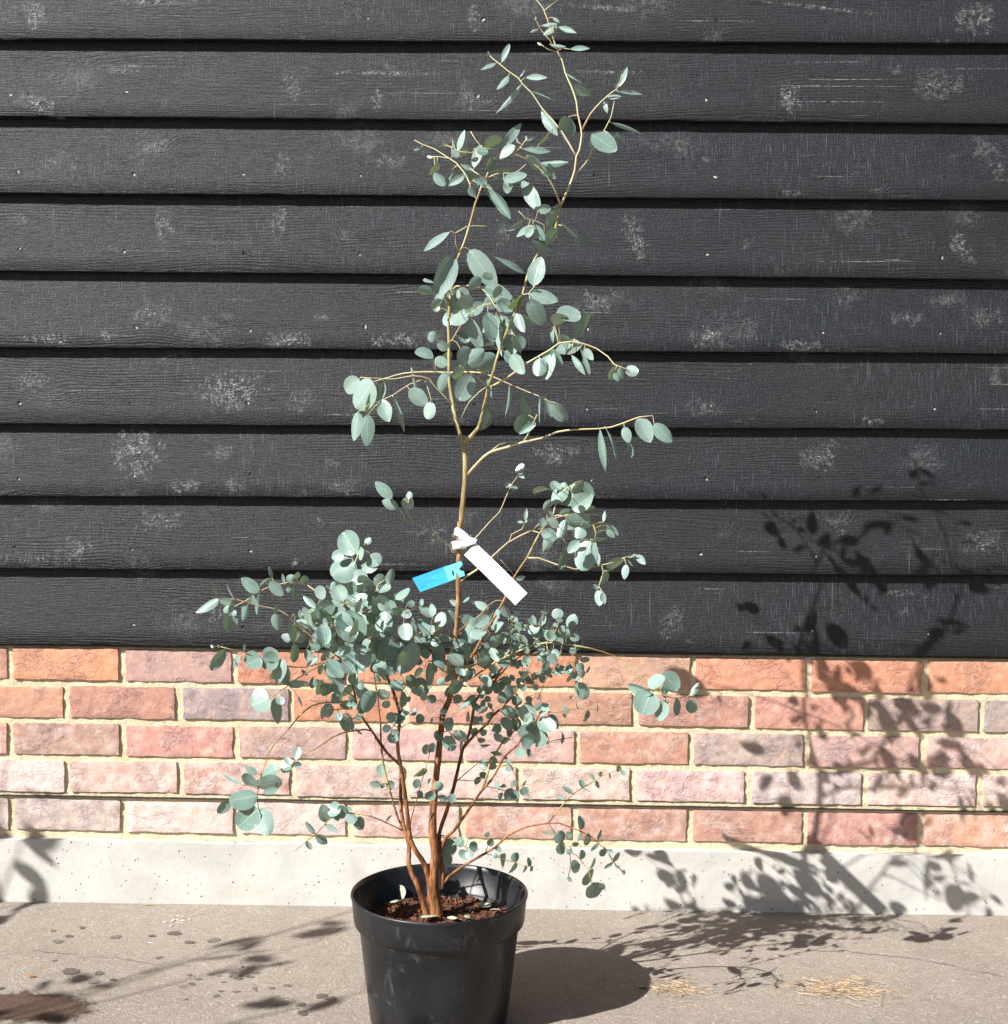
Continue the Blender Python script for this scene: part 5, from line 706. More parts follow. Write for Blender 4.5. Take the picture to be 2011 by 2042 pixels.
["twig",1.1,0.6,[[-2067,-5721,6397],[-2136,-5702,6495],[-2195,-5683,6595],[-2261,-5477,6771],[-2268,-5332,6884],[-2248,-5243,6991],[-2128,-5199,7071]],[[[-2262,-5448,6794],[-2367,-5363,6810],[-2472,-5278,6783]],[[-2248,-5243,6991],[-2278,-5249,7053],[-2309,-5256,7096]],[[-2128,-5199,7071],[-2106,-5209,7038],[-2084,-5219,6990]],[[-2128,-5199,7071],[-2083,-5226,7034],[-2038,-5254,6974]],[[-2148,-5206,7057],[-2110,-5172,7001],[-2071,-5137,6917]],[[-2228,-5580,6682],[-2177,-5661,6720],[-2127,-5742,6727]],[[-2180,-5687,6570],[-2215,-5621,6564],[-2251,-5555,6534]],[[-2136,-5702,6495],[-2144,-5704,6488],[-2151,-5707,6476]],[[-2228,-5580,6682],[-2216,-5594,6688],[-2204,-5608,6687]],[[-2244,-5529,6727],[-2171,-5706,6796],[-2099,-5883,6804]],[[-2262,-5448,6794],[-2236,-5805,6905],[-2209,-6161,6900]],[[-2262,-5448,6794],[-2310,-5361,6800],[-2357,-5273,6773]],[[-2264,-5419,6816],[-2371,-5483,6857],[-2479,-5548,6856]],[[-2266,-5361,6862],[-2227,-5599,6937],[-2188,-5836,6935]],[[-2109,-5709,6456],[-2157,-5904,6473],[-2205,-6099,6425]],[[-2166,-5692,6545],[-2194,-5321,6559],[-2222,-4949,6454]],[[-2265,-5390,6839],[-2203,-5717,6936],[-2141,-6044,6926]],[[-2211,-5631,6638],[-2241,-5676,6642],[-2270,-5720,6629]],[[-2252,-5503,6749],[-2234,-5314,6757],[-2216,-5126,6704]],[[-2219,-5606,6660],[-2347,-5479,6647],[-2474,-5352,6574]],[[-2262,-5448,6794],[-2237,-5432,6797],[-2213,-5417,6790]]]],
["twig",0.9,0.5,[[-2004,-5752,6628],[-1945,-5925,6755],[-1836,-6007,6747],[-1692,-6239,6702]],[[[-1959,-5882,6723],[-2007,-5867,6741],[-2054,-5851,6743]],[[-1945,-5925,6755],[-1959,-5888,6821],[-1974,-5850,6866]],[[-1959,-5882,6723],[-1953,-5896,6720],[-1946,-5909,6712]],[[-1989,-5795,6660],[-1935,-5869,6663],[-1882,-5943,6636]],[[-1764,-6123,6724],[-1777,-6091,6706],[-1790,-6058,6674]],[[-1740,-6161,6717],[-1695,-6139,6805],[-1651,-6117,6866]],[[-1692,-6239,6702],[-1575,-6318,6789],[-1457,-6397,6827]],[[-1692,-6239,6702],[-1590,-6311,6775],[-1488,-6382,6804]],[[-1740,-6161,6717],[-1749,-6203,6706],[-1757,-6244,6682]],[[-1917,-5946,6753],[-1879,-6202,6884],[-1841,-6457,6928]],[[-1716,-6200,6709],[-1723,-6142,6702],[-1729,-6085,6676]],[[-2004,-5752,6628],[-1997,-6135,6761],[-1990,-6517,6770]],[[-1692,-6239,6702],[-1683,-6607,6729],[-1673,-6975,6639]],[[-1989,-5795,6660],[-1951,-5959,6699],[-1913,-6122,6685]]]],
["twig",1.0,0.5,[[-2503,-5964,5328],[-2651,-6067,5469],[-2731,-6198,5554],[-2813,-6328,5619],[-2969,-6475,5606]],[[[-2773,-6263,5587],[-2756,-6210,5661],[-2739,-6157,5708]],[[-2969,-6475,5606],[-3041,-6398,5587],[-3114,-6321,5533]],[[-2969,-6475,5606],[-2971,-6465,5554],[-2973,-6455,5482]],[[-2813,-6328,5619],[-2817,-6305,5650],[-2820,-6282,5670]],[[-2969,-6475,5606],[-2995,-6441,5596],[-3020,-6407,5571]]]],
["twig",1.0,0.5,[[-2487,-5926,5218],[-2370,-6109,5321],[-2273,-6180,5396],[-2136,-6159,5475],[-1989,-6393,5444]],[[[-2175,-6165,5452],[-2174,-6173,5468],[-2173,-6181,5478]],[[-1989,-6393,5444],[-1962,-6365,5408],[-1936,-6337,5353]]]],
["twig",1.0,0.5,[[-2488,-5916,5195],[-2649,-6078,5186],[-2777,-6168,5183],[-2876,-6308,5232]],[[[-2756,-6153,5184],[-2748,-6149,5165],[-2740,-6145,5138]]]],
["twig",0.9,0.5,[[-2434,-5861,5040],[-2570,-5759,4954],[-2687,-5660,4971]],[[[-2687,-5660,4971],[-2723,-5619,4992],[-2760,-5579,4994]],[[-2570,-5759,4954],[-2584,-5733,4933],[-2598,-5707,4900]],[[-2687,-5660,4971],[-2728,-5443,4987],[-2769,-5226,4933]]]],
["twig",0.9,0.5,[[-1824,-5496,4781],[-1894,-5619,4808],[-1945,-5817,4894]],[[[-1945,-5817,4894],[-1952,-5802,4903],[-1959,-5787,4907]],[[-1928,-5751,4865],[-1947,-5828,4861],[-1966,-5906,4831]],[[-1928,-5751,4865],[-1920,-5699,4890],[-1912,-5647,4897]],[[-1928,-5751,4865],[-1955,-5758,4821],[-1981,-5765,4757]],[[-1824,-5496,4781],[-1705,-5174,4797],[-1587,-4852,4702]]]],
["stem",3.7,1.5,[[-1192,-5162,2077],[-1197,-5151,2198],[-1206,-5134,2326],[-1224,-5110,2476],[-1243,-5082,2633],[-1265,-5053,2785],[-1270,-5023,2938],[-1230,-4995,3086],[-1170,-4972,3249],[-1129,-4954,3383],[-1086,-4937,3530],[-1048,-4922,3670],[-1018,-4909,3798],[-991,-4897,3919],[-968,-4887,4029],[-935,-4873,4173],[-907,-4862,4283],[-866,-4853,4368],[-804,-4832,4558],[-777,-4816,4694],[-755,-4798,4832],[-727,-4768,5041],[-619,-4738,5190],[-562,-4720,5280],[-494,-4697,5378],[-389,-4668,5478],[-284,-4637,5585],[-216,-4606,5708],[-159,-4574,5835]],[[[-371,-4663,5496],[-402,-4653,5525],[-433,-4643,5541]],[[-535,-4711,5319],[-559,-4651,5337],[-583,-4591,5334]],[[-1240,-5087,2607],[-1221,-5074,2610],[-1202,-5061,2605]],[[-759,-4802,4804],[-771,-4550,4793],[-783,-4298,4699]],[[-549,-4715,5300],[-558,-4938,5387],[-567,-5162,5400]],[[-459,-4688,5411],[-492,-4381,5429],[-525,-4074,5348]],[[-549,-4715,5300],[-552,-4565,5299],[-556,-4415,5250]],[[-730,-4772,5015],[-768,-5068,5139],[-805,-5363,5165]],[[-159,-4574,5835],[-136,-4778,5914],[-113,-4982,5926]],[[-744,-4787,4910],[-663,-4875,4943],[-582,-4963,4938]],[[-159,-4574,5835],[-179,-4237,5852],[-199,-3901,5761]],[[-777,-4816,4694],[-827,-4469,4683],[-876,-4123,4558]],[[-768,-4809,4749],[-722,-4590,4727],[-677,-4370,4630]]]],
["branch",2.3,1.1,[[-886,-4856,4325],[-801,-4893,4434],[-714,-4941,4542],[-613,-4997,4645],[-520,-5045,4740],[-411,-5112,4908],[-264,-5181,5052],[-138,-5251,5216],[-14,-5335,5403],[152,-5426,5528],[252,-5485,5602],[356,-5550,5680]],[[[177,-5440,5547],[153,-5380,5597],[129,-5319,5622]],[[90,-5392,5481],[48,-5374,5562],[5,-5356,5617]],[[-14,-5335,5403],[-25,-5305,5424],[-36,-5276,5433]],[[-60,-5304,5333],[-100,-5281,5368],[-140,-5259,5386]],[[-14,-5335,5403],[-3,-5350,5399],[8,-5365,5389]],[[90,-5392,5481],[90,-5371,5490],[89,-5349,5491]],[[202,-5455,5565],[197,-5460,5573],[193,-5465,5578]],[[152,-5426,5528],[183,-5394,5491],[214,-5363,5433]],[[131,-5414,5512],[120,-5386,5529],[110,-5358,5535]],[[-216,-5207,5114],[-285,-5112,5169],[-354,-5017,5186]],[[-393,-5121,4926],[-441,-5204,5029],[-490,-5287,5092]],[[-319,-5155,4998],[-270,-5155,4959],[-221,-5156,4899]],[[-520,-5045,4740],[-477,-5021,4695],[-434,-4996,4625]],[[-714,-4941,4542],[-713,-4924,4532],[-712,-4907,4514]],[[-653,-4975,4604],[-638,-4990,4596],[-623,-5006,4582]],[[-393,-5121,4926],[-432,-5473,5118],[-472,-5826,5190]],[[131,-5414,5512],[121,-5141,5526],[110,-4867,5452]],[[202,-5455,5565],[176,-5737,5717],[150,-6019,5772]],[[-107,-5272,5263],[-96,-5606,5379],[-85,-5940,5385]],[[356,-5550,5680],[356,-5872,5818],[356,-6194,5849]]]],
["stem",2.7,1.3,[[-1273,-5101,2530],[-1234,-5116,2668],[-1195,-5137,2807],[-1155,-5156,2916],[-1027,-5187,3036],[-963,-5208,3128],[-889,-5231,3242],[-815,-5251,3358],[-744,-5271,3475],[-672,-5289,3593],[-606,-5305,3696],[-517,-5323,3805],[-439,-5339,3899],[-372,-5356,4012],[-315,-5373,4121],[-233,-5401,4299],[-131,-5424,4401],[-26,-5449,4503],[79,-5488,4684],[172,-5519,4797],[262,-5550,4909],[342,-5595,5087]],[[[274,-5557,4935],[268,-5538,4943],[262,-5519,4944]],[[274,-5557,4935],[288,-5570,4940],[303,-5583,4938]],[[135,-5507,4751],[106,-5501,4788],[77,-5495,4811]],[[116,-5501,4729],[139,-5525,4720],[162,-5549,4699]],[[262,-5550,4909],[273,-5537,4900],[283,-5524,4883]],[[-233,-5401,4299],[-244,-5392,4321],[-254,-5382,4336]],[[-412,-5346,3944],[-383,-5381,3940],[-353,-5416,3921]],[[13,-5464,4571],[76,-5399,4531],[138,-5334,4457]],[[-26,-5449,4503],[-5,-5520,4511],[17,-5591,4496]],[[297,-5569,4985],[226,-5535,5026],[155,-5500,5040]]]],
["branch",2.0,0.9,[[-564,-5316,3764],[-524,-5293,3885],[-491,-5272,3987],[-449,-5242,4113],[-405,-5204,4226],[-340,-5153,4351],[-263,-5102,4459],[-153,-5046,4562],[-57,-5000,4651],[-35,-4961,4773],[-101,-4912,4933]],[[[-101,-4912,4933],[-69,-4903,4983],[-38,-4893,5015]],[[-91,-4919,4910],[-11,-4963,4971],[69,-5007,4999]],[[-134,-5037,4579],[-199,-5044,4657],[-264,-5052,4705]],[[-48,-4985,4700],[-95,-4917,4704],[-142,-4850,4682]],[[-263,-5102,4459],[-335,-5131,4546],[-407,-5160,4599]],[[-372,-5178,4288],[-411,-5180,4314],[-449,-5181,4325]],[[-101,-4912,4933],[-12,-4849,4974],[76,-4787,4979]],[[-101,-4912,4933],[-66,-4892,5001],[-31,-4871,5047]]]],
["twig",0.8,0.4,[[-996,-4911,3776],[-869,-4881,3885],[-749,-5010,4021],[-615,-5198,4178],[-424,-5237,4149]],[[[-472,-5227,4156],[-480,-5219,4141],[-488,-5211,4120]]]],
["twig",0.7,0.4,[[-975,-4907,3797],[-850,-4853,3767],[-739,-4734,3733],[-595,-4600,3787]],[[[-595,-4600,3787],[-585,-4587,3822],[-575,-4573,3846]]]],
["twig",0.8,0.4,[[-315,-5373,4121],[-147,-5482,4215],[-40,-5590,4056],[-16,-5698,3919],[67,-5768,3939]],[[[-99,-5530,4144],[-82,-5510,4155],[-64,-5490,4156]],[[-16,-5698,3919],[-27,-5682,3917],[-37,-5667,3910]],[[67,-5768,3939],[66,-5761,3949],[66,-5754,3956]],[[67,-5768,3939],[67,-5763,3929],[67,-5759,3916]],[[67,-5768,3939],[119,-5802,3882],[171,-5837,3794]]]],
["twig",0.7,0.4,[[-523,-5323,3809],[-316,-5231,3744],[-108,-5129,3656]],[[[-316,-5231,3744],[-317,-5214,3765],[-317,-5198,3778]],[[-108,-5129,3656],[-87,-5142,3664],[-65,-5154,3664]],[[-108,-5129,3656],[-107,-5160,3693],[-107,-5191,3716]],[[-247,-5197,3715],[-250,-5189,3696],[-254,-5181,3668]],[[-108,-5129,3656],[-45,-5087,3627],[18,-5045,3571]]]],
["branch",2.3,0.9,[[-1213,-5158,2118],[-1085,-5189,2304],[-958,-5219,2413],[-809,-5254,2524],[-707,-5279,2595],[-603,-5305,2664],[-513,-5327,2724],[-345,-5370,2848],[-248,-5399,2953],[-137,-5431,3062],[-2,-5465,3147],[132,-5497,3213],[339,-5545,3274],[483,-5579,3307],[647,-5617,3322],[791,-5654,3283],[894,-5681,3252],[996,-5709,3219],[1139,-5749,3161],[1301,-5806,3036],[1383,-5833,2983],[1484,-5891,2816],[1565,-5927,2726],[1645,-5956,2675]],[[[970,-5702,3227],[977,-5725,3250],[984,-5748,3262]],[[996,-5709,3219],[990,-5730,3224],[984,-5751,3221]],[[1115,-5743,3171],[1117,-5718,3182],[1120,-5693,3185]],[[1229,-5781,3091],[1239,-5798,3110],[1249,-5814,3120]],[[1405,-5846,2946],[1393,-5856,2951],[1382,-5865,2952]],[[1625,-5948,2688],[1626,-5938,2679],[1626,-5927,2665]],[[-366,-5364,2832],[-345,-5361,2812],[-324,-5358,2780]]]],
["twig",0.9,0.4,[[483,-5579,3307],[605,-5531,3463],[728,-5478,3598],[790,-5443,3673],[894,-5393,3746],[1019,-5334,3816],[1208,-5247,3902],[1335,-5189,3974],[1456,-5143,4009],[1569,-5101,4040],[1632,-5075,4077]],[[[852,-5413,3717],[852,-5429,3731],[851,-5446,3738]],[[1019,-5334,3816],[1025,-5330,3811],[1030,-5326,3804]],[[1229,-5238,3914],[1229,-5253,3913],[1228,-5269,3908]],[[1569,-5101,4040],[1570,-5083,4028],[1571,-5065,4009]],[[1611,-5084,4064],[1621,-5090,4055],[1632,-5096,4039]],[[759,-5461,3636],[754,-5485,3658],[748,-5510,3670]]]],
["twig",0.8,0.4,[[483,-5579,3307],[566,-5637,3200],[669,-5740,3066],[794,-5767,2931],[938,-5770,2851],[1020,-5784,2752],[1102,-5823,2662],[1133,-5878,2575],[1161,-5960,2481]],[[[644,-5714,3100],[699,-5612,3119],[755,-5511,3102]],[[685,-5743,3049],[677,-5754,3053],[669,-5765,3053]],[[778,-5763,2948],[786,-5767,2952],[793,-5771,2953]],[[987,-5779,2792],[994,-5768,2796],[1000,-5757,2795]],[[1020,-5784,2752],[1001,-5765,2736],[981,-5746,2708]],[[1102,-5823,2662],[1112,-5836,2670],[1122,-5849,2671]],[[1110,-5837,2640],[1106,-5844,2637],[1102,-5852,2630]],[[1161,-5960,2481],[1182,-5946,2491],[1202,-5932,2493]],[[1161,-5960,2481],[1165,-5886,2402],[1169,-5813,2284]],[[1161,-5960,2481],[1204,-5913,2447],[1247,-5867,2388]]]],
["twig",0.5,0.4,[[814,-5767,2931],[830,-5742,2793],[839,-5712,2663],[801,-5667,2479]],[[[814,-5767,2931],[833,-5786,3000],[853,-5805,3048]]]],
["twig",0.7,0.4,[[-513,-5327,2724],[-344,-5383,2703],[-196,-5416,2652],[-29,-5429,2617],[118,-5460,2577],[264,-5520,2589]],[[[-344,-5383,2703],[-333,-5400,2735],[-322,-5417,2757]],[[-294,-5394,2686],[-284,-5336,2698],[-273,-5279,2692]],[[-29,-5429,2617],[-24,-5412,2620],[-19,-5396,2617]]]],
["twig",0.6,0.4,[[-513,-5327,2724],[-475,-5264,2833],[-456,-5247,2978]],[]],
["twig",0.9,0.4,[[-1313,-5028,2917],[-1114,-5145,2935],[-952,-5371,2922],[-796,-5539,2872]],[[[-930,-5395,2915],[-948,-5430,2908],[-967,-5465,2888]],[[-841,-5491,2886],[-830,-5487,2893],[-820,-5484,2896]],[[-796,-5539,2872],[-775,-5558,2883],[-753,-5578,2885]],[[-796,-5539,2872],[-795,-5567,2865],[-793,-5595,2848]],[[-796,-5539,2872],[-785,-5564,2864],[-773,-5590,2846]]]],
["twig",0.8,0.4,[[-1347,-5169,3453],[-1188,-5355,3594],[-1029,-5568,3720]],[[[-1108,-5462,3657],[-1112,-5476,3669],[-1116,-5490,3675]],[[-1055,-5533,3699],[-1062,-5557,3726],[-1069,-5580,3743]]]],
["branch",1.8,0.6,[[-1051,-5183,5400],[-908,-5188,5452],[-769,-5192,5512],[-637,-5196,5599],[-519,-5198,5685],[-353,-5199,5793],[-258,-5201,5842],[-147,-5203,5896],[-42,-5207,5946],[89,-5217,6009],[207,-5228,6058],[414,-5248,6106],[543,-5261,6105],[683,-5278,6094],[828,-5295,6081],[972,-5314,6062],[1104,-5331,6041],[1240,-5349,6009],[1349,-5363,5979],[1466,-5378,5941],[1569,-5392,5896],[1681,-5408,5817],[1786,-5423,5719],[1869,-5434,5634],[1958,-5445,5541],[2054,-5455,5459],[2163,-5464,5391],[2279,-5472,5334],[2388,-5477,5300],[2532,-5484,5299],[2651,-5488,5339],[2780,-5494,5511]],[[[571,-5265,6103],[575,-5272,6134],[579,-5280,6156]],[[336,-5240,6088],[333,-5219,6096],[331,-5198,6097]],[[491,-5256,6105],[494,-5303,6092],[496,-5350,6062]],[[-457,-5198,5726],[-492,-5118,5769],[-526,-5039,5783]],[[-539,-5197,5671],[-561,-5202,5711],[-582,-5207,5738]],[[-436,-5199,5739],[-447,-5205,5748],[-457,-5211,5752]],[[-539,-5197,5671],[-540,-5180,5677],[-542,-5164,5678]],[[-815,-5191,5492],[-813,-5195,5504],[-810,-5199,5512]],[[-838,-5190,5482],[-846,-5175,5496],[-854,-5160,5504]],[[-681,-5195,5570],[-665,-5117,5541],[-650,-5040,5484]],[[2119,-5461,5418],[2090,-5529,5414],[2061,-5597,5386]],[[2076,-5457,5445],[2062,-5500,5435],[2048,-5542,5409]],[[2076,-5457,5445],[2133,-5610,5617],[2190,-5763,5721]],[[2098,-5459,5432],[2176,-5430,5584],[2254,-5402,5688]],[[2186,-5466,5380],[2219,-5466,5449],[2252,-5466,5498]],[[2306,-5473,5326],[2291,-5541,5320],[2276,-5609,5291]],[[2628,-5487,5331],[2648,-5419,5301],[2668,-5351,5244]],[[2666,-5489,5358],[2673,-5512,5358],[2679,-5535,5349]],[[2306,-5473,5326],[2339,-5366,5395],[2372,-5259,5425]],[[-659,-5195,5584],[-625,-5512,5670],[-591,-5829,5653]],[[543,-5261,6105],[534,-5498,6133],[525,-5734,6085]],[[-861,-5190,5472],[-856,-5267,5487],[-850,-5344,5476]],[[-282,-5200,5830],[-326,-4945,5902],[-371,-4689,5890]],[[23,-5212,5977],[20,-5029,5972],[16,-4845,5906]],[[-457,-5198,5726],[-485,-5368,5851],[-513,-5538,5913]],[[112,-5219,6019],[116,-5650,6167],[119,-6080,6175]],[[876,-5301,6074],[880,-5007,6077],[883,-4713,5984]],[[112,-5219,6019],[93,-5317,6120],[74,-5415,6180]],[[-330,-5200,5805],[-347,-5456,5950],[-364,-5712,6006]],[[-213,-5201,5864],[-231,-5260,5916],[-249,-5319,5945]],[[599,-5268,6101],[609,-4937,6109],[618,-4606,6011]],[[-861,-5190,5472],[-860,-4880,5412],[-858,-4570,5246]]]],
["twig",1.2,0.6,[[-629,-4738,5190],[-521,-4711,5278],[-409,-4681,5376],[-326,-4642,5462],[-240,-4590,5555],[-158,-4538,5634],[-53,-4481,5708],[54,-4430,5770],[179,-4378,5849],[310,-4333,5931]],[[[288,-4340,5918],[322,-4260,5874],[355,-4179,5797]],[[-74,-4492,5693],[-63,-4466,5682],[-53,-4439,5661]],[[-326,-4642,5462],[-305,-4619,5450],[-283,-4597,5426]],[[-359,-4657,5427],[-310,-4645,5388],[-260,-4632,5325]],[[-292,-4621,5499],[-220,-4741,5490],[-149,-4860,5436]],[[-392,-4673,5393],[-346,-4450,5343],[-300,-4228,5215]],[[-502,-4706,5294],[-474,-4614,5263],[-447,-4521,5198]],[[-137,-4527,5649],[-145,-4816,5764],[-154,-5106,5783]],[[-608,-4733,5207],[-631,-4983,5336],[-654,-5234,5379]],[[310,-4333,5931],[354,-4048,5859],[397,-3764,5687]],[[137,-4396,5822],[148,-4834,5966],[158,-5272,5968]],[[116,-4404,5809],[128,-4205,5779],[140,-4007,5682]],[[75,-4421,5783],[66,-4072,5791],[57,-3722,5686]],[[75,-4421,5783],[83,-4172,5762],[91,-3923,5658]],[[-521,-4711,5278],[-517,-4595,5253],[-513,-4478,5189]]]],
["twig",0.7,0.4,[[414,-5248,6106],[536,-5284,6239],[594,-5465,6414],[614,-5465,6497]],[[[614,-5465,6497],[603,-5465,6510],[593,-5465,6518]],[[607,-5465,6469],[621,-5469,6471],[634,-5474,6468]],[[585,-5435,6385],[579,-5427,6392],[574,-5419,6396]],[[556,-5344,6298],[576,-5332,6297],[597,-5320,6288]],[[414,-5248,6106],[435,-5244,6063],[456,-5240,6001]],[[414,-5248,6106],[435,-5278,6042],[457,-5309,5950]],[[414,-5248,6106],[428,-5273,6037],[442,-5298,5939]],[[519,-5279,6220],[550,-4901,6196],[581,-4523,6047]],[[556,-5344,6298],[505,-5215,6324],[454,-5086,6305]],[[556,-5344,6298],[518,-5770,6450],[480,-6195,6463]]]],
["twig",0.6,0.4,[[724,-5283,6095],[734,-5250,6195],[723,-5183,6352]],[[[723,-5183,6352],[728,-5195,6361],[733,-5207,6366]],[[732,-5241,6217],[758,-5283,6231],[784,-5326,6229]],[[729,-5222,6262],[718,-5013,6260],[706,-4805,6191]],[[729,-5222,6262],[704,-4925,6258],[679,-4628,6157]]]],
["twig",0.7,0.4,[[890,-5304,6070],[829,-5335,5939],[859,-5452,5814],[891,-5556,5715],[929,-5614,5597]],[[[849,-5413,5855],[902,-5353,5865],[955,-5293,5849]],[[906,-5579,5668],[926,-5636,5702],[946,-5692,5715]],[[891,-5556,5715],[868,-5607,5720],[845,-5659,5707]],[[929,-5614,5597],[948,-5645,5620],[968,-5677,5630]],[[929,-5614,5597],[940,-5586,5577],[952,-5557,5544]],[[906,-5579,5668],[971,-5505,5683],[1036,-5432,5667]],[[854,-5433,5835],[799,-5525,5855],[745,-5617,5842]],[[921,-5602,5620],[834,-5326,5586],[747,-5049,5454]],[[865,-5473,5794],[796,-5263,5775],[727,-5053,5683]],[[884,-5535,5735],[850,-5347,5724],[815,-5159,5649]],[[865,-5473,5794],[799,-5196,5769],[734,-4919,5649]]]],
["twig",1.1,0.6,[[-1008,-5188,6224],[-853,-5301,6369],[-736,-5345,6460],[-625,-5332,6544],[-502,-5323,6690],[-377,-5386,6784],[-272,-5467,6796]],[[[-533,-5325,6654],[-518,-5315,6643],[-502,-5306,6625]],[[-533,-5325,6654],[-507,-5319,6635],[-481,-5314,6606]],[[-691,-5340,6493],[-673,-5084,6462],[-654,-4829,6346]]]],
["twig",0.7,0.4,[[-261,-5488,6778],[-211,-5422,6658],[-169,-5351,6532],[-153,-5291,6385],[-149,-5227,6242],[-150,-5094,6031]],[[[-163,-5327,6473],[-141,-5317,6478],[-118,-5308,6474]],[[-160,-5315,6444],[-122,-5382,6472],[-84,-5449,6475]],[[-156,-5303,6415],[-101,-5330,6443],[-45,-5357,6451]],[[-149,-5227,6242],[-159,-5222,6238],[-170,-5217,6229]],[[-149,-5208,6212],[-65,-5274,6244],[19,-5339,6241]],[[-150,-5094,6031],[-139,-5094,6013],[-128,-5093,5989]],[[-149,-5189,6182],[-153,-5052,6179],[-156,-4915,6131]],[[-149,-5170,6152],[-68,-5412,6239],[14,-5654,6243]],[[-150,-5253,6299],[-61,-5057,6309],[28,-4860,6250]],[[-149,-5208,6212],[-228,-5502,6304],[-308,-5795,6299]],[[-149,-5113,6061],[-83,-5528,6201],[-16,-5943,6204]],[[-169,-5351,6532],[-168,-5142,6539],[-168,-4934,6478]],[[-149,-5113,6061],[-270,-5063,6078],[-391,-5013,6053]],[[-160,-5315,6444],[-164,-5031,6446],[-168,-4746,6355]],[[-152,-5279,6357],[-125,-5514,6439],[-98,-5750,6444]],[[-156,-5303,6415],[-144,-4908,6416],[-131,-4513,6290]],[[-166,-5339,6503],[-130,-5404,6536],[-93,-5469,6545]],[[-152,-5279,6357],[-54,-5101,6373],[44,-4924,6325]],[[-149,-5113,6061],[-109,-4741,6059],[-68,-4368,5936]],[[-163,-5327,6473],[-175,-5310,6479],[-187,-5294,6478]]]],
["twig",0.8,0.4,[[-1008,-5188,6203],[-809,-5332,6291],[-617,-5460,6314]],[[[-617,-5460,6314],[-597,-5450,6316],[-577,-5440,6311]],[[-672,-5423,6307],[-666,-5575,6392],[-659,-5726,6425]],[[-617,-5460,6314],[-607,-5620,6399],[-596,-5781,6429]]]],
["twig",0.9,0.4,[[-1004,-5188,6182],[-1175,-5428,6218],[-1285,-5438,6210],[-1404,-5409,6191],[-1513,-5467,6179],[-1609,-5654,6187]],[[[-1230,-5433,6214],[-1227,-5538,6327],[-1223,-5642,6396]],[[-1458,-5438,6185],[-1443,-5524,6168],[-1428,-5611,6120]],[[-1374,-5416,6196],[-1367,-5421,6178],[-1361,-5427,6153]],[[-1258,-5435,6212],[-1254,-5480,6162],[-1250,-5524,6087]],[[-1102,-5325,6203],[-1105,-5259,6173],[-1107,-5193,6118]],[[-1561,-5560,6183],[-1547,-5573,6111],[-1532,-5587,6011]],[[-1374,-5416,6196],[-1343,-5771,6243],[-1312,-6126,6176]],[[-1609,-5654,6187],[-1680,-5338,6060],[-1750,-5022,5814]],[[-1230,-5433,6214],[-1212,-5729,6304],[-1194,-6026,6298]],[[-1175,-5428,6218],[-1183,-5519,6369],[-1190,-5610,6471]]]],
["twig",0.8,0.4,[[227,-5230,6059],[308,-5444,6262],[317,-5625,6414]],[[[317,-5625,6414],[297,-5617,6438],[276,-5610,6452]],[[317,-5625,6414],[302,-5642,6431],[287,-5658,6439]],[[312,-5516,6323],[289,-5530,6335],[267,-5544,6339]],[[314,-5552,6353],[201,-5317,6371],[88,-5081,6305]],[[262,-5322,6146],[257,-5098,6153],[252,-4874,6088]],[[317,-5625,6414],[269,-5940,6532],[221,-6254,6545]],[[317,-5625,6414],[204,-5741,6467],[91,-5858,6467]],[[317,-5625,6414],[213,-5996,6584],[108,-6366,6627]],[[317,-5625,6414],[322,-5920,6631],[326,-6215,6739]],[[308,-5444,6262],[286,-5119,6269],[263,-4794,6170]],[[317,-5625,6414],[340,-6043,6645],[363,-6461,6733]],[[308,-5444,6262],[327,-5461,6255],[345,-5479,6240]]]],
["twig",0.6,0.4,[[299,-5595,5273],[335,-5594,5375],[371,-5607,5479],[419,-5579,5582],[493,-5505,5697],[579,-5421,5817],[642,-5382,5923],[661,-5380,6090]],[[[550,-5449,5777],[577,-5370,5757],[605,-5292,5708]],[[443,-5554,5620],[431,-5573,5638],[418,-5591,5647]],[[592,-5413,5839],[530,-5056,5866],[469,-4699,5778]],[[604,-5405,5860],[530,-5662,5988],[455,-5919,6027]],[[299,-5595,5273],[197,-5220,5264],[94,-4846,5130]],[[390,-5596,5520],[382,-5312,5514],[373,-5028,5416]],[[299,-5595,5273],[326,-5996,5387],[353,-6397,5372]],[[480,-5517,5678],[471,-5129,5676],[461,-4740,5549]]]],
["twig",0.7,0.4,[[363,-5595,5087],[495,-5590,5072],[630,-5585,5068],[770,-5592,5103],[915,-5601,5138],[1067,-5604,5136],[1222,-5597,5121]],[[[469,-5591,5075],[467,-5581,5053],[466,-5571,5021]],[[770,-5592,5103],[771,-5612,5096],[772,-5633,5081]],[[700,-5589,5086],[717,-5578,5043],[733,-5568,4983]],[[1067,-5604,5136],[1066,-5538,5060],[1065,-5472,4946]],[[1016,-5603,5137],[1016,-5666,5066],[1016,-5729,4961]],[[1222,-5597,5121],[1223,-5586,5102],[1224,-5574,5075]]]],
["twig",0.6,0.4,[[915,-5601,5138],[869,-5716,5307],[820,-5639,5331]],[[[820,-5639,5331],[815,-5650,5321],[809,-5661,5304]]]],
["twig",0.6,0.4,[[243,-5519,4735],[301,-5548,4633],[369,-5566,4560],[575,-5492,4608],[705,-5469,4627],[841,-5505,4658]],[[[301,-5548,4633],[263,-5610,4621],[225,-5673,4583]],[[255,-5525,4715],[300,-5596,4768],[346,-5668,4792]],[[483,-5525,4587],[456,-5471,4665],[429,-5418,4715]],[[301,-5548,4633],[232,-5513,4590],[163,-5477,4515]],[[290,-5542,4653],[329,-5465,4673],[368,-5387,4664]],[[653,-5478,4620],[666,-5467,4586],[679,-5455,4539]]]],
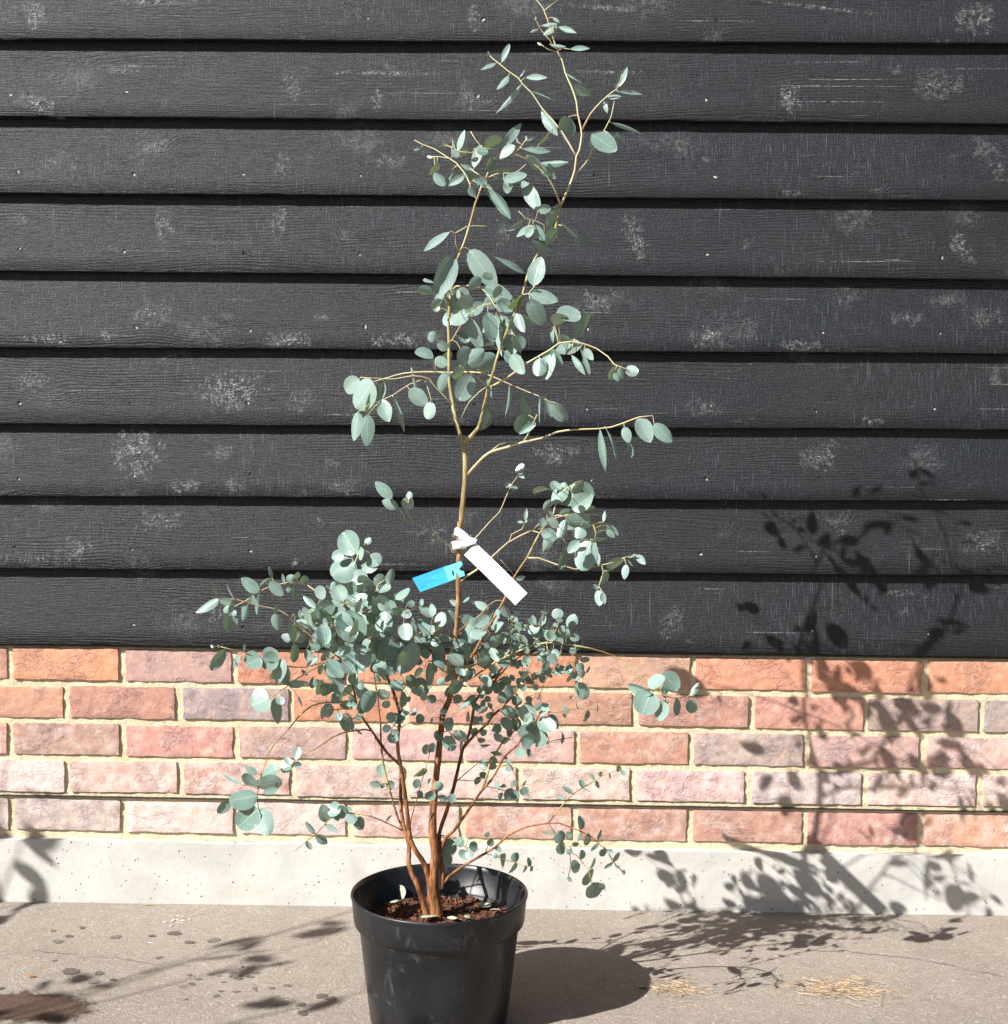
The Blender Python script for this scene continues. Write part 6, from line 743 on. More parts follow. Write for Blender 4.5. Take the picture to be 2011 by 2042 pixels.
["twig",0.8,0.4,[[-1224,-5178,4633],[-1111,-5313,4687],[-1040,-5427,4589],[-1068,-5668,4832]],[[[-1111,-5313,4687],[-1109,-5335,4707],[-1108,-5357,4719]],[[-1040,-5427,4589],[-1021,-5394,4577],[-1003,-5360,4552]],[[-1051,-5518,4680],[-1044,-5498,4676],[-1038,-5479,4664]]]],
["twig",0.8,0.4,[[-781,-4822,4644],[-688,-4963,4549],[-617,-5126,4460]],[[[-645,-5061,4496],[-655,-5040,4490],[-664,-5019,4477]],[[-617,-5126,4460],[-617,-5119,4441],[-617,-5113,4415]]]],
["twig",0.8,0.4,[[-702,-4764,5064],[-739,-4881,5174],[-625,-5072,5215]],[[[-625,-5072,5215],[-586,-4986,5153],[-547,-4900,5052]],[[-739,-4881,5174],[-767,-4841,5169],[-794,-4800,5148]],[[-727,-4842,5138],[-753,-4947,5153],[-780,-5052,5133]],[[-625,-5072,5215],[-585,-4935,5204],[-544,-4798,5146]]]],
["twig",0.8,0.4,[[-1870,-5573,5361],[-1769,-5667,5464],[-1616,-5768,5486],[-1505,-5870,5487]],[[[-1616,-5768,5486],[-1618,-5749,5476],[-1619,-5729,5458]],[[-1692,-5718,5475],[-1694,-5644,5515],[-1696,-5570,5529]],[[-1533,-5845,5487],[-1531,-5832,5494],[-1530,-5819,5497]],[[-1850,-5592,5381],[-1843,-5596,5376],[-1836,-5601,5367]],[[-1692,-5718,5475],[-1722,-5369,5556],[-1752,-5020,5525]],[[-1769,-5667,5464],[-1778,-5958,5660],[-1787,-6248,5752]],[[-1616,-5768,5486],[-1643,-5482,5529],[-1670,-5195,5479]],[[-1505,-5870,5487],[-1368,-6021,5572],[-1230,-6173,5589]],[[-1505,-5870,5487],[-1511,-5710,5439],[-1516,-5550,5334]],[[-1829,-5611,5402],[-1795,-5361,5339],[-1761,-5112,5188]],[[-1505,-5870,5487],[-1411,-6021,5543],[-1318,-6171,5541]],[[-1743,-5684,5468],[-1706,-6104,5698],[-1670,-6524,5784]]]],
["twig",0.7,0.4,[[-990,-5185,5655],[-1100,-5264,5710],[-1201,-5327,5765],[-1299,-5394,5814],[-1396,-5481,5829]],[[[-1275,-5377,5802],[-1254,-5411,5854],[-1234,-5445,5887]],[[-1201,-5327,5765],[-1188,-5361,5798],[-1175,-5394,5816]],[[-1396,-5481,5829],[-1406,-5488,5822],[-1415,-5496,5810]],[[-1324,-5416,5818],[-1321,-5426,5893],[-1318,-5435,5947]],[[-1396,-5481,5829],[-1420,-5840,5885],[-1444,-6200,5826]],[[-1372,-5459,5825],[-1360,-5639,5876],[-1348,-5819,5870]],[[-1396,-5481,5829],[-1483,-5156,5815],[-1569,-4831,5691]],[[-1012,-5200,5666],[-1023,-5120,5652],[-1035,-5039,5611]],[[-1348,-5438,5822],[-1319,-5779,5924],[-1290,-6121,5916]],[[-1324,-5416,5818],[-1331,-5324,5897],[-1339,-5232,5941]],[[-1012,-5200,5666],[-999,-5489,5758],[-986,-5778,5757]]]]]
LEAVES=[
[29,[-2418,-4554,10200],[-2752,-4354,9772],[-58,-81,7],491,"n"],
[1,[-1094,-5244,12126],[-1356,-5471,11456],[43,-89,14],341,"n"],
[67,[-1640,-5986,6220],[-1827,-5787,5668],[54,-72,-44],412,"d"],
[54,[-2441,-6287,6219],[-2665,-6190,6685],[28,-91,32],467,"n"],
[1,[-838,-5245,12225],[-431,-5333,11647],[-17,-99,3],344,"n"],
[0,[-1091,-5103,5998],[-1143,-4941,5545],[96,-22,-19],504,"d"],
[30,[62,-5546,10055],[144,-5542,9573],[96,-24,16],472,"d"],
[54,[-2438,-6313,6223],[-2406,-6394,5786],[-3,-98,18],462,"n"],
[55,[-2495,-6049,7429],[-2867,-6094,7240],[-15,-86,49],456,"n"],
[20,[873,-5979,10686],[953,-5973,10278],[97,-14,19],414,"d"],
[61,[-3905,-6462,3716],[-4237,-6486,3420],[-8,-98,16],378,"n"],
[48,[1072,-5912,7788],[928,-6024,7345],[-12,-95,28],351,"n"],
[67,[-1961,-5761,6261],[-2123,-5824,5860],[41,-91,-2],374,"d"],
[62,[-3773,-5232,3836],[-4228,-5181,3657],[6,-91,-41],330,"d"],
[67,[-1968,-5752,6239],[-2121,-5706,5840],[34,-91,-23],375,"d"],
[91,[2048,-5542,5409],[1906,-5665,5080],[0,-94,35],422,"n"],
[23,[-293,-5569,11175],[-118,-5771,10538],[-68,-73,5],229,"n"],
[55,[-2483,-5995,7564],[-2717,-5832,7864],[-39,-90,19],370,"n"],
[61,[-3940,-6383,3896],[-4343,-6514,3840],[12,-69,72],354,"n"],
[8,[-45,-5017,13329],[271,-5211,12793],[-23,-95,21],232,"n"],
[20,[791,-5855,10857],[1055,-5653,11245],[74,-66,-16],288,"d"],
[23,[-595,-5375,11645],[-144,-5445,11415],[-5,-98,21],284,"n"],
[59,[-3712,-6533,5417],[-3971,-6586,5309],[-15,-69,71],504,"n"],
[61,[-3910,-6437,3709],[-3728,-6618,3363],[-12,-90,41],314,"n"],
[14,[1001,-5789,13885],[1389,-5793,13641],[-1,-100,1],293,"n"],
[45,[1094,-5753,8077],[694,-5680,8045],[-11,-85,-51],325,"d"],
[28,[-772,-6005,10270],[-943,-6013,9895],[28,-95,-11],314,"n"],
[27,[151,-5925,11626],[258,-5862,12077],[-9,-98,16],273,"n"],
[24,[-525,-5843,11226],[-427,-6009,10770],[36,-85,39],255,"n"],
[52,[-2017,-5007,5727],[-1838,-5152,6029],[-22,-92,-31],332,"n"],
[27,[107,-6033,11405],[322,-5920,11007],[-2,-96,-28],270,"n"],
[24,[-858,-5410,11182],[-623,-5418,10649],[-1,-100,1],213,"n"],
[3,[-3,-5802,11494],[-174,-5890,11274],[81,-13,-58],419,"d"],
[55,[-2209,-5933,7501],[-2434,-5989,7292],[-47,-58,66],390,"n"],
[45,[789,-5783,8257],[1097,-5914,8501],[-36,-93,-5],289,"n"],
[45,[-529,-4788,6279],[-352,-4924,6551],[-82,-51,28],339,"n"],
[57,[-3400,-6276,6544],[-3335,-6166,6148],[-13,-95,-28],285,"n"],
[20,[411,-5965,10659],[391,-6020,10211],[-35,-93,13],261,"n"],
[53,[-2477,-4374,6118],[-2860,-4239,6184],[-36,-78,-52],285,"d"],
[46,[653,-5446,8294],[846,-5287,8609],[-30,-76,57],291,"b"],
[109,[-1348,-5819,5870],[-1125,-5671,5641],[61,25,75],331,"d"],
[31,[-2365,-5590,9669],[-2405,-5565,9171],[-9,-100,-4],230,"n"],
[35,[1767,-5811,9660],[1960,-5834,9286],[7,-99,10],270,"n"],
[20,[511,-6028,11221],[873,-5934,11156],[30,-76,58],297,"n"],
[52,[-2012,-5537,5779],[-1775,-5673,5999],[-13,-90,-42],320,"n"],
[29,[-2349,-4483,10101],[-2511,-4468,9618],[38,-91,-15],220,"d"],
[23,[-411,-5664,11216],[-300,-5806,10558],[-42,-90,12],163,"b"],
[53,[-2497,-3771,5731],[-2355,-3648,5436],[-33,-80,-49],316,"n"],
[46,[510,-5512,8317],[679,-5345,8653],[-34,-76,55],267,"b"],
[30,[-680,-5430,10383],[-403,-5335,10593],[47,-85,-24],304,"n"],
[55,[-2438,-6174,7103],[-2181,-6227,7134],[-2,-57,-82],411,"d"],
[91,[2254,-5402,5688],[2473,-5359,5399],[27,-96,7],296,"n"],
[4,[657,-5655,14167],[586,-5677,13855],[62,-78,-9],332,"d"],
[28,[-901,-6250,10403],[-761,-6138,10678],[68,-73,-5],323,"d"],
[55,[-2725,-6119,6751],[-2895,-6110,6557],[50,-73,-47],405,"n"],
[30,[-936,-5216,10338],[-964,-5127,9991],[43,-87,-26],288,"d"],
[28,[-859,-6171,10406],[-563,-6178,10654],[3,-100,-6],266,"n"],
[0,[-1002,-5220,6166],[-802,-5223,5860],[38,-89,26],278,"n"],
[27,[93,-5914,11497],[530,-5968,11409],[-9,-99,14],225,"n"],
[53,[-2430,-4344,5681],[-2357,-4472,5974],[51,-73,-45],307,"n"],
[71,[-2173,-6181,5478],[-2324,-6314,5186],[65,-76,1],279,"d"],
[31,[-2475,-5960,9705],[-2548,-5970,9265],[-42,-90,9],219,"n"],
[49,[1362,-5837,7320],[1567,-5891,7519],[51,-54,-67],329,"d"],
[55,[-2669,-6089,6768],[-2827,-6024,7011],[5,-95,29],322,"n"],
[30,[-1135,-5187,10337],[-1292,-5133,10001],[0,-99,-16],253,"n"],
[55,[-2544,-6294,6654],[-2764,-6239,6433],[-19,-98,-5],299,"n"],
[77,[262,-5519,4944],[20,-5389,5088],[-51,-85,-9],305,"n"],
[52,[-2065,-6373,6425],[-2029,-6236,6714],[-32,-84,44],293,"n"],
[91,[2190,-5763,5721],[2047,-5879,5498],[-58,-51,64],325,"n"],
[31,[-1731,-5606,10062],[-1451,-5585,9811],[6,-100,-2],249,"n"],
[45,[-768,-5270,5926],[-926,-5163,5706],[48,-60,-64],322,"d"],
[35,[1986,-6090,9575],[2273,-6148,9331],[14,-92,38],245,"n"],
[108,[-1670,-5195,5479],[-1467,-5212,5242],[26,-92,28],298,"d"],
[32,[-2499,-5595,10201],[-2771,-5484,10035],[-38,-93,-1],274,"n"],
[20,[884,-5971,10757],[488,-5882,10659],[-22,-98,1],221,"n"],
[45,[1320,-5649,8051],[1041,-5540,7761],[17,-86,-48],220,"d"],
[7,[-506,-5168,13157],[-206,-5176,12701],[2,-100,3],167,"n"],
[60,[-3254,-5829,6395],[-3546,-5748,6334],[-32,-84,43],294,"n"],
[45,[-472,-5085,5945],[-621,-5053,5672],[-18,-98,-2],287,"n"],
[104,[346,-5668,4792],[262,-5580,4530],[-65,-76,-5],308,"n"],
[85,[1202,-5932,2493],[1166,-5855,2225],[53,-79,-30],314,"d"],
[31,[-2161,-5677,9889],[-2021,-5778,9561],[-4,-96,28],236,"d"],
[7,[-616,-5295,13783],[-350,-5269,13915],[44,-36,-82],292,"d"],
[75,[-1243,-5080,2654],[-1005,-4988,2788],[10,-89,44],300,"n"],
[60,[-3035,-6918,6584],[-3071,-7049,6882],[-79,-52,-32],262,"d"],
[91,[2276,-5609,5291],[2181,-5580,4949],[-42,-91,4],240,"n"],
[58,[-3495,-6629,6044],[-3604,-6713,5685],[-39,-86,32],222,"n"],
[77,[283,-5524,4883],[155,-5578,4740],[72,-54,-44],427,"d"],
[55,[-2656,-5668,6948],[-2567,-5610,6659],[-9,-97,-22],273,"n"],
[3,[-158,-5963,10584],[46,-6056,10297],[-39,-92,2],230,"n"],
[95,[952,-5557,5544],[1002,-5459,5242],[-37,-87,-34],259,"n"],
[67,[-1297,-6260,6370],[-1541,-6115,6576],[18,-69,70],237,"n"],
[35,[1268,-5664,9525],[1503,-5747,9012],[88,-21,44],144,"d"],
[24,[-856,-5443,11228],[-1117,-5545,11093],[-7,-73,68],264,"n"],
[62,[-3826,-5178,4013],[-4154,-5093,3873],[-38,-85,37],222,"n"],
[15,[252,-5641,14262],[492,-5814,13885],[-10,-93,36],169,"n"],
[56,[-4031,-5714,6924],[-4327,-5731,7116],[-11,-96,-26],229,"n"],
[45,[772,-5705,8191],[1135,-5564,8292],[43,-81,-41],201,"d"],
[20,[478,-6010,11034],[648,-6068,11179],[45,-51,-73],349,"d"],
[45,[-780,-5422,6115],[-737,-5410,6427],[-17,-98,6],255,"n"],
[58,[-4338,-6811,6201],[-4559,-6709,5881],[38,-77,-51],199,"d"],
[21,[-1142,-5293,12495],[-1534,-5497,12190],[-6,-79,61],149,"b"],
[77,[303,-5583,4938],[583,-5704,4817],[-14,-84,52],243,"n"],
[23,[-1037,-5120,11628],[-819,-5265,11222],[-46,-89,7],165,"n"],
[7,[-376,-5213,13776],[-47,-5234,14162],[21,-95,-23],156,"d"],
[58,[-3810,-6722,6076],[-4014,-6829,5968],[18,-85,50],309,"n"],
[23,[-1084,-5160,11637],[-1181,-5024,11261],[6,-93,-35],191,"n"],
[3,[509,-5855,12480],[363,-5775,12243],[60,-57,-56],271,"d"],
[58,[-3801,-6719,6055],[-3570,-6639,5962],[40,-89,22],297,"d"],
[35,[1198,-5674,9484],[1279,-5715,8832],[-34,-94,2],118,"b"],
[24,[-885,-5362,11209],[-611,-5212,11400],[20,-89,41],212,"n"],
[60,[-2982,-6739,6752],[-2718,-6770,6867],[2,-95,-30],267,"d"],
[68,[-2099,-5883,6804],[-2430,-5772,6792],[-29,-79,54],221,"n"],
[37,[43,-5630,9692],[-57,-5561,9411],[38,-85,-35],252,"d"],
[8,[-526,-5006,13413],[-142,-4872,13527],[41,-80,-43],181,"n"],
[56,[-4515,-5618,6554],[-4546,-5629,6273],[63,-77,-4],270,"n"],
[43,[718,-5673,7701],[572,-5810,7330],[77,-63,-7],181,"d"],
[91,[2061,-5597,5386],[1687,-5438,5490],[-44,-86,-26],180,"n"],
[0,[-898,-5181,5993],[-806,-5247,5829],[74,-37,56],375,"d"],
[54,[-2497,-6005,5438],[-2252,-6095,5311],[-42,-89,-18],256,"n"],
[3,[529,-5892,12733],[383,-5815,12496],[48,-70,-53],257,"d"],
[55,[-2570,-6085,7191],[-2282,-6205,7230],[-40,-86,30],236,"n"],
[85,[1102,-5852,2630],[1148,-5811,2442],[83,-56,8],375,"d"],
[60,[-3090,-6704,6681],[-2836,-6775,6806],[20,-62,-76],253,"n"],
[75,[-160,-4546,5831],[-156,-4631,5596],[91,-38,15],295,"d"],
[59,[-2877,-6305,5975],[-2641,-6340,5711],[12,-97,23],206,"d"],
[73,[-2760,-5579,4994],[-2634,-5542,4703],[53,-84,12],228,"d"],
[59,[-3654,-6422,5405],[-3585,-6461,5014],[48,-86,17],182,"d"],
[20,[765,-5960,10804],[516,-5889,10855],[-32,-56,-77],274,"d"],
[0,[-1000,-4709,5650],[-1266,-4692,5591],[-12,67,73],264,"d"],
[53,[-2389,-4647,5605],[-2532,-4685,5841],[8,-99,-11],258,"n"],
[9,[-791,-4900,13539],[-683,-4753,13899],[-40,-80,45],178,"b"],
[85,[546,-5623,3217],[395,-5647,3133],[50,-16,-85],409,"d"],
[52,[-2002,-5785,5642],[-1980,-5683,5941],[51,-82,24],225,"n"],
[29,[-1364,-5599,10569],[-1616,-5726,10658],[52,-60,61],240,"d"],
[52,[-2149,-5714,6189],[-2286,-5637,5958],[49,-70,-52],254,"d"],
[91,[-892,-5226,5474],[-1124,-5344,5317],[63,-62,-47],233,"d"],
[56,[-2566,-6108,6752],[-2327,-6175,6954],[-38,-91,15],220,"n"],
[60,[-3133,-5399,6504],[-3342,-5413,6335],[54,-58,-61],260,"d"],
[87,[-273,-5279,2692],[-263,-5192,2450],[96,-27,-6],271,"d"],
[30,[450,-5823,9887],[630,-5813,9588],[14,-99,5],199,"d"],
[3,[-291,-5339,10635],[-23,-5284,10553],[31,-84,45],243,"d"],
[108,[-1836,-5601,5367],[-1843,-5526,5111],[100,-6,-4],260,"d"],
[23,[-416,-5568,11366],[-164,-5459,11301],[44,-87,23],245,"n"],
[58,[-3482,-6487,5879],[-3472,-6373,5585],[81,-55,-18],214,"d"],
[58,[-3802,-6666,6125],[-3574,-6564,6048],[48,-58,66],258,"d"],
[53,[-2412,-4609,6064],[-2423,-4701,6311],[70,-68,-22],255,"d"],
[63,[-3061,-5196,3152],[-3113,-5293,3449],[39,-89,-23],212,"n"],
[7,[-622,-5045,13273],[-435,-5145,12903],[49,-74,45],157,"d"],
[54,[-2472,-6777,6407],[-2402,-6788,6668],[88,-39,-25],247,"d"],
[45,[-592,-4734,5923],[-403,-4635,5675],[13,-95,-28],204,"n"],
[57,[-4477,-6530,6904],[-4817,-6586,6711],[-18,-81,56],168,"b"],
[53,[-2479,-4349,5961],[-2580,-4270,5716],[-37,-92,-14],239,"n"],
[109,[-1415,-5496,5810],[-1413,-5494,5438],[66,-75,0],177,"d"],
[60,[-2843,-7082,6625],[-2779,-7178,6344],[21,-91,36],216,"d"],
[15,[-62,-5599,14656],[-478,-5426,14290],[-50,-85,17],113,"b"],
[69,[-1841,-6457,6928],[-1655,-6385,7103],[-51,-45,73],246,"n"],
[39,[-1954,-5968,8406],[-2205,-5986,8656],[13,-99,5],184,"n"],
[8,[-323,-5208,13296],[35,-5237,13394],[-12,-99,13],175,"n"],
[61,[-3975,-6406,4043],[-4099,-6511,4281],[-20,-85,-48],225,"n"],
[59,[-2625,-6411,5995],[-2477,-6333,5777],[21,-96,-20],234,"d"],
[56,[-2833,-5941,6736],[-3061,-5892,6879],[-51,-62,-60],235,"d"],
[54,[-2580,-5592,5644],[-2486,-5616,5339],[-42,-90,-6],200,"n"],
[43,[473,-5642,7858],[328,-5515,7555],[-35,-91,-22],178,"n"],
[20,[270,-6019,10538],[249,-6087,10264],[-21,-94,25],225,"n"],
[56,[-2562,-6963,6954],[-2676,-6859,7158],[1,-89,46],249,"d"],
[3,[-120,-5808,11232],[48,-5960,10913],[-32,-91,26],162,"n"],
[55,[-2942,-5437,6342],[-3083,-5512,6106],[50,-86,-2],222,"d"],
[45,[-847,-6158,5892],[-1085,-6159,6032],[-24,-88,-42],228,"n"],
[68,[-2141,-6044,6926],[-2168,-6071,6633],[42,-91,4],213,"d"],
[46,[419,-5745,8559],[192,-5646,8495],[11,-35,-93],246,"d"],
[54,[-2574,-6209,5996],[-2503,-6227,5729],[71,-66,23],227,"d"],
[105,[-1038,-5479,4664],[-807,-5507,4586],[-28,-81,-52],256,"d"],
[92,[-447,-4521,5198],[-232,-4601,5324],[-56,-55,61],240,"n"],
[67,[-1810,-5694,6108],[-1674,-5760,5927],[56,-54,62],266,"d"],
[105,[-1003,-5360,4552],[-1200,-5343,4434],[-5,-100,-5],269,"n"],
[25,[132,-5929,12305],[470,-5783,12201],[44,-88,17],161,"b"],
[61,[-2789,-5806,5332],[-2569,-5693,5399],[50,-60,-63],240,"d"],
[68,[-2209,-6161,6900],[-1996,-6088,6769],[-2,-86,-51],236,"n"],
[9,[-907,-4815,13602],[-742,-4663,13241],[10,-93,-34],144,"n"],
[99,[-1750,-5022,5814],[-1934,-4929,5627],[18,-80,-57],219,"d"],
[60,[-3256,-5790,6447],[-3400,-5836,6239],[81,8,-58],237,"d"],
[67,[-1890,-5710,6088],[-2121,-5689,6272],[-25,-95,-21],205,"n"],
[53,[-2593,-4292,6119],[-2647,-4289,6370],[-19,-98,-3],236,"n"],
[69,[-1673,-6975,6639],[-1575,-7098,6419],[-19,-89,41],224,"n"],
[3,[37,-5861,11158],[250,-5763,11092],[35,-91,-23],246,"n"],
[2,[-544,-5504,9783],[-650,-5360,9436],[-26,-92,-30],153,"n"],
[5,[238,-6072,13389],[487,-6023,13205],[-22,-83,-52],190,"d"],
[67,[-1712,-5767,6325],[-1451,-5822,6196],[-17,-98,7],201,"n"],
[24,[-723,-6275,11291],[-943,-6385,11377],[27,-86,-43],228,"n"],
[75,[-582,-4963,4938],[-762,-4872,5084],[52,-27,81],237,"d"],
[34,[-1412,-5640,9872],[-1431,-5694,9605],[-42,-88,21],216,"b"],
[10,[-1380,-4821,13623],[-1474,-4764,13427],[84,-25,-48],261,"d"],
[70,[-2820,-6282,5670],[-2681,-6230,5472],[49,-86,12],237,"d"],
[93,[581,-4523,6047],[393,-4443,6208],[-9,-93,36],225,"d"],
[57,[-3427,-6124,6178],[-3446,-6022,5872],[75,-61,-25],181,"d"],
[71,[-2296,-6156,5370],[-2407,-6276,5160],[48,-85,23],219,"d"],
[70,[-2973,-6455,5482],[-2980,-6541,5708],[86,-49,-16],239,"d"],
[64,[-1496,-5529,4141],[-1610,-5463,3990],[61,-44,-65],288,"d"],
[58,[-3143,-5684,5956],[-3327,-5696,5779],[62,41,-67],224,"d"],
[3,[31,-5907,11803],[-413,-6137,12033],[47,-88,3],104,"n"],
[59,[-3457,-6410,5606],[-3133,-6537,5698],[-22,-88,-42],159,"d"],
[54,[-2416,-6375,6358],[-2647,-6292,6398],[-32,-94,8],229,"d"],
[63,[-3022,-5175,3404],[-2831,-5265,3321],[-28,-90,32],251,"n"],
[52,[-2126,-5743,6215],[-1976,-5745,6475],[1,-100,-2],187,"n"],
[109,[-1175,-5394,5816],[-1264,-5385,5989],[78,-45,43],288,"n"],
[54,[-2685,-5665,5801],[-2964,-5726,5749],[23,-97,-12],193,"n"],
[56,[-2529,-6361,6770],[-2278,-6281,6858],[4,-79,61],201,"n"],
[104,[225,-5673,4583],[53,-5720,4701],[33,-94,11],261,"n"],
[15,[386,-5756,13947],[227,-5838,13686],[86,-11,-49],176,"d"],
[57,[-3038,-5998,6234],[-3241,-6022,6026],[-59,-50,64],189,"n"],
[1,[-1109,-4843,11135],[-1298,-4738,11245],[-45,-89,7],227,"n"],
[83,[1120,-5693,3185],[1034,-5757,3028],[84,-46,-27],288,"d"],
[109,[-1234,-5445,5887],[-1338,-5519,6117],[-14,-92,-36],208,"n"],
[55,[-2277,-6036,7551],[-2144,-6083,7389],[-5,-97,24],252,"d"],
[63,[-2557,-5175,3240],[-2486,-5199,3035],[74,-59,32],248,"d"],
[56,[-3835,-5879,7100],[-3633,-5878,6878],[32,-90,29],180,"n"],
[23,[-463,-5428,11136],[-648,-5374,10964],[66,53,-53],209,"d"],
[42,[691,-5782,8095],[588,-5923,7767],[20,-92,33],145,"n"],
[3,[-372,-5292,10998],[-177,-5385,10810],[54,-39,75],188,"d"],
[60,[-3225,-6132,6525],[-2956,-6100,6503],[10,-97,-21],198,"n"],
[45,[-855,-5015,5901],[-642,-5073,6010],[-48,-62,62],217,"n"],
[99,[-1190,-5610,6471],[-1360,-5602,6271],[62,-55,-55],203,"d"],
[56,[-2947,-5607,6718],[-2857,-5716,6496],[-43,-87,25],202,"n"],
[12,[-131,-6450,13593],[-348,-6406,13410],[-42,-86,29],185,"b"],
[77,[302,-5589,5023],[473,-5489,5157],[-17,-68,72],222,"b"],
[57,[-3002,-6269,6268],[-2913,-6303,6527],[-47,-88,5],191,"b"],
[98,[-577,-5440,6311],[-599,-5481,6546],[-20,-96,-18],220,"n"],
[92,[-283,-4597,5426],[-373,-4569,5306],[71,-35,-61],344,"d"],
[46,[795,-5410,8477],[961,-5468,8697],[36,-80,-48],186,"d"],
[31,[-1970,-5645,9939],[-1804,-5489,9392],[30,-94,-18],88,"n"],
[94,[733,-5207,6366],[891,-5304,6547],[-55,-84,3],200,"n"],
[108,[-1752,-5020,5525],[-1710,-4945,5267],[10,-96,-26],190,"d"],
[52,[-1830,-5387,5072],[-1841,-5502,5359],[72,-66,-23],167,"d"],
[5,[52,-6237,13497],[261,-6095,13294],[20,-89,-42],159,"b"],
[24,[-886,-4689,10822],[-1030,-4617,10992],[26,-79,55],218,"n"],
[102,[466,-5571,5021],[609,-5571,4805],[32,-92,21],197,"d"],
[76,[-221,-5156,4899],[-90,-5170,5037],[17,-95,-26],266,"d"],
[45,[-524,-6075,6340],[-745,-6032,6384],[5,-59,81],221,"n"],
[1,[-1073,-5648,11489],[-916,-5535,11290],[78,-56,30],182,"d"],
[68,[-2038,-5254,6974],[-2255,-5261,6884],[-28,-61,74],214,"n"],
[45,[334,-5973,7932],[545,-5954,7809],[12,-99,5],205,"d"],
[23,[-315,-5632,11195],[-520,-5532,11024],[-32,-93,-17],176,"n"],
[67,[-1267,-6069,6525],[-1480,-6072,6341],[-33,-86,39],178,"n"],
[30,[522,-5883,9864],[703,-5749,9577],[2,-91,-42],137,"b"],
[10,[-1411,-4885,13466],[-1249,-4946,13251],[26,-86,44],181,"d"],
[53,[-2397,-4305,5648],[-2528,-4357,5839],[4,-97,-24],210,"d"],
[53,[-2542,-4632,6182],[-2754,-4615,6262],[7,-92,37],219,"n"],
[92,[355,-4179,5797],[196,-4218,5778],[17,-24,-95],300,"d"],
[3,[-97,-6584,10837],[-4,-6491,10645],[38,-89,-24],212,"n"],
[4,[710,-5713,14597],[986,-5659,14513],[-4,-77,-63],168,"d"],
[23,[-1337,-5406,11699],[-1520,-5320,11799],[-42,15,-89],218,"d"],
[57,[-3654,-6405,6680],[-3622,-6357,6401],[12,-98,-16],172,"n"],
[68,[-2309,-5256,7096],[-2116,-5218,7006],[24,-96,12],226,"n"],
[24,[-933,-5640,10657],[-711,-5603,10516],[-2,-96,-28],184,"n"],
[24,[-387,-5403,11426],[-601,-5464,11387],[28,-96,0],216,"d"],
[7,[-486,-5146,13643],[-623,-5231,13438],[70,-69,-18],187,"d"],
[28,[-854,-6143,10351],[-1033,-6238,10246],[61,-67,-43],213,"d"],
[108,[-1762,-5634,5457],[-2007,-5659,5502],[17,-90,40],194,"n"],
[48,[1037,-5763,7794],[851,-5675,7656],[30,-57,-77],196,"d"],
[99,[-1223,-5642,6396],[-1229,-5582,6625],[-35,-91,23],205,"b"],
[91,[2668,-5351,5244],[2750,-5278,5033],[35,-92,-19],203,"d"],
[55,[-2640,-6155,6737],[-2835,-6251,6622],[10,-84,53],196,"n"],
[0,[-1187,-4764,5117],[-1027,-4854,5324],[49,-59,-64],174,"d"],
[68,[-2357,-5273,6773],[-2214,-5249,6591],[65,-62,43],206,"d"],
[0,[-1105,-5259,6359],[-1118,-5247,6610],[6,-100,5],190,"n"],
[77,[162,-5549,4699],[10,-5571,4811],[1,-98,-18],251,"n"],
[1,[-1434,-4421,11491],[-1271,-4518,11633],[-67,-69,29],201,"n"],
[93,[597,-5320,6288],[792,-5374,6277],[-26,-86,-44],234,"d"],
[45,[-758,-5277,6011],[-1004,-5240,5972],[-12,-98,-16],188,"d"],
[20,[1399,-6180,10424],[1320,-6095,10229],[60,-62,-51],208,"d"],
[5,[227,-6142,13400],[666,-6230,13387],[-18,-94,30],105,"b"],
[77,[77,-5495,4811],[206,-5530,4952],[-54,-79,30],242,"n"],
[60,[-3038,-6045,6858],[-3001,-6079,7074],[-47,-88,-6],212,"n"],
[25,[130,-5885,12521],[318,-5913,12297],[-14,-99,0],160,"b"],
[57,[-3373,-6314,6510],[-3395,-6308,6236],[83,-55,-8],170,"d"],
[85,[690,-5733,3043],[645,-5742,3232],[63,-77,11],239,"d"],
[46,[960,-5265,8656],[1138,-5191,8416],[-3,-95,-32],151,"b"],
[58,[-3607,-6452,5851],[-3681,-6505,5693],[86,-44,-25],254,"d"],
[55,[-2809,-5369,6231],[-2772,-5438,6439],[10,-94,-33],208,"d"],
[75,[-1202,-5061,2605],[-1049,-4998,2474],[61,-70,37],219,"n"],
[85,[981,-5746,2708],[852,-5805,2626],[53,-81,-26],282,"d"],
[109,[-1035,-5039,5611],[-1176,-5031,5392],[47,-82,-33],177,"n"],
[61,[-2859,-6024,5233],[-2987,-6019,5036],[-24,-96,13],195,"n"],
[0,[-916,-5302,6494],[-702,-5213,6396],[45,-87,20],182,"n"],
[55,[-2658,-6168,7060],[-2912,-6291,7093],[43,-90,-1],161,"n"],
[13,[1335,-6226,14460],[1501,-6200,14788],[15,-99,0],124,"n"],
[68,[-2213,-5417,6790],[-2459,-5466,6744],[-8,-45,89],179,"d"],
[52,[-2072,-5652,5601],[-2193,-5731,5831],[47,-88,-6],168,"d"],
[73,[-2769,-5226,4933],[-2834,-5143,4742],[74,-49,-47],209,"d"],
[60,[-3110,-6096,6703],[-3263,-6067,6527],[-47,-84,27],194,"n"],
[92,[-618,-4746,5213],[-439,-4785,5291],[5,-84,-54],228,"d"],
[8,[-201,-5190,13324],[-317,-5102,13122],[-54,-84,-5],182,"n"],
[48,[1200,-5988,7054],[1210,-6077,6813],[-42,-86,30],176,"n"],
[69,[-1729,-6085,6676],[-1918,-6181,6712],[21,-67,-71],210,"d"],
[3,[-187,-5766,10939],[-156,-5864,11182],[70,-63,-34],171,"d"],
[61,[-4373,-6334,3793],[-4521,-6430,3615],[51,-86,3],180,"d"],
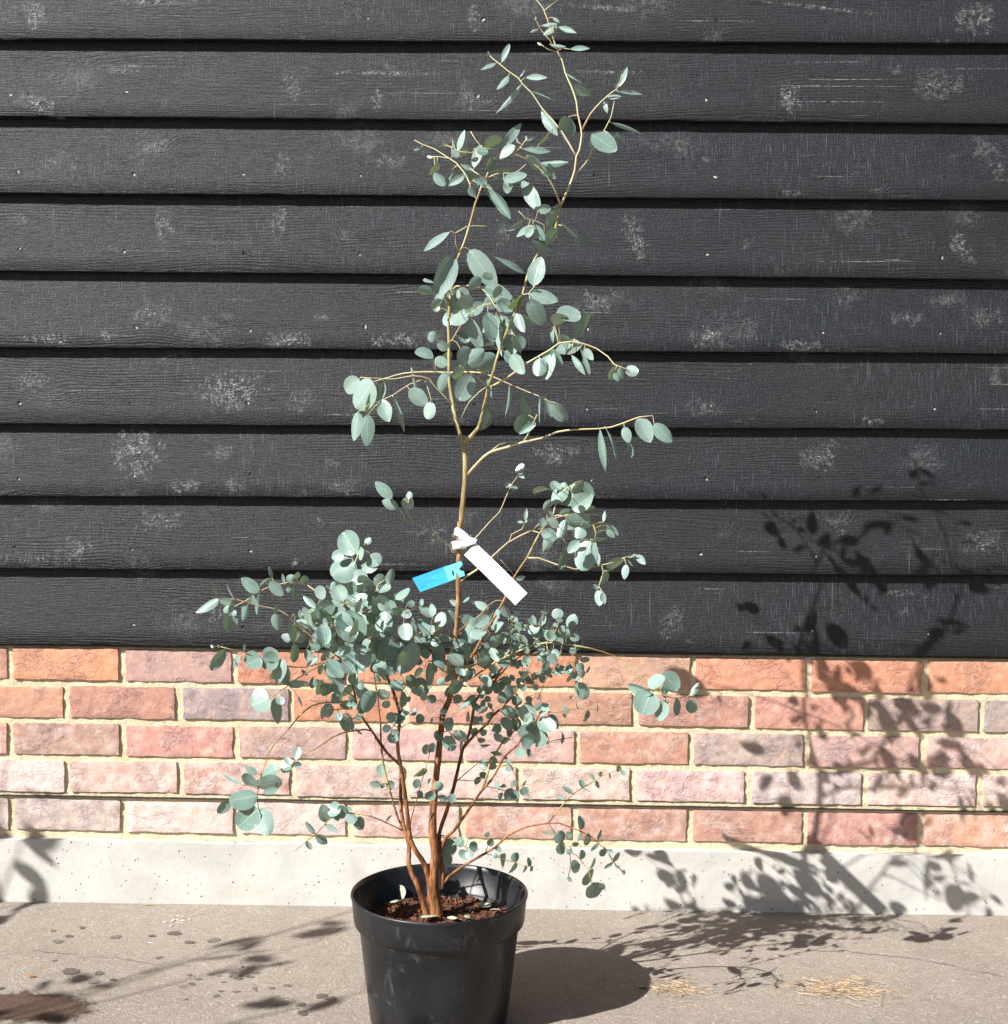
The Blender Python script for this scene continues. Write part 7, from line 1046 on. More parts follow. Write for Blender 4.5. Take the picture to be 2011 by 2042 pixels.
[52,[-2187,-5601,5824],[-2287,-5539,5618],[1,-96,-29],190,"n"],
[45,[-458,-6252,6661],[-648,-6345,6525],[32,-93,18],179,"n"],
[61,[-2968,-5838,5336],[-3001,-5905,5543],[58,-79,-17],203,"d"],
[40,[-1761,-5720,8222],[-1688,-5691,8400],[55,-83,-9],228,"d"],
[12,[-15,-6455,13548],[395,-6378,13516],[20,-93,31],106,"b"],
[29,[-2231,-4629,10200],[-2279,-4783,9853],[58,-77,26],115,"d"],
[82,[-65,-5154,3664],[-239,-5237,3639],[44,-88,-18],226,"d"],
[75,[-199,-3901,5761],[-201,-3968,5553],[15,-94,30],201,"d"],
[93,[456,-5240,6001],[525,-5191,5795],[35,-93,-11],197,"d"],
[14,[1307,-5508,14117],[1808,-5380,13939],[-4,-76,-65],80,"d"],
[91,[-854,-5160,5504],[-675,-5251,5657],[-63,-70,32],173,"b"],
[56,[-2564,-6272,6835],[-2434,-6313,6988],[-32,-95,2],213,"n"],
[68,[-2188,-5836,6935],[-2400,-5810,6868],[-3,-96,-27],193,"d"],
[63,[-2886,-5240,3340],[-2732,-5231,3340],[5,-93,-36],280,"n"],
[85,[1122,-5849,2671],[1180,-5928,2873],[82,-41,-40],192,"d"],
[58,[-2876,-5824,5805],[-2881,-5873,5568],[48,-86,17],178,"d"],
[76,[-354,-5017,5186],[-144,-4971,5135],[23,-97,4],195,"d"],
[53,[-2342,-4571,5130],[-2124,-4487,5048],[38,-92,7],174,"d"],
[61,[-2747,-5954,5220],[-2467,-5976,5207],[-6,-96,29],153,"n"],
[91,[-542,-5164,5678],[-475,-5218,5800],[70,-43,-58],288,"d"],
[1,[-1168,-4377,10687],[-1323,-4396,10548],[58,-59,-57],205,"d"],
[39,[-1875,-5792,8250],[-2111,-5854,8353],[24,-97,-3],161,"n"],
[11,[-1031,-5260,13740],[-953,-5317,14043],[-58,-81,0],134,"n"],
[91,[2453,-5490,5303],[2466,-5409,5002],[44,-87,-22],136,"d"],
[20,[434,-6011,10681],[612,-5958,10437],[-12,-95,-29],138,"n"],
[78,[-142,-4850,4682],[36,-4793,4695],[25,-87,43],225,"d"],
[48,[887,-6112,7804],[721,-6189,7622],[5,-94,34],163,"n"],
[57,[-2828,-6235,6084],[-2965,-6160,5921],[-9,-93,-35],186,"d"],
[23,[-636,-5944,11740],[-794,-5939,11565],[35,-87,-34],178,"d"],
[78,[-264,-5052,4705],[-133,-5025,4813],[-4,-96,29],244,"n"],
[68,[-2479,-5548,6856],[-2607,-5628,7009],[13,-92,-38],194,"d"],
[2,[-478,-5291,9687],[-627,-5383,9454],[66,-73,-14],143,"d"],
[59,[-2939,-6291,5912],[-2721,-6348,5715],[10,-92,38],139,"n"],
[95,[734,-4919,5649],[534,-4968,5553],[-13,-75,65],183,"n"],
[6,[-1131,-4831,13745],[-870,-4841,13796],[11,-72,-69],156,"d"],
[45,[915,-5715,7971],[875,-5727,7801],[-30,-94,14],236,"n"],
[75,[-783,-4298,4699],[-640,-4222,4562],[-5,-85,-52],194,"n"],
[24,[-875,-5319,11256],[-1085,-5246,11210],[-37,-89,28],179,"n"],
[29,[-1372,-5066,10563],[-1188,-5089,10452],[2,-97,23],188,"n"],
[96,[-481,-5314,6606],[-630,-5365,6436],[53,-82,-21],175,"d"],
[23,[-1406,-5457,11544],[-1628,-5523,11599],[9,-80,-60],170,"n"],
[67,[-1723,-5580,6315],[-1583,-5682,6175],[-70,-68,-21],181,"n"],
[85,[669,-5765,3053],[716,-5699,2857],[66,-74,-10],190,"d"],
[66,[-2217,-4644,3771],[-2272,-4561,3944],[-1,-90,43],201,"n"],
[30,[354,-5744,9959],[459,-5689,9658],[19,-98,-12],124,"d"],
[0,[-995,-4470,4995],[-784,-4447,4933],[-25,-23,-94],181,"d"],
[83,[984,-5748,3262],[994,-5693,3465],[80,-58,12],190,"d"],
[91,[-591,-5829,5653],[-421,-5914,5539],[-52,-84,-15],179,"d"],
[68,[-2084,-5219,6990],[-2014,-5268,7249],[18,-96,-23],145,"n"],
[43,[693,-5079,7910],[842,-5175,8045],[-28,-90,-33],177,"n"],
[55,[-2746,-6884,6420],[-2675,-6971,6195],[87,-29,39],156,"d"],
[55,[-2459,-6019,7507],[-2347,-6076,7619],[-61,-76,23],233,"b"],
[76,[-85,-5940,5385],[-183,-5993,5575],[64,-76,11],177,"d"],
[67,[-1633,-6073,6356],[-1776,-6121,6467],[-12,-85,-52],208,"n"],
[0,[-927,-5430,5091],[-744,-5489,5150],[38,28,-88],193,"d"],
[55,[-2799,-5787,6051],[-2858,-5779,6246],[78,-58,26],190,"d"],
[35,[1558,-5855,9519],[1622,-5896,9281],[-24,-97,10],155,"n"],
[55,[-2805,-5668,6166],[-2952,-5751,6343],[64,-74,18],157,"d"],
[37,[214,-5668,9573],[-38,-5683,9394],[-1,-99,10],124,"n"],
[20,[744,-5974,10591],[942,-6127,10291],[-32,-91,25],98,"d"],
[78,[-101,-4899,4930],[-11,-4905,4843],[-26,-94,-20],305,"d"],
[97,[-168,-4934,6478],[-301,-4962,6632],[63,-65,43],186,"d"],
[6,[-948,-4956,13407],[-1193,-4970,13250],[4,-100,3],131,"n"],
[3,[-258,-5073,10739],[-370,-5123,10908],[8,-97,-23],181,"n"],
[61,[-3935,-6314,3530],[-3875,-6406,3323],[58,-67,47],161,"d"],
[69,[-1488,-6382,6804],[-1291,-6367,6638],[-10,-97,-21],146,"n"],
[54,[-2540,-6142,5749],[-2510,-6205,5591],[-58,-79,20],218,"n"],
[42,[399,-6270,8153],[577,-6271,7995],[-24,-93,-27],158,"n"],
[45,[-446,-5580,6067],[-312,-5693,5872],[-30,-90,32],143,"n"],
[0,[-842,-5668,6052],[-800,-5597,5853],[92,-40,5],174,"d"],
[100,[307,-5589,6409],[136,-5553,6314],[-42,-78,46],188,"b"],
[23,[-439,-5535,11454],[-344,-5498,11649],[41,-91,-3],169,"n"],
[69,[-2054,-5851,6743],[-2070,-5903,6942],[40,-89,-20],180,"n"],
[3,[-82,-5712,10905],[-31,-5577,10610],[-10,-90,-43],113,"n"],
[69,[-1974,-5850,6866],[-1779,-5770,6836],[39,-91,14],174,"n"],
[69,[-1913,-6122,6685],[-2007,-6099,6861],[5,-99,16],184,"n"],
[105,[-1108,-5357,4719],[-1096,-5394,4926],[33,-93,-18],175,"n"],
[68,[-2270,-5720,6629],[-2272,-5778,6444],[54,-80,25],190,"d"],
[97,[-308,-5795,6299],[-400,-5824,6100],[42,-90,-6],166,"d"],
[3,[-190,-5749,10926],[-415,-5759,10824],[5,-100,-1],148,"d"],
[63,[-2740,-5229,3296],[-2578,-5277,3178],[14,-84,53],177,"n"],
[87,[-19,-5396,2617],[-104,-5430,2426],[81,-52,-27],172,"d"],
[58,[-2697,-6693,6162],[-2480,-6658,6194],[20,-93,-32],164,"n"],
[52,[-1941,-5559,4710],[-1952,-5551,4532],[-27,-96,-3],204,"n"],
[63,[-3218,-5277,2959],[-3046,-5242,2794],[22,-98,2],151,"n"],
[96,[-502,-5306,6625],[-713,-5246,6757],[11,-82,56],142,"n"],
[56,[-2487,-6334,6736],[-2316,-6420,6882],[-34,-93,-16],151,"n"],
[55,[-2668,-6107,7553],[-2851,-6077,7506],[-23,-93,28],190,"n"],
[82,[-107,-5191,3716],[-39,-5245,3575],[66,-54,53],218,"d"],
[62,[-3816,-5118,3955],[-3625,-5184,4065],[-44,-86,25],156,"n"],
[99,[-1107,-5193,6118],[-936,-5119,6108],[40,-91,7],192,"d"],
[109,[-1569,-4831,5691],[-1733,-4899,5783],[57,-58,58],179,"d"],
[52,[-1973,-6519,5975],[-2162,-6477,5863],[25,97,-6],160,"d"],
[92,[-154,-5106,5783],[-346,-5192,5728],[28,-87,40],164,"n"],
[55,[-2996,-5423,6326],[-3068,-5394,6134],[93,-9,-36],172,"d"],
[15,[7,-5544,14774],[333,-5608,14760],[-18,-96,21],107,"b"],
[45,[-639,-6041,5938],[-435,-5979,5951],[29,-92,-26],166,"n"],
[96,[-654,-4829,6346],[-842,-4919,6298],[-1,-45,89],165,"n"],
[45,[-377,-5221,6207],[-222,-5289,6106],[-45,-89,-9],178,"d"],
[0,[-920,-5186,5966],[-1065,-5259,5861],[30,-93,23],181,"d"],
[65,[-1342,-5617,3811],[-1412,-5551,3637],[12,-91,-39],176,"d"],
[55,[-2493,-6724,7017],[-2465,-6707,7225],[52,-85,0],166,"d"],
[20,[1537,-6236,10377],[1730,-6290,10328],[-25,-97,5],169,"n"],
[61,[-4034,-6418,3823],[-4241,-6434,3696],[29,-89,-36],143,"d"],
[30,[-195,-5475,10151],[-246,-5309,9666],[-58,-79,-21],67,"b"],
[60,[-3104,-6439,6486],[-3264,-6469,6601],[-42,-55,-72],173,"n"],
[15,[-253,-5646,14773],[-428,-5743,14554],[-20,-82,53],116,"b"],
[101,[373,-5028,5416],[330,-4979,5591],[70,-62,35],183,"d"],
[99,[-1428,-5611,6120],[-1521,-5548,6261],[-14,-93,32],189,"n"],
[35,[1642,-5521,9284],[1681,-5629,9044],[73,-57,37],128,"d"],
[78,[-179,-5031,4530],[-244,-5013,4413],[62,-65,-44],252,"d"],
[45,[-366,-6174,6423],[-215,-6258,6553],[-69,-58,43],157,"n"],
[89,[-820,-5484,2896],[-776,-5506,3026],[94,-7,-33],244,"d"],
[68,[-2474,-5352,6574],[-2673,-5270,6611],[-38,-92,4],155,"n"],
[91,[-371,-4689,5890],[-293,-4612,5730],[7,-91,-41],174,"d"],
[25,[142,-5936,12514],[-103,-6024,12355],[-8,-82,57],110,"b"],
[58,[-4087,-6847,6133],[-4232,-6750,5887],[-56,-83,1],111,"n"],
[74,[-1959,-5787,4907],[-1960,-5780,5079],[-43,-90,4],193,"n"],
[58,[-2614,-6192,5979],[-2751,-6259,6115],[33,-94,-13],162,"n"],
[56,[-4031,-5711,6903],[-4044,-5759,6543],[59,-80,8],91,"d"],
[56,[-3483,-5915,7119],[-3365,-5980,7234],[57,-31,-76],186,"d"],
[68,[-2472,-5278,6783],[-2510,-5326,6964],[-2,-97,-26],172,"d"],
[57,[-4035,-6571,6817],[-4141,-6469,6572],[-13,-93,-33],115,"n"],
[100,[91,-5858,6467],[184,-5799,6315],[85,-1,52],175,"d"],
[46,[500,-5381,8370],[351,-5300,8201],[18,-82,-55],137,"d"],
[60,[-3091,-6087,6722],[-3309,-5987,6917],[5,-87,50],106,"n"],
[97,[-16,-5943,6204],[-145,-5885,6325],[47,-50,73],176,"n"],
[0,[-1221,-5218,4536],[-1350,-5262,4634],[57,-70,43],195,"n"],
[1,[-1223,-5935,11408],[-1362,-5891,11261],[41,-69,-59],158,"d"],
[13,[1369,-6259,14408],[1741,-6130,14402],[31,-89,34],83,"b"],
[109,[-1318,-5435,5947],[-1311,-5499,5630],[42,-89,19],101,"d"],
[77,[155,-5500,5040],[152,-5514,4832],[-27,-96,7],156,"n"],
[109,[-1290,-6121,5916],[-1091,-6078,5854],[35,-44,83],152,"n"],
[89,[-793,-5595,2848],[-882,-5543,2718],[-30,-94,-18],194,"n"],
[45,[1309,-5892,8030],[1494,-5816,7878],[7,-92,-38],128,"d"],
[45,[-859,-5198,5692],[-687,-5108,5728],[42,-50,-76],162,"d"],
[49,[1319,-5914,7329],[1237,-5919,7138],[57,-79,-22],153,"d"],
[109,[-986,-5778,5757],[-810,-5702,5736],[40,-91,7],164,"n"],
[62,[-3526,-5318,4182],[-3509,-5224,4371],[-25,-86,45],149,"n"],
[78,[-407,-5160,4599],[-229,-5204,4568],[-29,-84,-47],169,"n"],
[70,[-2830,-6348,5623],[-2869,-6367,5499],[78,-60,-15],239,"d"],
[23,[-1031,-4922,11639],[-858,-4872,11562],[24,-97,-8],159,"d"],
[91,[-850,-5344,5476],[-762,-5261,5644],[72,-69,-4],150,"d"],
[97,[-149,-5216,6219],[4,-5255,6249],[-24,-97,-3],192,"n"],
[77,[17,-5591,4496],[62,-5611,4349],[-49,-87,-3],199,"n"],
[59,[-2967,-6109,6020],[-2824,-6078,6080],[34,-86,-37],195,"d"],
[104,[429,-5418,4715],[300,-5443,4630],[17,-99,4],197,"d"],
[62,[-3838,-5227,3684],[-4070,-5289,3629],[16,-92,37],125,"n"],
[69,[-1946,-5909,6712],[-2075,-5899,6666],[-32,-54,78],223,"n"],
[53,[-2448,-4432,6062],[-2371,-4506,6235],[3,-91,-41],150,"n"],
[24,[-1406,-5476,10785],[-1353,-5515,10956],[-4,-98,-20],166,"n"],
[67,[-1593,-6064,6294],[-1608,-6145,6603],[37,-90,-22],95,"d"],
[93,[593,-5465,6518],[580,-5440,6677],[-8,-99,15],188,"n"],
[41,[-58,-4826,8735],[6,-4788,8919],[-29,-91,29],152,"n"],
[75,[-876,-4123,4558],[-886,-4059,4736],[-89,-45,11],158,"n"],
[68,[-2222,-4949,6454],[-2106,-5010,6583],[58,-40,-71],162,"d"],
[25,[222,-5941,12738],[407,-5983,12782],[-12,-92,-37],151,"n"],
[109,[-1444,-6200,5826],[-1570,-6281,5726],[70,-61,-38],163,"d"],
[60,[-3077,-6051,6737],[-2943,-6096,6682],[16,-54,83],193,"d"],
[75,[-525,-4074,5348],[-330,-4086,5404],[-4,-100,-6],144,"n"],
[18,[464,-5520,15541],[265,-5595,15423],[0,-84,54],120,"b"],
[18,[500,-5470,15543],[762,-5583,15428],[-33,-93,17],94,"b"],
[91,[-457,-5211,5752],[-370,-5144,5586],[13,-94,-31],145,"n"],
[15,[-354,-5511,15015],[-231,-5540,15267],[-47,-87,13],102,"b"],
[74,[-1912,-5647,4897],[-1811,-5687,4951],[41,-19,-89],237,"d"],
[101,[455,-5919,6027],[569,-5885,5900],[19,-98,-9],165,"d"],
[78,[69,-5007,4999],[201,-5000,5089],[-37,-71,60],178,"d"],
[57,[-3021,-6276,6209],[-3072,-6218,6388],[-21,-94,25],146,"n"],
[67,[-2037,-5168,5888],[-1923,-5196,5710],[49,-75,43],133,"n"],
[55,[-2593,-6838,6490],[-2462,-6819,6333],[-1,-99,-13],138,"n"],
[15,[-454,-5390,15021],[-681,-5501,14883],[4,-81,58],98,"b"],
[76,[-434,-4996,4625],[-303,-4925,4701],[51,-86,-7],168,"d"],
[109,[-1339,-5232,5941],[-1331,-5314,5769],[56,-74,38],147,"d"],
[90,[-1116,-5490,3675],[-1272,-5449,3617],[-4,-86,-51],163,"d"],
[42,[397,-5512,8079],[268,-5571,7937],[53,-84,-13],139,"d"],
[61,[-2819,-5338,5122],[-2918,-5388,5255],[47,-88,2],160,"n"],
[52,[-1952,-5688,5734],[-2074,-5751,5830],[41,-91,-7],165,"b"],
[25,[10,-5908,12611],[-226,-5823,12436],[23,-72,-66],90,"d"],
[78,[-38,-4893,5015],[-52,-4855,5165],[-26,-94,22],177,"n"],
[100,[267,-5544,6339],[332,-5598,6240],[-21,-91,36],211,"b"],
[52,[-2025,-5260,6432],[-1921,-5185,6597],[78,-58,-23],131,"d"],
[49,[1612,-5986,7441],[1570,-6051,7227],[-37,-86,34],120,"b"],
[93,[457,-5309,5950],[262,-5373,5848],[14,-94,31],119,"n"],
[0,[-1074,-4673,5108],[-951,-4606,5014],[39,-91,-14],161,"d"],
[20,[927,-6152,10679],[1063,-6196,10506],[-18,-98,11],121,"n"],
[1,[-1115,-6000,10672],[-1260,-6073,10738],[36,-91,-23],154,"d"],
[56,[-3472,-5866,7072],[-3473,-5858,6794],[81,-59,-2],97,"d"],
[61,[-3944,-6361,4214],[-4127,-6387,4345],[20,-98,9],119,"n"],
[52,[-1845,-5687,4879],[-1962,-5630,5015],[0,-92,38],143,"n"],
[68,[-2204,-5608,6687],[-2274,-5558,6570],[44,-69,-57],185,"d"],
[75,[-583,-4591,5334],[-495,-4555,5374],[49,-80,-35],260,"d"],
[89,[-753,-5578,2885],[-624,-5562,2927],[18,-96,-20],196,"d"],
[91,[2252,-5466,5498],[2295,-5420,5276],[10,-98,-18],116,"n"],
[48,[1113,-5900,7787],[1320,-5957,7816],[-2,-52,-85],123,"d"],
[79,[-488,-5211,4120],[-630,-5229,4122],[12,-89,44],186,"n"],
[3,[-143,-5781,11139],[-17,-5749,11017],[3,-98,-22],149,"n"],
[16,[664,-5913,15104],[958,-5932,15112],[-7,-97,22],90,"b"],
[6,[-739,-5650,13195],[-567,-5571,13212],[36,-87,34],138,"n"],
[92,[-260,-4632,5325],[-170,-4658,5422],[14,-92,-37],194,"d"],
[89,[-967,-5465,2888],[-860,-5433,2991],[0,-96,30],171,"n"],
[87,[-29,-5414,2612],[-30,-5440,2788],[39,-91,-13],145,"d"],
[69,[-1790,-6058,6674],[-1637,-6112,6621],[-6,-79,62],151,"n"],
[64,[-1369,-5587,4410],[-1344,-5636,4575],[25,-92,-31],148,"d"],
[52,[-1894,-5554,5042],[-1805,-5512,4883],[76,-58,27],137,"d"],
[97,[-45,-5357,6451],[22,-5344,6297],[-23,-96,-18],152,"n"],
[75,[-433,-4643,5541],[-342,-4660,5432],[-19,-98,0],179,"d"],
[60,[-2903,-6809,6830],[-2900,-6881,6650],[73,-63,26],132,"d"],
[57,[-4258,-6541,6909],[-4341,-6455,6625],[37,-85,-37],83,"d"],
[63,[-2997,-5202,3219],[-2843,-5194,3242],[-6,-77,64],164,"n"],
[65,[-1279,-5628,3815],[-1198,-5572,3933],[41,-90,15],165,"d"],
[61,[-2946,-6115,5230],[-2983,-6146,5023],[-50,-84,22],119,"n"],
[67,[-1897,-5688,5868],[-1971,-5741,5725],[21,-95,24],149,"n"],
[57,[-2947,-6808,6395],[-2881,-6774,6237],[79,-58,20],143,"d"],
[56,[-3317,-5940,7083],[-3270,-5967,7194],[76,-47,-44],202,"d"],
[104,[163,-5477,4515],[140,-5439,4637],[11,-94,32],192,"d"],
[66,[-2269,-4556,3593],[-2445,-4612,3628],[30,-95,-5],131,"d"],
[67,[-1243,-6831,6744],[-1303,-6767,6913],[-45,-88,17],129,"d"],
[74,[-1587,-4852,4702],[-1626,-4870,4861],[27,-96,-4],149,"n"],
[97,[-128,-5093,5989],[4,-5129,6019],[-32,-87,38],175,"n"],
[64,[-1388,-5600,4413],[-1495,-5629,4506],[40,-90,18],169,"n"],
[54,[-2421,-6693,6357],[-2565,-6680,6426],[4,-96,27],152,"d"],
[99,[-1532,-5587,6011],[-1401,-5602,5907],[19,-91,37],145,"d"],
[98,[-659,-5726,6425],[-749,-5694,6556],[8,-95,29],150,"d"],
[104,[679,-5455,4539],[676,-5478,4742],[88,-48,-4],119,"d"],
[63,[-3090,-5217,3115],[-2872,-5260,3019],[-9,-97,24],100,"d"],
[91,[2679,-5535,5349],[2806,-5454,5547],[-10,-89,43],97,"n"],
[57,[-3096,-5539,6009],[-3223,-5609,6082],[12,-81,-57],148,"d"],
[91,[331,-5198,6097],[333,-5228,5926],[-32,-94,16],138,"n"],
[0,[-1359,-4662,5027],[-1508,-4670,5084],[4,-100,-5],150,"n"],
[26,[690,-5689,12503],[805,-5662,12358],[-37,-81,-45],128,"n"],
[57,[-3376,-6296,6668],[-3498,-6204,6357],[8,-95,-31],69,"n"],
[85,[1247,-5867,2388],[1375,-5874,2404],[2,-82,-57],185,"d"],
[57,[-4450,-6566,6890],[-4253,-6519,6844],[25,-97,7],114,"n"],
[46,[605,-6206,8577],[480,-6132,8661],[9,-68,73],141,"d"],
[67,[-1889,-5474,5984],[-1915,-5518,6133],[85,-53,-1],150,"d"],
[95,[946,-5692,5715],[943,-5708,5879],[18,-98,-9],143,"n"],
[42,[592,-5584,8139],[761,-5625,8230],[4,-88,-47],120,"d"],
[63,[-3239,-5277,2980],[-3397,-5257,3174],[44,-78,44],93,"n"],
[92,[158,-5272,5968],[16,-5198,6014],[51,57,65],140,"d"],
[49,[1777,-5872,7571],[1910,-5956,7445],[-40,-90,18],115,"n"],
[57,[-3048,-6959,6332],[-2896,-6914,6289],[33,-22,92],141,"n"],
[66,[-2169,-4681,3650],[-2039,-4625,3591],[46,-87,18],151,"n"],
[84,[851,-5446,3738],[687,-5471,3842],[-26,-77,-59],118,"d"],
[92,[-53,-4439,5661],[130,-4493,5582],[-16,-95,27],111,"n"],
[57,[-3220,-6187,6106],[-3190,-6255,5932],[53,-76,39],121,"d"],
[76,[110,-4867,5452],[29,-4928,5594],[25,-93,-26],131,"d"],
[25,[40,-6197,12318],[150,-6253,12445],[-39,-92,-7],129,"n"],
[68,[-2151,-5707,6476],[-2276,-5735,6521],[18,-98,-11],168,"d"],
[69,[-1882,-5943,6636],[-1989,-5940,6741],[38,-82,42],152,"n"],
[33,[-1677,-5544,10257],[-1657,-5465,9953],[-40,-88,-26],72,"b"],
[99,[-1250,-5524,6087],[-1363,-5471,6186],[-9,-92,39],142,"n"],
[52,[-1983,-5755,6526],[-2218,-5753,6523],[-1,-93,37],96,"n"],
[101,[418,-5591,5647],[460,-5529,5788],[-1,-92,40],141,"n"],
[3,[-219,-5136,11123],[-358,-5159,11235],[34,-91,24],125,"d"],
[70,[-3114,-6321,5533],[-3097,-6296,5718],[83,-55,0],120,"d"],
[55,[-2965,-5428,6330],[-3035,-5448,6499],[35,-94,3],122,"n"],
[91,[-810,-5199,5512],[-923,-5160,5592],[-34,-94,-1],156,"n"],
[11,[-712,-5844,13640],[-542,-5826,13610],[14,-96,25],129,"n"],
[98,[-596,-5781,6429],[-723,-5843,6511],[27,-92,-29],135,"d"],
[104,[368,-5387,4664],[457,-5321,4495],[-82,53,-22],109,"d"],
[100,[317,-5602,6411],[412,-5606,6585],[-54,-80,27],111,"b"],
[107,[-794,-4800,5148],[-889,-4883,5031],[82,-44,-36],127,"d"],
[83,[1482,-5926,2818],[1612,-5861,2930],[61,-75,-27],119,"d"],
[78,[-96,-4988,4607],[-206,-5029,4637],[42,-79,44],180,"n"],
[6,[-849,-5312,13170],[-752,-5260,13042],[42,-90,-5],129,"n"],
[93,[480,-6195,6463],[489,-6130,6317],[-11,-91,-41],136,"n"],
[23,[-613,-5775,11792],[-455,-5769,11741],[-14,-83,-53],131,"d"],
[71,[-1936,-6337,5353],[-2050,-6343,5289],[34,-78,-53],166,"d"],
[68,[-2251,-5555,6534],[-2344,-5504,6612],[-18,-91,38],165,"d"],
[57,[-3442,-6319,6270],[-3587,-6273,6324],[-30,-95,-1],134,"n"],
[20,[1455,-6228,10400],[1498,-6164,10218],[-3,-94,-34],109,"n"],
[92,[-654,-5234,5379],[-548,-5311,5278],[-18,-86,47],130,"n"],
[48,[1255,-6107,7030],[1281,-6050,6833],[-22,-93,-30],104,"n"],
[46,[568,-5448,8559],[450,-5446,8643],[10,-98,17],148,"n"],
[61,[-4180,-6294,4030],[-4506,-6205,4162],[-9,-92,39],59,"n"],
[85,[1169,-5813,2284],[1124,-5838,2402],[58,-81,5],166,"d"],
[64,[-1559,-5497,3774],[-1544,-5535,3652],[85,-46,25],166,"d"],
[90,[-1069,-5580,3743],[-1004,-5576,3611],[28,-95,11],145,"d"],
[55,[-2845,-6047,6397],[-2937,-5996,6275],[35,-74,-57],132,"d"],
[77,[138,-5334,4457],[163,-5410,4299],[78,-51,37],120,"d"],
[57,[-3017,-5774,6283],[-3187,-5801,6279],[8,-61,79],123,"n"],
[68,[-2205,-6099,6425],[-2160,-6040,6286],[-49,-74,-47],134,"n"],
[76,[-472,-5826,5190],[-605,-5843,5072],[39,-87,-31],118,"d"],
[56,[-4121,-5677,6836],[-4199,-5615,6697],[-29,-92,-24],123,"n"],
[97,[19,-5339,6241],[130,-5347,6047],[-35,-92,-16],94,"n"],
[68,[-2071,-5137,6917],[-2176,-5181,6855],[55,-73,-41],162,"d"],
[30,[-547,-5384,10361],[-544,-5401,10131],[29,-95,7],91,"d"],
[85,[1000,-5757,2795],[1030,-5764,2941],[67,-73,-17],140,"d"],
[1,[-1411,-4362,11328],[-1420,-4310,11477],[-10,-94,32],132,"n"],
[68,[-2216,-5126,6704],[-2116,-5055,6808],[-8,86,-51],129,"d"],
[76,[356,-6194,5849],[474,-6142,5965],[46,-89,-7],119,"d"],
[92,[140,-4007,5682],[87,-3966,5534],[-20,-96,-19],127,"n"],
[56,[-2342,-6847,6785],[-2329,-6891,6941],[69,-68,-25],126,"d"],
[94,[784,-5326,6229],[936,-5337,6189],[-2,-98,20],130,"n"],
[92,[-116,-4526,5676],[-25,-4484,5556],[52,-85,9],131,"d"],
[95,[845,-5659,5707],[696,-5589,5757],[-26,-86,44],119,"n"],
[91,[2372,-5259,5425],[2465,-5217,5364],[62,-49,61],172,"d"],
[81,[67,-5759,3916],[132,-5740,3803],[27,-96,0],155,"n"],
[108,[-1619,-5729,5458],[-1577,-5717,5347],[-54,-79,-30],171,"n"],
[83,[1384,-5815,2957],[1265,-5853,2923],[38,-84,-38],157,"d"],
[45,[-865,-4881,5757],[-957,-4870,5892],[52,-75,41],124,"d"],
[76,[-36,-5276,5433],[72,-5259,5520],[-9,-95,30],145,"n"],
[95,[747,-5049,5454],[869,-5001,5538],[59,-64,-49],130,"d"],
[54,[-2386,-6445,6161],[-2222,-6407,6154],[16,-57,81],120,"d"],
[107,[-716,-4922,5183],[-815,-4944,5085],[48,-82,-30],143,"d"],
[91,[-858,-4570,5246],[-989,-4512,5232],[-8,-39,-92],140,"d"],
[76,[89,-5349,5491],[175,-5305,5550],[61,-72,-34],178,"d"],
[60,[-3179,-6266,6723],[-3287,-6253,6629],[-62,-46,64],140,"n"],
[64,[-1549,-5494,3837],[-1645,-5523,3932],[39,-91,12],145,"d"],
[57,[-3123,-6262,6205],[-3022,-6240,6118],[3,-98,-21],148,"n"],
[43,[330,-6136,7882],[463,-6160,7937],[-20,-98,4],137,"n"],
[45,[-440,-6019,6353],[-535,-6071,6249],[76,-47,-46],133,"d"],
[57,[-3035,-5603,6324],[-3067,-5585,6466],[97,16,20],136,"d"],
[78,[76,-4787,4979],[235,-4765,4983],[7,-65,75],124,"d"],
[95,[955,-5293,5849],[1109,-5231,5829],[27,-83,-48],119,"d"],
[56,[-2696,-6875,7077],[-2701,-6805,7227],[34,-85,41],120,"n"],
[70,[-2501,-5980,5331],[-2582,-6003,5270],[42,-88,-22],189,"d"],
[74,[-1966,-5906,4831],[-2089,-5955,4883],[28,-93,-23],138,"n"],
[76,[-712,-4907,4514],[-713,-4913,4651],[56,-83,-3],143,"d"],
[91,[-526,-5039,5783],[-591,-5046,5672],[26,-96,-8],152,"d"],
[79,[-425,-5214,4143],[-382,-5208,4254],[51,-85,-15],164,"d"],
[97,[-68,-4368,5936],[-87,-4404,6096],[17,-97,-19],118,"d"],
[84,[1571,-5065,4009],[1582,-5039,4104],[89,-45,2],196,"d"],
[58,[-2601,-6426,6279],[-2481,-6394,6213],[35,-92,20],138,"b"],
[102,[1065,-5472,4946],[1061,-5513,5108],[55,-81,-19],116,"d"],
[100,[252,-4874,6088],[319,-4894,5965],[25,-93,29],137,"d"],
[56,[-3440,-5928,7141],[-3576,-5941,7162],[11,-99,9],140,"n"],
[55,[-2898,-6163,6441],[-2941,-6112,6589],[41,-82,40],119,"n"],
[62,[-3628,-5215,4069],[-3754,-5132,4192],[-2,-84,55],99,"n"],
[76,[150,-6019,5772],[47,-6085,5685],[69,-66,-31],128,"d"],
[59,[-2950,-6349,5902],[-2990,-6359,5756],[81,-55,-19],126,"d"],
[108,[-1230,-6173,5589],[-1121,-6224,5695],[-27,-95,-18],119,"d"],
[60,[-3275,-6186,6573],[-3304,-6141,6713],[67,-66,35],127,"d"],
[93,[454,-5086,6305],[465,-5050,6450],[96,26,-14],127,"d"],
[92,[-494,-4666,5307],[-360,-4651,5351],[17,-97,-19],134,"d"],
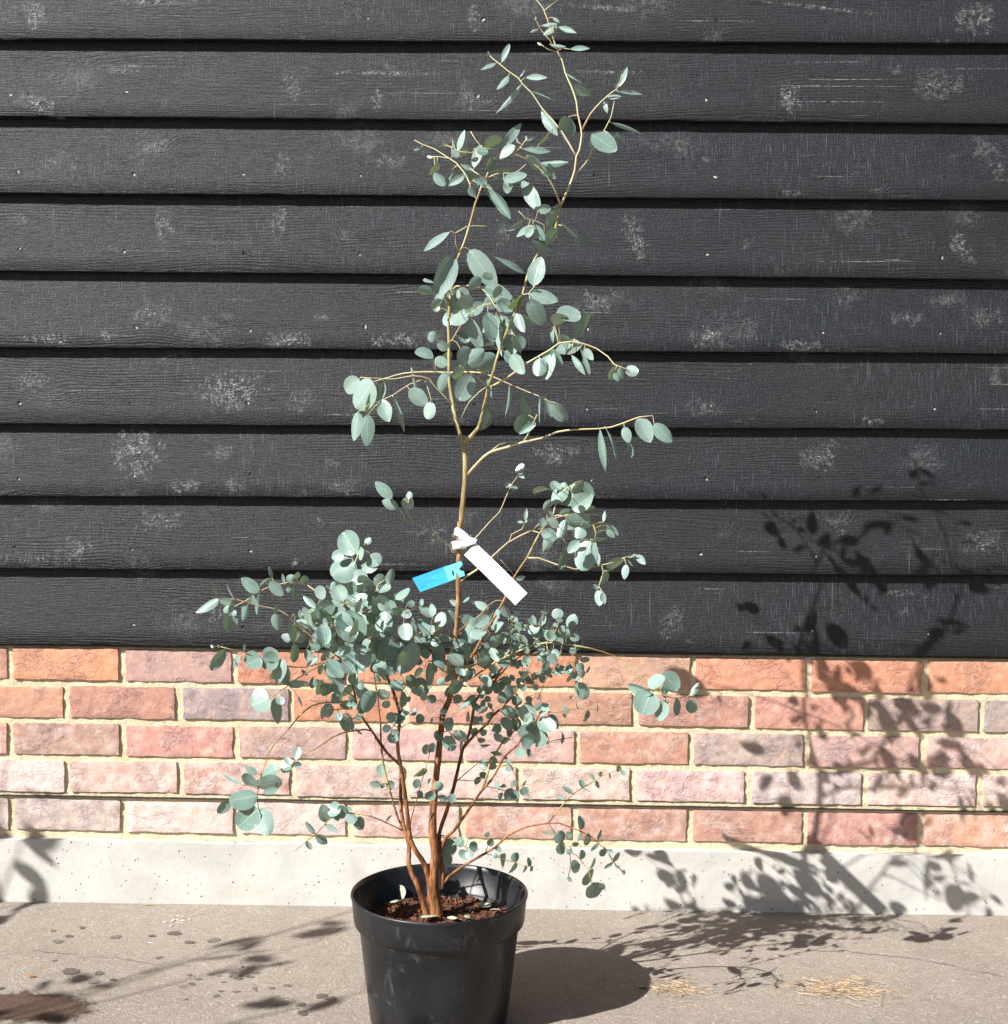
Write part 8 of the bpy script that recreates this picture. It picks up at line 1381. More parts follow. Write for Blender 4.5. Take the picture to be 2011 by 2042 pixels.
[99,[-1312,-6126,6176],[-1234,-6081,6288],[-18,-86,47],132,"n"],
[91,[525,-5734,6085],[613,-5799,5992],[15,-74,66],132,"n"],
[0,[-945,-5188,6666],[-1122,-5156,6747],[-13,-99,11],96,"n"],
[76,[-453,-5101,4841],[-474,-5145,4962],[51,-83,-21],145,"n"],
[48,[1174,-5941,7611],[1196,-5974,7425],[-41,-90,11],99,"b"],
[6,[-874,-4358,13496],[-1020,-4423,13523],[40,-61,69],116,"d"],
[107,[-547,-4900,5052],[-634,-4935,5036],[40,-80,-44],197,"d"],
[92,[397,-3764,5687],[445,-3731,5549],[-38,-86,-33],125,"n"],
[108,[-1696,-5570,5529],[-1606,-5608,5450],[13,-83,55],149,"d"],
[75,[-113,-4982,5926],[-67,-5052,5785],[-81,-59,3],114,"d"],
[56,[-3828,-5704,7130],[-3849,-5704,7323],[89,-44,10],96,"d"],
[108,[-1787,-6248,5752],[-1769,-6217,5892],[-35,-90,25],128,"n"],
[46,[626,-5145,8470],[623,-5199,8632],[-35,-89,-31],108,"d"],
[89,[-773,-5590,2846],[-726,-5645,2743],[-6,-89,45],146,"n"],
[99,[-1194,-6026,6298],[-1049,-6017,6250],[24,-78,58],120,"n"],
[76,[193,-5465,5578],[322,-5498,5652],[-35,-91,21],120,"n"],
[20,[444,-5774,11048],[459,-5788,10773],[-35,-94,2],66,"b"],
[56,[-4339,-5427,6654],[-4275,-5420,6523],[44,-88,17],124,"d"],
[56,[-4535,-5479,6638],[-4649,-5458,6546],[-21,-98,3],122,"n"],
[87,[118,-5476,2582],[97,-5437,2468],[89,-36,-29],147,"d"],
[80,[-636,-4647,3777],[-727,-4608,3627],[-16,-97,-16],100,"n"],
[45,[1310,-5893,7950],[1437,-5917,7848],[13,-92,38],109,"n"],
[88,[-474,-5278,2838],[-387,-5261,2924],[34,-92,-17],145,"d"],
[57,[-2868,-6876,6377],[-2758,-6908,6270],[14,-90,41],114,"d"],
[9,[-1006,-4828,13599],[-796,-4846,13495],[-23,-92,-32],76,"n"],
[57,[-4480,-6563,6918],[-4558,-6660,7198],[88,-46,9],58,"d"],
[81,[66,-5754,3956],[129,-5714,4012],[74,-40,-55],190,"d"],
[91,[-650,-5040,5484],[-517,-5069,5514],[-17,-97,-18],127,"d"],
[5,[529,-5839,12824],[381,-5807,12729],[44,-37,-82],99,"d"],
[92,[-300,-4228,5215],[-180,-4192,5283],[35,-93,-13],124,"d"],
[81,[-64,-5490,4156],[-215,-5523,4162],[20,-81,55],114,"b"],
[14,[1035,-5527,13842],[986,-5518,13732],[58,-75,-31],146,"d"],
[3,[-469,-5679,10313],[-462,-5773,9883],[-47,-87,18],40,"b"],
[78,[-31,-4871,5047],[-120,-4867,5162],[-18,-98,-10],121,"n"],
[58,[-2673,-6902,6191],[-2530,-6919,6198],[10,44,-89],122,"d"],
[69,[-1757,-6244,6682],[-1621,-6255,6653],[-1,-95,31],126,"n"],
[65,[-1421,-5541,3873],[-1420,-5557,3976],[99,-16,-3],168,"d"],
[99,[-1361,-5427,6153],[-1472,-5393,6190],[-24,-96,15],143,"n"],
[72,[-2740,-6145,5138],[-2712,-6189,5020],[-22,-93,30],135,"n"],
[45,[340,-6326,8017],[323,-6299,8166],[33,-92,21],114,"d"],
[16,[238,-5735,15495],[485,-5767,15523],[-16,-93,33],69,"b"],
[30,[270,-5668,9983],[275,-5666,9528],[-40,-92,-1],38,"b"],
[78,[-449,-5181,4325],[-253,-5090,4261],[38,-91,-14],76,"d"],
[59,[-3539,-6610,5465],[-3532,-6648,5348],[2,-95,31],139,"n"],
[26,[579,-5881,12548],[858,-5770,12317],[22,-96,-19],45,"n"],
[52,[-1672,-5966,5144],[-1817,-5942,5081],[-31,-88,36],106,"n"],
[45,[-1051,-5511,5518],[-936,-5535,5457],[8,-87,48],128,"d"],
[13,[1216,-6106,14362],[1420,-6147,14377],[-21,-93,30],80,"b"],
[45,[-666,-4748,5702],[-546,-4744,5621],[-13,-96,-25],115,"d"],
[0,[-1137,-5802,4853],[-999,-5846,4865],[-31,-84,44],114,"n"],
[101,[469,-4699,5778],[361,-4667,5678],[8,-92,-38],110,"d"],
[46,[481,-5634,8108],[396,-5684,8220],[48,-87,-3],111,"n"],
[108,[-1516,-5550,5334],[-1459,-5495,5223],[17,-92,-36],121,"n"],
[63,[-3375,-5345,2870],[-3285,-5354,2740],[62,-63,47],104,"d"],
[95,[727,-5053,5683],[871,-5000,5636],[39,-91,16],102,"n"],
[91,[16,-4845,5906],[28,-4816,6060],[0,-98,18],104,"n"],
[56,[-3824,-5827,7145],[-3991,-5850,7017],[47,-74,-48],77,"d"],
[100,[221,-6254,6545],[194,-6273,6695],[-4,-99,-13],106,"n"],
[53,[-2258,-4801,5357],[-2328,-4743,5473],[67,-42,62],110,"d"],
[94,[706,-4805,6191],[782,-4855,6285],[-13,-92,-38],123,"n"],
[95,[968,-5677,5630],[987,-5689,5762],[39,-91,-14],119,"d"],
[91,[618,-4606,6011],[721,-4539,6096],[61,-78,-12],106,"d"],
[11,[-1076,-6059,13582],[-961,-6052,13507],[-4,-99,-16],115,"n"],
[83,[-324,-5358,2780],[-269,-5401,2873],[-38,-91,-19],135,"n"],
[70,[-3020,-6407,5571],[-3036,-6435,5703],[25,-95,-17],115,"n"],
[16,[359,-5809,15198],[607,-5807,15158],[4,-98,19],62,"b"],
[69,[-1990,-6517,6770],[-2107,-6518,6863],[-18,-96,-23],104,"d"],
[45,[-849,-6054,5850],[-824,-6108,5716],[-37,-88,29],106,"n"],
[76,[8,-5365,5389],[116,-5368,5435],[9,-96,-26],132,"d"],
[87,[191,-5481,2574],[189,-5455,2711],[76,-64,13],111,"d"],
[80,[-575,-4573,3846],[-597,-4565,3728],[-23,-97,-2],128,"n"],
[73,[-2598,-5707,4900],[-2571,-5747,4757],[-24,-95,22],102,"n"],
[57,[-2901,-6277,6231],[-2840,-6265,6314],[38,-92,-14],148,"n"],
[14,[1316,-5637,13892],[1505,-5606,13850],[4,-88,-46],78,"d"],
[78,[-445,-5228,4125],[-358,-5194,4073],[11,-90,-42],143,"d"],
[97,[28,-4860,6250],[-38,-4847,6361],[10,-98,18],117,"d"],
[97,[-187,-5294,6478],[-56,-5244,6488],[29,-84,47],108,"n"],
[78,[-55,-4972,4690],[-33,-5011,4811],[-61,-78,-14],117,"n"],
[97,[-170,-5217,6229],[-342,-5295,6250],[40,-75,53],79,"b"],
[45,[-69,-5523,7143],[81,-5522,7188],[12,-92,-37],95,"d"],
[44,[68,-5265,8025],[79,-5267,8234],[-12,-99,-1],71,"n"],
[62,[-3604,-5232,4095],[-3468,-5190,4075],[28,-96,-8],103,"n"],
[75,[-556,-4415,5250],[-571,-4374,5119],[-29,-92,-25],107,"d"],
[20,[1377,-6182,10331],[1451,-6209,10208],[10,-96,27],101,"d"],
[3,[-556,-5794,10736],[-418,-5825,10745],[-2,-36,-93],104,"d"],
[40,[-1723,-5740,8382],[-1715,-5697,8499],[-35,-87,34],117,"b"],
[100,[276,-5610,6452],[114,-5587,6522],[-6,-98,19],82,"b"],
[45,[-1054,-5589,5541],[-936,-5614,5496],[-25,-96,-13],113,"d"],
[93,[442,-5298,5939],[405,-5288,5815],[-5,-100,-7],112,"d"],
[6,[-1107,-4798,13555],[-1297,-4665,13240],[12,-89,-45],37,"d"],
[97,[14,-5654,6243],[-12,-5688,6121],[83,-56,-2],111,"d"],
[95,[908,-5619,5659],[822,-5658,5622],[25,-90,36],141,"n"],
[83,[1249,-5814,3120],[1322,-5797,3270],[63,-74,-23],85,"d"],
[76,[110,-5358,5535],[241,-5400,5480],[-11,-90,41],96,"n"],
[70,[-2739,-6157,5708],[-2635,-6147,5644],[13,-99,6],116,"n"],
[95,[828,-5352,5941],[827,-5360,6052],[-35,-93,-7],126,"n"],
[86,[853,-5805,3048],[960,-5802,3060],[9,-78,-62],130,"d"],
[83,[1485,-5869,2799],[1350,-5833,2676],[10,-92,-38],75,"d"],
[13,[1172,-6053,14316],[1221,-6117,14134],[-27,-93,25],70,"n"],
[45,[-685,-5931,5992],[-644,-5895,5853],[-85,-39,-35],93,"n"],
[91,[-364,-5712,6006],[-246,-5776,5946],[-60,-57,-56],94,"d"],
[69,[-1651,-6117,6866],[-1628,-6138,6763],[24,-94,25],128,"d"],
[45,[-482,-6140,6409],[-624,-6160,6381],[-14,-33,94],94,"d"],
[97,[44,-4924,6325],[136,-4941,6250],[-5,-98,18],114,"n"],
[55,[-2369,-5944,7722],[-2275,-5932,7785],[-22,-85,48],120,"b"],
[100,[326,-6215,6739],[466,-6244,6750],[-12,-79,-60],95,"d"],
[97,[-391,-5013,6053],[-460,-5000,6154],[22,-94,27],110,"d"],
[106,[-617,-5113,4415],[-441,-5094,4424],[12,-79,-60],76,"d"],
[101,[353,-6397,5372],[263,-6461,5289],[45,-87,18],97,"d"],
[44,[82,-5277,8049],[80,-5197,8228],[63,-70,32],68,"n"],
[97,[-93,-5469,6545],[-2,-5504,6635],[12,-88,-47],100,"n"],
[15,[82,-5627,14557],[434,-5598,14424],[-2,-96,-27],35,"n"],
[83,[1261,-5793,3062],[1146,-5770,2921],[3,-98,-18],72,"d"],
[84,[1029,-5355,3822],[962,-5345,3940],[46,-82,33],97,"d"],
[9,[-843,-4684,13553],[-952,-4732,13577],[43,-89,14],108,"n"],
[77,[-254,-5382,4336],[-100,-5403,4189],[-7,-100,6],61,"d"],
[82,[-254,-5181,3668],[-297,-5189,3557],[66,-72,-21],109,"d"],
[41,[-180,-4883,8535],[-62,-4835,8521],[39,-79,47],101,"b"],
[76,[-623,-5006,4582],[-513,-4977,4599],[25,-97,4],112,"d"],
[61,[-2754,-6047,5341],[-2856,-6078,5399],[37,-91,17],105,"b"],
[85,[755,-5511,3102],[864,-5487,3097],[21,-98,-1],114,"d"],
[84,[1228,-5269,3908],[1309,-5211,3771],[60,-80,2],75,"d"],
[91,[579,-5280,6156],[688,-5256,6131],[28,-89,37],111,"b"],
[61,[-2778,-6025,5275],[-2859,-6047,5342],[21,-98,-6],118,"d"],
[52,[-1733,-4874,4828],[-1666,-4856,4939],[-27,-91,31],96,"n"],
[81,[-37,-5667,3910],[-81,-5689,4003],[15,-98,-16],119,"n"],
[106,[-664,-5019,4477],[-529,-5067,4490],[-34,-94,2],87,"d"],
[26,[802,-5544,12380],[831,-5535,12168],[48,-88,2],58,"d"],
[101,[94,-4846,5130],[209,-4853,5103],[-2,-98,19],104,"d"],
[74,[-1981,-5765,4757],[-1854,-5742,4754],[18,-97,19],95,"d"],
[91,[-513,-5538,5913],[-409,-5526,5996],[40,-83,-38],91,"d"],
[100,[88,-5081,6305],[201,-5051,6293],[21,-43,88],103,"d"],
[0,[-1218,-5707,5068],[-1109,-5650,5074],[45,-88,17],98,"n"],
[75,[-677,-4370,4630],[-617,-4400,4734],[-13,-97,-21],97,"d"],
[15,[516,-5742,13962],[732,-5714,13698],[8,-100,-4],35,"n"],
[107,[-544,-4798,5146],[-485,-4789,5048],[4,-100,-6],104,"n"],
[52,[-2190,-5112,5521],[-2085,-5093,5453],[24,-96,10],94,"n"],
[77,[-353,-5416,3921],[-329,-5456,3799],[-34,-91,23],91,"b"],
[76,[214,-5363,5433],[302,-5363,5390],[0,-100,1],121,"d"],
[97,[-156,-4915,6131],[-191,-4879,6025],[27,-88,-39],101,"d"],
[4,[601,-5708,14807],[875,-5769,14636],[-36,-90,-26],36,"n"],
[45,[-576,-6199,6018],[-539,-6235,6135],[37,-85,-38],92,"d"],
[0,[-925,-5182,6728],[-806,-5154,6803],[-16,-81,56],82,"b"],
[76,[315,-5507,5650],[401,-5553,5725],[-42,-90,-7],95,"n"],
[54,[-2310,-6820,5624],[-2315,-6804,5737],[-2,-99,14],102,"d"],
[45,[-788,-5233,5839],[-909,-5223,5846],[-10,-97,-21],93,"d"],
[41,[-182,-4827,8557],[-289,-4781,8580],[-27,-85,45],95,"b"],
[45,[1255,-5983,8077],[1276,-5926,8251],[-36,-87,33],61,"b"],
[68,[-2127,-5742,6727],[-2244,-5747,6747],[8,-96,27],94,"n"],
[91,[883,-4713,5984],[954,-4747,5908],[-3,-92,38],102,"n"],
[93,[634,-5474,6468],[612,-5493,6557],[-39,-88,-29],119,"n"],
[75,[-567,-5162,5400],[-470,-5152,5468],[42,-77,-48],93,"d"],
[83,[984,-5751,3221],[933,-5743,3065],[-11,-99,-1],67,"d"],
[45,[-469,-5522,6056],[-534,-5536,6145],[42,-89,16],99,"n"],
[57,[-4242,-6523,6906],[-4337,-6602,7143],[37,-92,-15],41,"n"],
[102,[772,-5633,5081],[684,-5666,5173],[16,-97,-19],83,"d"],
[100,[345,-5479,6240],[241,-5494,6280],[24,-93,27],97,"d"],
[76,[-140,-5259,5386],[-51,-5301,5352],[-45,-89,-5],104,"n"],
[95,[745,-5617,5842],[716,-5616,5720],[97,-3,-23],86,"d"],
[54,[-2457,-5993,5093],[-2428,-6010,4986],[10,-98,18],95,"n"],
[97,[-131,-4513,6290],[-221,-4547,6336],[38,-93,5],99,"n"],
[92,[-149,-4860,5436],[-83,-4842,5478],[-10,-85,52],130,"n"],
[108,[-1761,-5112,5188],[-1778,-5065,5077],[27,-87,-41],85,"d"],
[59,[-3305,-6483,5443],[-3255,-6414,5250],[-1,-94,-34],49,"d"],
[11,[-670,-6145,13467],[-781,-6176,13425],[42,-70,-58],84,"n"],
[57,[-3652,-6416,6701],[-3631,-6470,6834],[38,-83,-40],71,"n"],
[108,[-1670,-6524,5784],[-1603,-6475,5692],[3,-89,-46],83,"n"],
[87,[-322,-5417,2757],[-386,-5440,2696],[0,-94,35],110,"n"],
[83,[1382,-5865,2952],[1487,-5886,2982],[-16,-98,-10],90,"d"],
[107,[-780,-5052,5133],[-837,-5072,5039],[9,-98,16],89,"n"],
[101,[461,-4740,5549],[530,-4721,5456],[-51,-68,-53],84,"d"],
[100,[263,-4794,6170],[254,-4831,6269],[22,-92,-33],92,"d"],
[95,[815,-5159,5649],[791,-5103,5754],[73,-52,45],80,"d"],
[95,[1036,-5432,5667],[1123,-5373,5756],[71,-66,-26],70,"d"],
[63,[-2748,-5170,3322],[-2686,-5135,3380],[0,-86,51],103,"n"],
[108,[-1530,-5819,5497],[-1464,-5842,5438],[-34,-94,-1],103,"d"],
[56,[-3610,-5886,7053],[-3634,-5926,7238],[-32,-92,-24],49,"b"],
[63,[-2118,-5029,3130],[-2024,-5072,3246],[43,-68,-59],60,"d"],
[85,[793,-5771,2953],[837,-5792,2884],[14,-92,37],110,"d"],
[82,[-317,-5198,3778],[-184,-5253,3795],[-37,-93,-9],64,"d"],
[75,[-805,-5363,5165],[-704,-5335,5224],[21,-97,10],76,"n"],
[91,[-249,-5319,5945],[-162,-5360,6014],[-67,-49,55],76,"n"],
[88,[-457,-5219,2970],[-522,-5240,3020],[13,-96,-23],106,"d"],
[97,[-98,-5750,6444],[-186,-5777,6407],[45,-64,-62],89,"d"],
[45,[-332,-6008,6634],[-334,-5993,6734],[-45,-89,13],87,"n"],
[84,[1219,-5228,3908],[1130,-5231,4018],[24,-96,16],62,"d"],
[76,[-490,-5287,5092],[-425,-5271,5112],[6,-86,50],125,"n"],
[69,[-1457,-6397,6827],[-1451,-6355,6925],[-28,-88,40],78,"b"],
[58,[-3286,-6244,5797],[-3180,-6250,5715],[32,-81,48],62,"d"],
[83,[1522,-5949,2774],[1567,-5927,2713],[-51,-61,-60],105,"d"],
[92,[57,-3722,5686],[152,-3724,5683],[3,-35,94],86,"n"],
[56,[-4485,-5614,6575],[-4405,-5632,6557],[-15,-94,29],96,"n"],
[92,[91,-3923,5658],[39,-3924,5563],[23,-97,-11],74,"n"],
[6,[-1167,-4576,13540],[-1115,-4597,13620],[77,-29,-57],82,"d"],
[15,[-88,-5545,14774],[35,-5574,14964],[-9,-99,-9],35,"n"],
[0,[-1378,-5331,4891],[-1382,-5341,4801],[93,-37,-1],88,"d"],
[84,[1632,-5096,4039],[1708,-5119,3968],[2,-94,33],74,"n"],
[100,[108,-6366,6627],[163,-6343,6556],[72,-60,36],85,"d"],
[100,[363,-6461,6733],[377,-6468,6622],[49,-86,12],70,"d"],
[107,[-648,-5039,5197],[-559,-5050,5189],[-14,-95,-27],83,"d"],
[56,[-3554,-5861,7010],[-3546,-5848,6923],[10,-99,-13],82,"n"],
[97,[-168,-4746,6355],[-247,-4754,6389],[-15,-83,-53],83,"n"],
[87,[212,-5488,2577],[223,-5454,2488],[75,-64,-15],74,"d"],
[84,[1302,-5219,3970],[1300,-5244,4055],[37,-90,-25],80,"d"],
[6,[-1636,-4746,13881],[-1768,-4737,13830],[12,-88,-47],50,"n"],
[84,[748,-5510,3670],[607,-5490,3707],[-4,-94,35],48,"n"],
[102,[1016,-5729,4961],[1036,-5740,5029],[56,-78,-29],98,"d"],
[48,[1189,-6002,7056],[1114,-6009,7140],[14,-99,4],62,"n"],
[97,[-118,-5308,6474],[-184,-5295,6493],[-2,-87,49],100,"n"],
[91,[119,-6080,6175],[110,-6062,6083],[9,-98,-20],72,"d"],
[52,[-1964,-5499,5198],[-1923,-5474,5260],[37,-92,13],86,"d"],
[16,[76,-5914,15343],[198,-5948,15370],[-11,-83,-54],52,"n"],
[100,[287,-5658,6439],[350,-5679,6508],[-22,-97,-9],70,"d"],
[91,[-582,-5207,5738],[-681,-5209,5749],[4,-99,12],67,"d"],
[86,[791,-5644,2471],[868,-5642,2394],[16,-98,13],61,"d"],
[108,[-1318,-6171,5541],[-1403,-6139,5562],[-41,-81,-42],70,"d"],
[94,[679,-4628,6157],[588,-4661,6153],[18,-56,81],66,"n"],
[66,[-2224,-4767,3672],[-2211,-4778,3595],[49,-85,20],81,"d"],
[4,[413,-5774,15600],[500,-5816,15528],[-23,-94,27],53,"n"],
[54,[-2616,-5580,5427],[-2690,-5618,5428],[45,-84,29],76,"d"],
[92,[-513,-4478,5189],[-578,-4483,5253],[11,-99,3],69,"n"],
[41,[-58,-4788,8721],[49,-4824,8684],[-21,-93,30],52,"b"],
[82,[18,-5045,3571],[-26,-5002,3445],[57,-70,-44],44,"d"],
[102,[733,-5568,4983],[690,-5561,5046],[58,-66,47],80,"d"],
[11,[-1078,-5283,13759],[-1119,-5266,13913],[-5,-99,10],38,"n"],
[16,[119,-5917,15651],[242,-5878,15662],[30,-84,-45],47,"n"],
[62,[-2535,-5713,4799],[-2422,-5748,4700],[30,-74,60],39,"d"],
[91,[74,-5415,6180],[17,-5429,6240],[32,-94,10],71,"n"],
[97,[-84,-5449,6475],[-30,-5474,6512],[-42,-91,1],83,"n"],
[91,[496,-5350,6062],[509,-5314,5968],[-49,-79,-37],57,"b"],
[49,[1618,-5875,7509],[1725,-5867,7393],[-2,-100,-8],35,"d"],
[10,[-1462,-4729,13713],[-1556,-4703,13756],[-17,-96,22],49,"n"],
[5,[434,-5891,12791],[533,-5883,12805],[13,-89,-44],52,"d"],
[58,[-4040,-6747,6175],[-4040,-6742,6277],[62,-78,4],51,"d"],
[93,[574,-5419,6396],[520,-5395,6425],[-1,-76,64],79,"n"],
[49,[1657,-5883,7531],[1778,-5943,7591],[-52,-83,22],35,"n"],
[102,[1224,-5574,5075],[1220,-5611,5213],[-13,-96,-26],36,"n"],
[84,[1030,-5326,3804],[1160,-5366,3750],[-40,-84,-36],35,"d"],
[76,[129,-5319,5622],[107,-5326,5689],[21,-98,-4],72,"d"],
[83,[1626,-5927,2665],[1680,-5929,2645],[19,-80,57],82,"d"],
[101,[605,-5292,5708],[604,-5304,5787],[32,-94,-14],55,"d"],
[12,[53,-6491,13654],[160,-6475,13717],[14,-99,1],35,"n"],
[44,[30,-5192,8007],[-61,-5165,8004],[-29,-96,2],46,"n"],
[33,[-1674,-5581,10281],[-1713,-5579,10395],[-19,-98,-5],35,"b"],
[12,[29,-6447,13662],[28,-6454,13732],[-81,-59,-7],58,"n"],
[11,[-1204,-5230,13793],[-1278,-5272,13847],[12,-86,-49],40,"n"],
[84,[1439,-5184,4017],[1463,-5173,3925],[59,-80,5],42,"d"],
[17,[241,-5734,15206],[178,-5700,15263],[-15,-91,38],41,"n"],
[44,[41,-5267,8006],[-46,-5241,8014],[-23,-88,41],40,"n"],
[103,[809,-5661,5304],[808,-5676,5362],[25,-94,-23],54,"d"],
[44,[62,-5233,7994],[126,-5223,8048],[-29,-82,50],35,"n"],
[12,[-86,-6398,13648],[-100,-6378,13724],[21,-93,29],35,"n"],
[76,[5,-5356,5617],[5,-5364,5674],[9,-99,-14],48,"d"],
[81,[171,-5837,3794],[214,-5857,3735],[-17,-97,19],36,"d"],
[58,[-4441,-7035,6257],[-4484,-7024,6296],[2,-95,30],40,"b"],
[16,[144,-5848,15533],[155,-5874,15586],[-14,-90,-41],35,"n"],
[15,[-551,-5404,15147],[-576,-5422,15192],[8,-94,-33],35,"n"],
[58,[-4425,-6813,6230],[-4404,-6813,6251],[-35,-88,32],42,"b"]]

# ---------------------------------------------------------------- the eucalyptus
def build_plant():
    S_ = 1e-4
    B0 = Vector(BRANCHES[0][3][0])*S_
    root = empty("eucalyptus", B0)
    tag(root, "young eucalyptus with silvery grey green leaves growing in the black pot", "tree")
    bo = []; lr = random.Random(9)
    for (name, r0, r1, pts, pet) in BRANCHES:
        m = MB(); P = [Vector(q)*S_ - B0 for q in pts]; n = len(P)
        rad = []
        for i in range(n):
            t_ = i/(n-1); r = (r1 + (r0-r1)*(math.exp(-5.5*t_) if name == 'trunk' else 1-t_**0.85))*1e-3
            r *= 1 + 0.09*noise.noise((P[i].x*60, P[i].z*60, r0)) + (0.10 if (i % 5 == 0 and r0 > 2) else 0)
            if name == "trunk" and i < 3: r *= (1.22, 1.08, 1.02)[i]
            rad.append(max(r, 0.0005)*(1.3 if name == 'twig' else 1.05))
        m.tube(P, rad, 10 if r0 > 3 else 6)
        for q in pet: m.tube([Vector(k)*S_ - B0 for k in q], [0.0006, 0.0005, 0.0005], 5)
        thick = r0 >= 2.2
        o = obj(name, m.build(name, True), M_BARK if thick else M_TWIG, root)
        bo.append(o)
    rest_v = []; rest_f = []; rest_uv = []; rest_t = []
    for i, (bj, b, t_, n, w, fl) in enumerate(LEAVES):
        Mx, L = leaf_matrix(Vector(b)*S_ - B0, Vector(t_)*S_ - B0, n, w*S_)
        asp = w*S_/L
        me = LM[0 if asp > 0.70 else (1 if asp > 0.36 else 2)][lr.randrange(7)]
        if i < 300:
            o = obj("leaf", me, None, bo[bj]); o.matrix_local = Mx
        else:
            k = len(rest_v)
            rest_v += [Mx @ v.co for v in me.vertices]; rest_f += [tuple(q+k for q in p.vertices) for p in me.polygons]
            uvm = {}
            for lp in me.loops: uvm[lp.vertex_index] = tuple(me.uv_layers[0].data[lp.index].uv)
            rest_uv += [uvm[q] for q in range(len(me.vertices))]; rest_t += [lr.random()]*len(me.vertices)
    me = mesh("small_leaves", rest_v, rest_f, True, rest_uv)
    at = me.attributes.new("tint", 'FLOAT', 'POINT'); at.data.foreach_set("value", rest_t)
    obj("small_leaves", me, M_LEAF, root, kind="stuff")
build_plant()

# ---------------------------------------------------------------- tags on the trunk
def plate(outline, th):
    """outline: coplanar points; gives a thin solid"""
    P = [Vector(p) for p in outline]; n = Vector((0, 0, 0))
    for i in range(len(P)): n += (P[i]-P[0]).cross(P[(i+1) % len(P)]-P[0])
    n.normalize(); m = len(P)
    v_ = [p + n*th/2 for p in P] + [p - n*th/2 for p in P]
    return v_, [tuple(range(m)), tuple(range(2*m-1, m-1, -1))] + [(i, i+m, (i+1) % m+m, (i+1) % m) for i in range(m)]
def ribbon(path, wdir, w, th):
    v_ = []; f_ = []; P = [Vector(p) for p in path]
    for i, p in enumerate(P):
        wd = Vector(wdir[i] if isinstance(wdir, list) else wdir).normalized()
        t = (P[min(i+1, len(P)-1)]-P[max(i-1, 0)]).normalized(); nn = t.cross(wd).normalized(); wd = nn.cross(t)
        v_ += [p - wd*w/2 - nn*th/2, p + wd*w/2 - nn*th/2, p + wd*w/2 + nn*th/2, p - wd*w/2 + nn*th/2]
        if i:
            a = 4*i; b = a-4
            for k in range(4): f_.append((b+k, b+(k+1) % 4, a+(k+1) % 4, a+k))
    e = len(v_)-4; f_ += [(3, 2, 1, 0), (e, e+1, e+2, e+3)]
    return v_, f_
K = Vector((-0.0934,-0.5160,0.7682))
wt = empty("strap_label", K)
tag(wt, "blank white plastic strap label looped and knotted round the trunk", "label")
A_ = Vector((-0.0791,-0.5320,0.7580)) - K; B_ = Vector((0.0023,-0.5660,0.6846)) - K
pth = []
for i in range(13):
    t_ = i/12; p_ = A_.lerp(B_, t_) + Vector((0.0004, -0.0012, 0.0004))*math.sin(t_*3.14); pth.append(p_)
v_, f_ = ribbon(pth, (0.72, 0.15, 0.72), 0.0262, 0.0011)
obj("strip", mesh("strip", v_, f_), M_WHITE, wt)
def loop(c_, rx, ry, tilt, w, turns, name):
    P = []; Wd = []
    ax = Vector((math.sin(tilt), 0.25, math.cos(tilt))).normalized(); u_ = ax.cross(Vector((0, 1, 0))).normalized(); v2 = ax.cross(u_)
    for k in range(25):
        a = 2*math.pi*k/24*turns
        P.append(Vector(c_) + u_*rx*math.cos(a) + v2*ry*math.sin(a) + ax*0.0015*math.sin(2*a)); Wd.append(ax)
    v_, f_ = ribbon(P, Wd, w, 0.0014); obj(name, mesh(name, v_, f_, True), M_WHITE, wt)
loop(Vector((-0.0934,-0.5180,0.7779)) - K, 0.0135, 0.011, 0.42, 0.0125, 1, "loop")
loop(Vector((-0.0988,-0.5180,0.7612)) - K, 0.0120, 0.012, -0.28, 0.0130, 1, "loop")
loop(Vector((-0.0865,-0.5270,0.7701)) - K, 0.0085, 0.0065, 1.0, 0.0120, 1, "knot")
v_, f_ = plate([Vector((-0.0886,-0.5330,0.7809))-K, Vector((-0.0680,-0.5360,0.7735))-K, Vector((-0.0712,-0.5350,0.7671))-K, Vector((-0.0869,-0.5340,0.7621))-K], 0.0012)
obj("fold", mesh("fold", v_, f_), M_WHITE, wt)

K2 = Vector((-0.0939,-0.5160,0.7245))
bt = empty("plant_tag", K2)
tag(bt, "small blue plastic tag with a notched pale end on the trunk", "tag")
TL = Vector((-0.1780,-0.4400,0.7001)); TR = Vector((-0.0923,-0.5330,0.7402)); BR_ = Vector((-0.0858,-0.5330,0.7164)); BL = Vector((-0.1649,-0.4400,0.6775))
def tp(u, v): return (TL.lerp(TR, u)).lerp(BL.lerp(BR_, u), v) - K2
n_ = (TR-TL).cross(BL-TL).normalized()
if n_.y > 0: n_ = -n_
v_, f_ = plate([tp(0, 0), tp(0.72, 0), tp(0.72, 1), tp(0, 1)], 0.0010)
obj("tag_strip", mesh("tag_strip", v_, f_), M_BLUE, bt)
out = [tp(0.66, 0.02), tp(1, 0.02), tp(1.01, 0.28)] + [tp(1.0-0.075*math.sin(q), 0.5-0.16*math.cos(q)) for q in [0.3, 0.9, 1.57, 2.2, 2.8]] + [tp(1.0, 0.72), tp(1.0, 0.98), tp(0.66, 0.98)]
v_, f_ = plate([p + n_*0.0013 for p in out], 0.0012)
obj("tag_end", mesh("tag_end", v_, f_), M_LBLUE, bt)
sl = [tp(0.80 + 0.016*math.cos(a), 0.55 + 0.17*math.sin(a)) + n_*0.0024 for a in [k*0.5236 for k in range(12)]]
v_, f_ = plate(sl, 0.0006)
obj("slot", mesh("slot", v_, f_), M_DPC, bt)

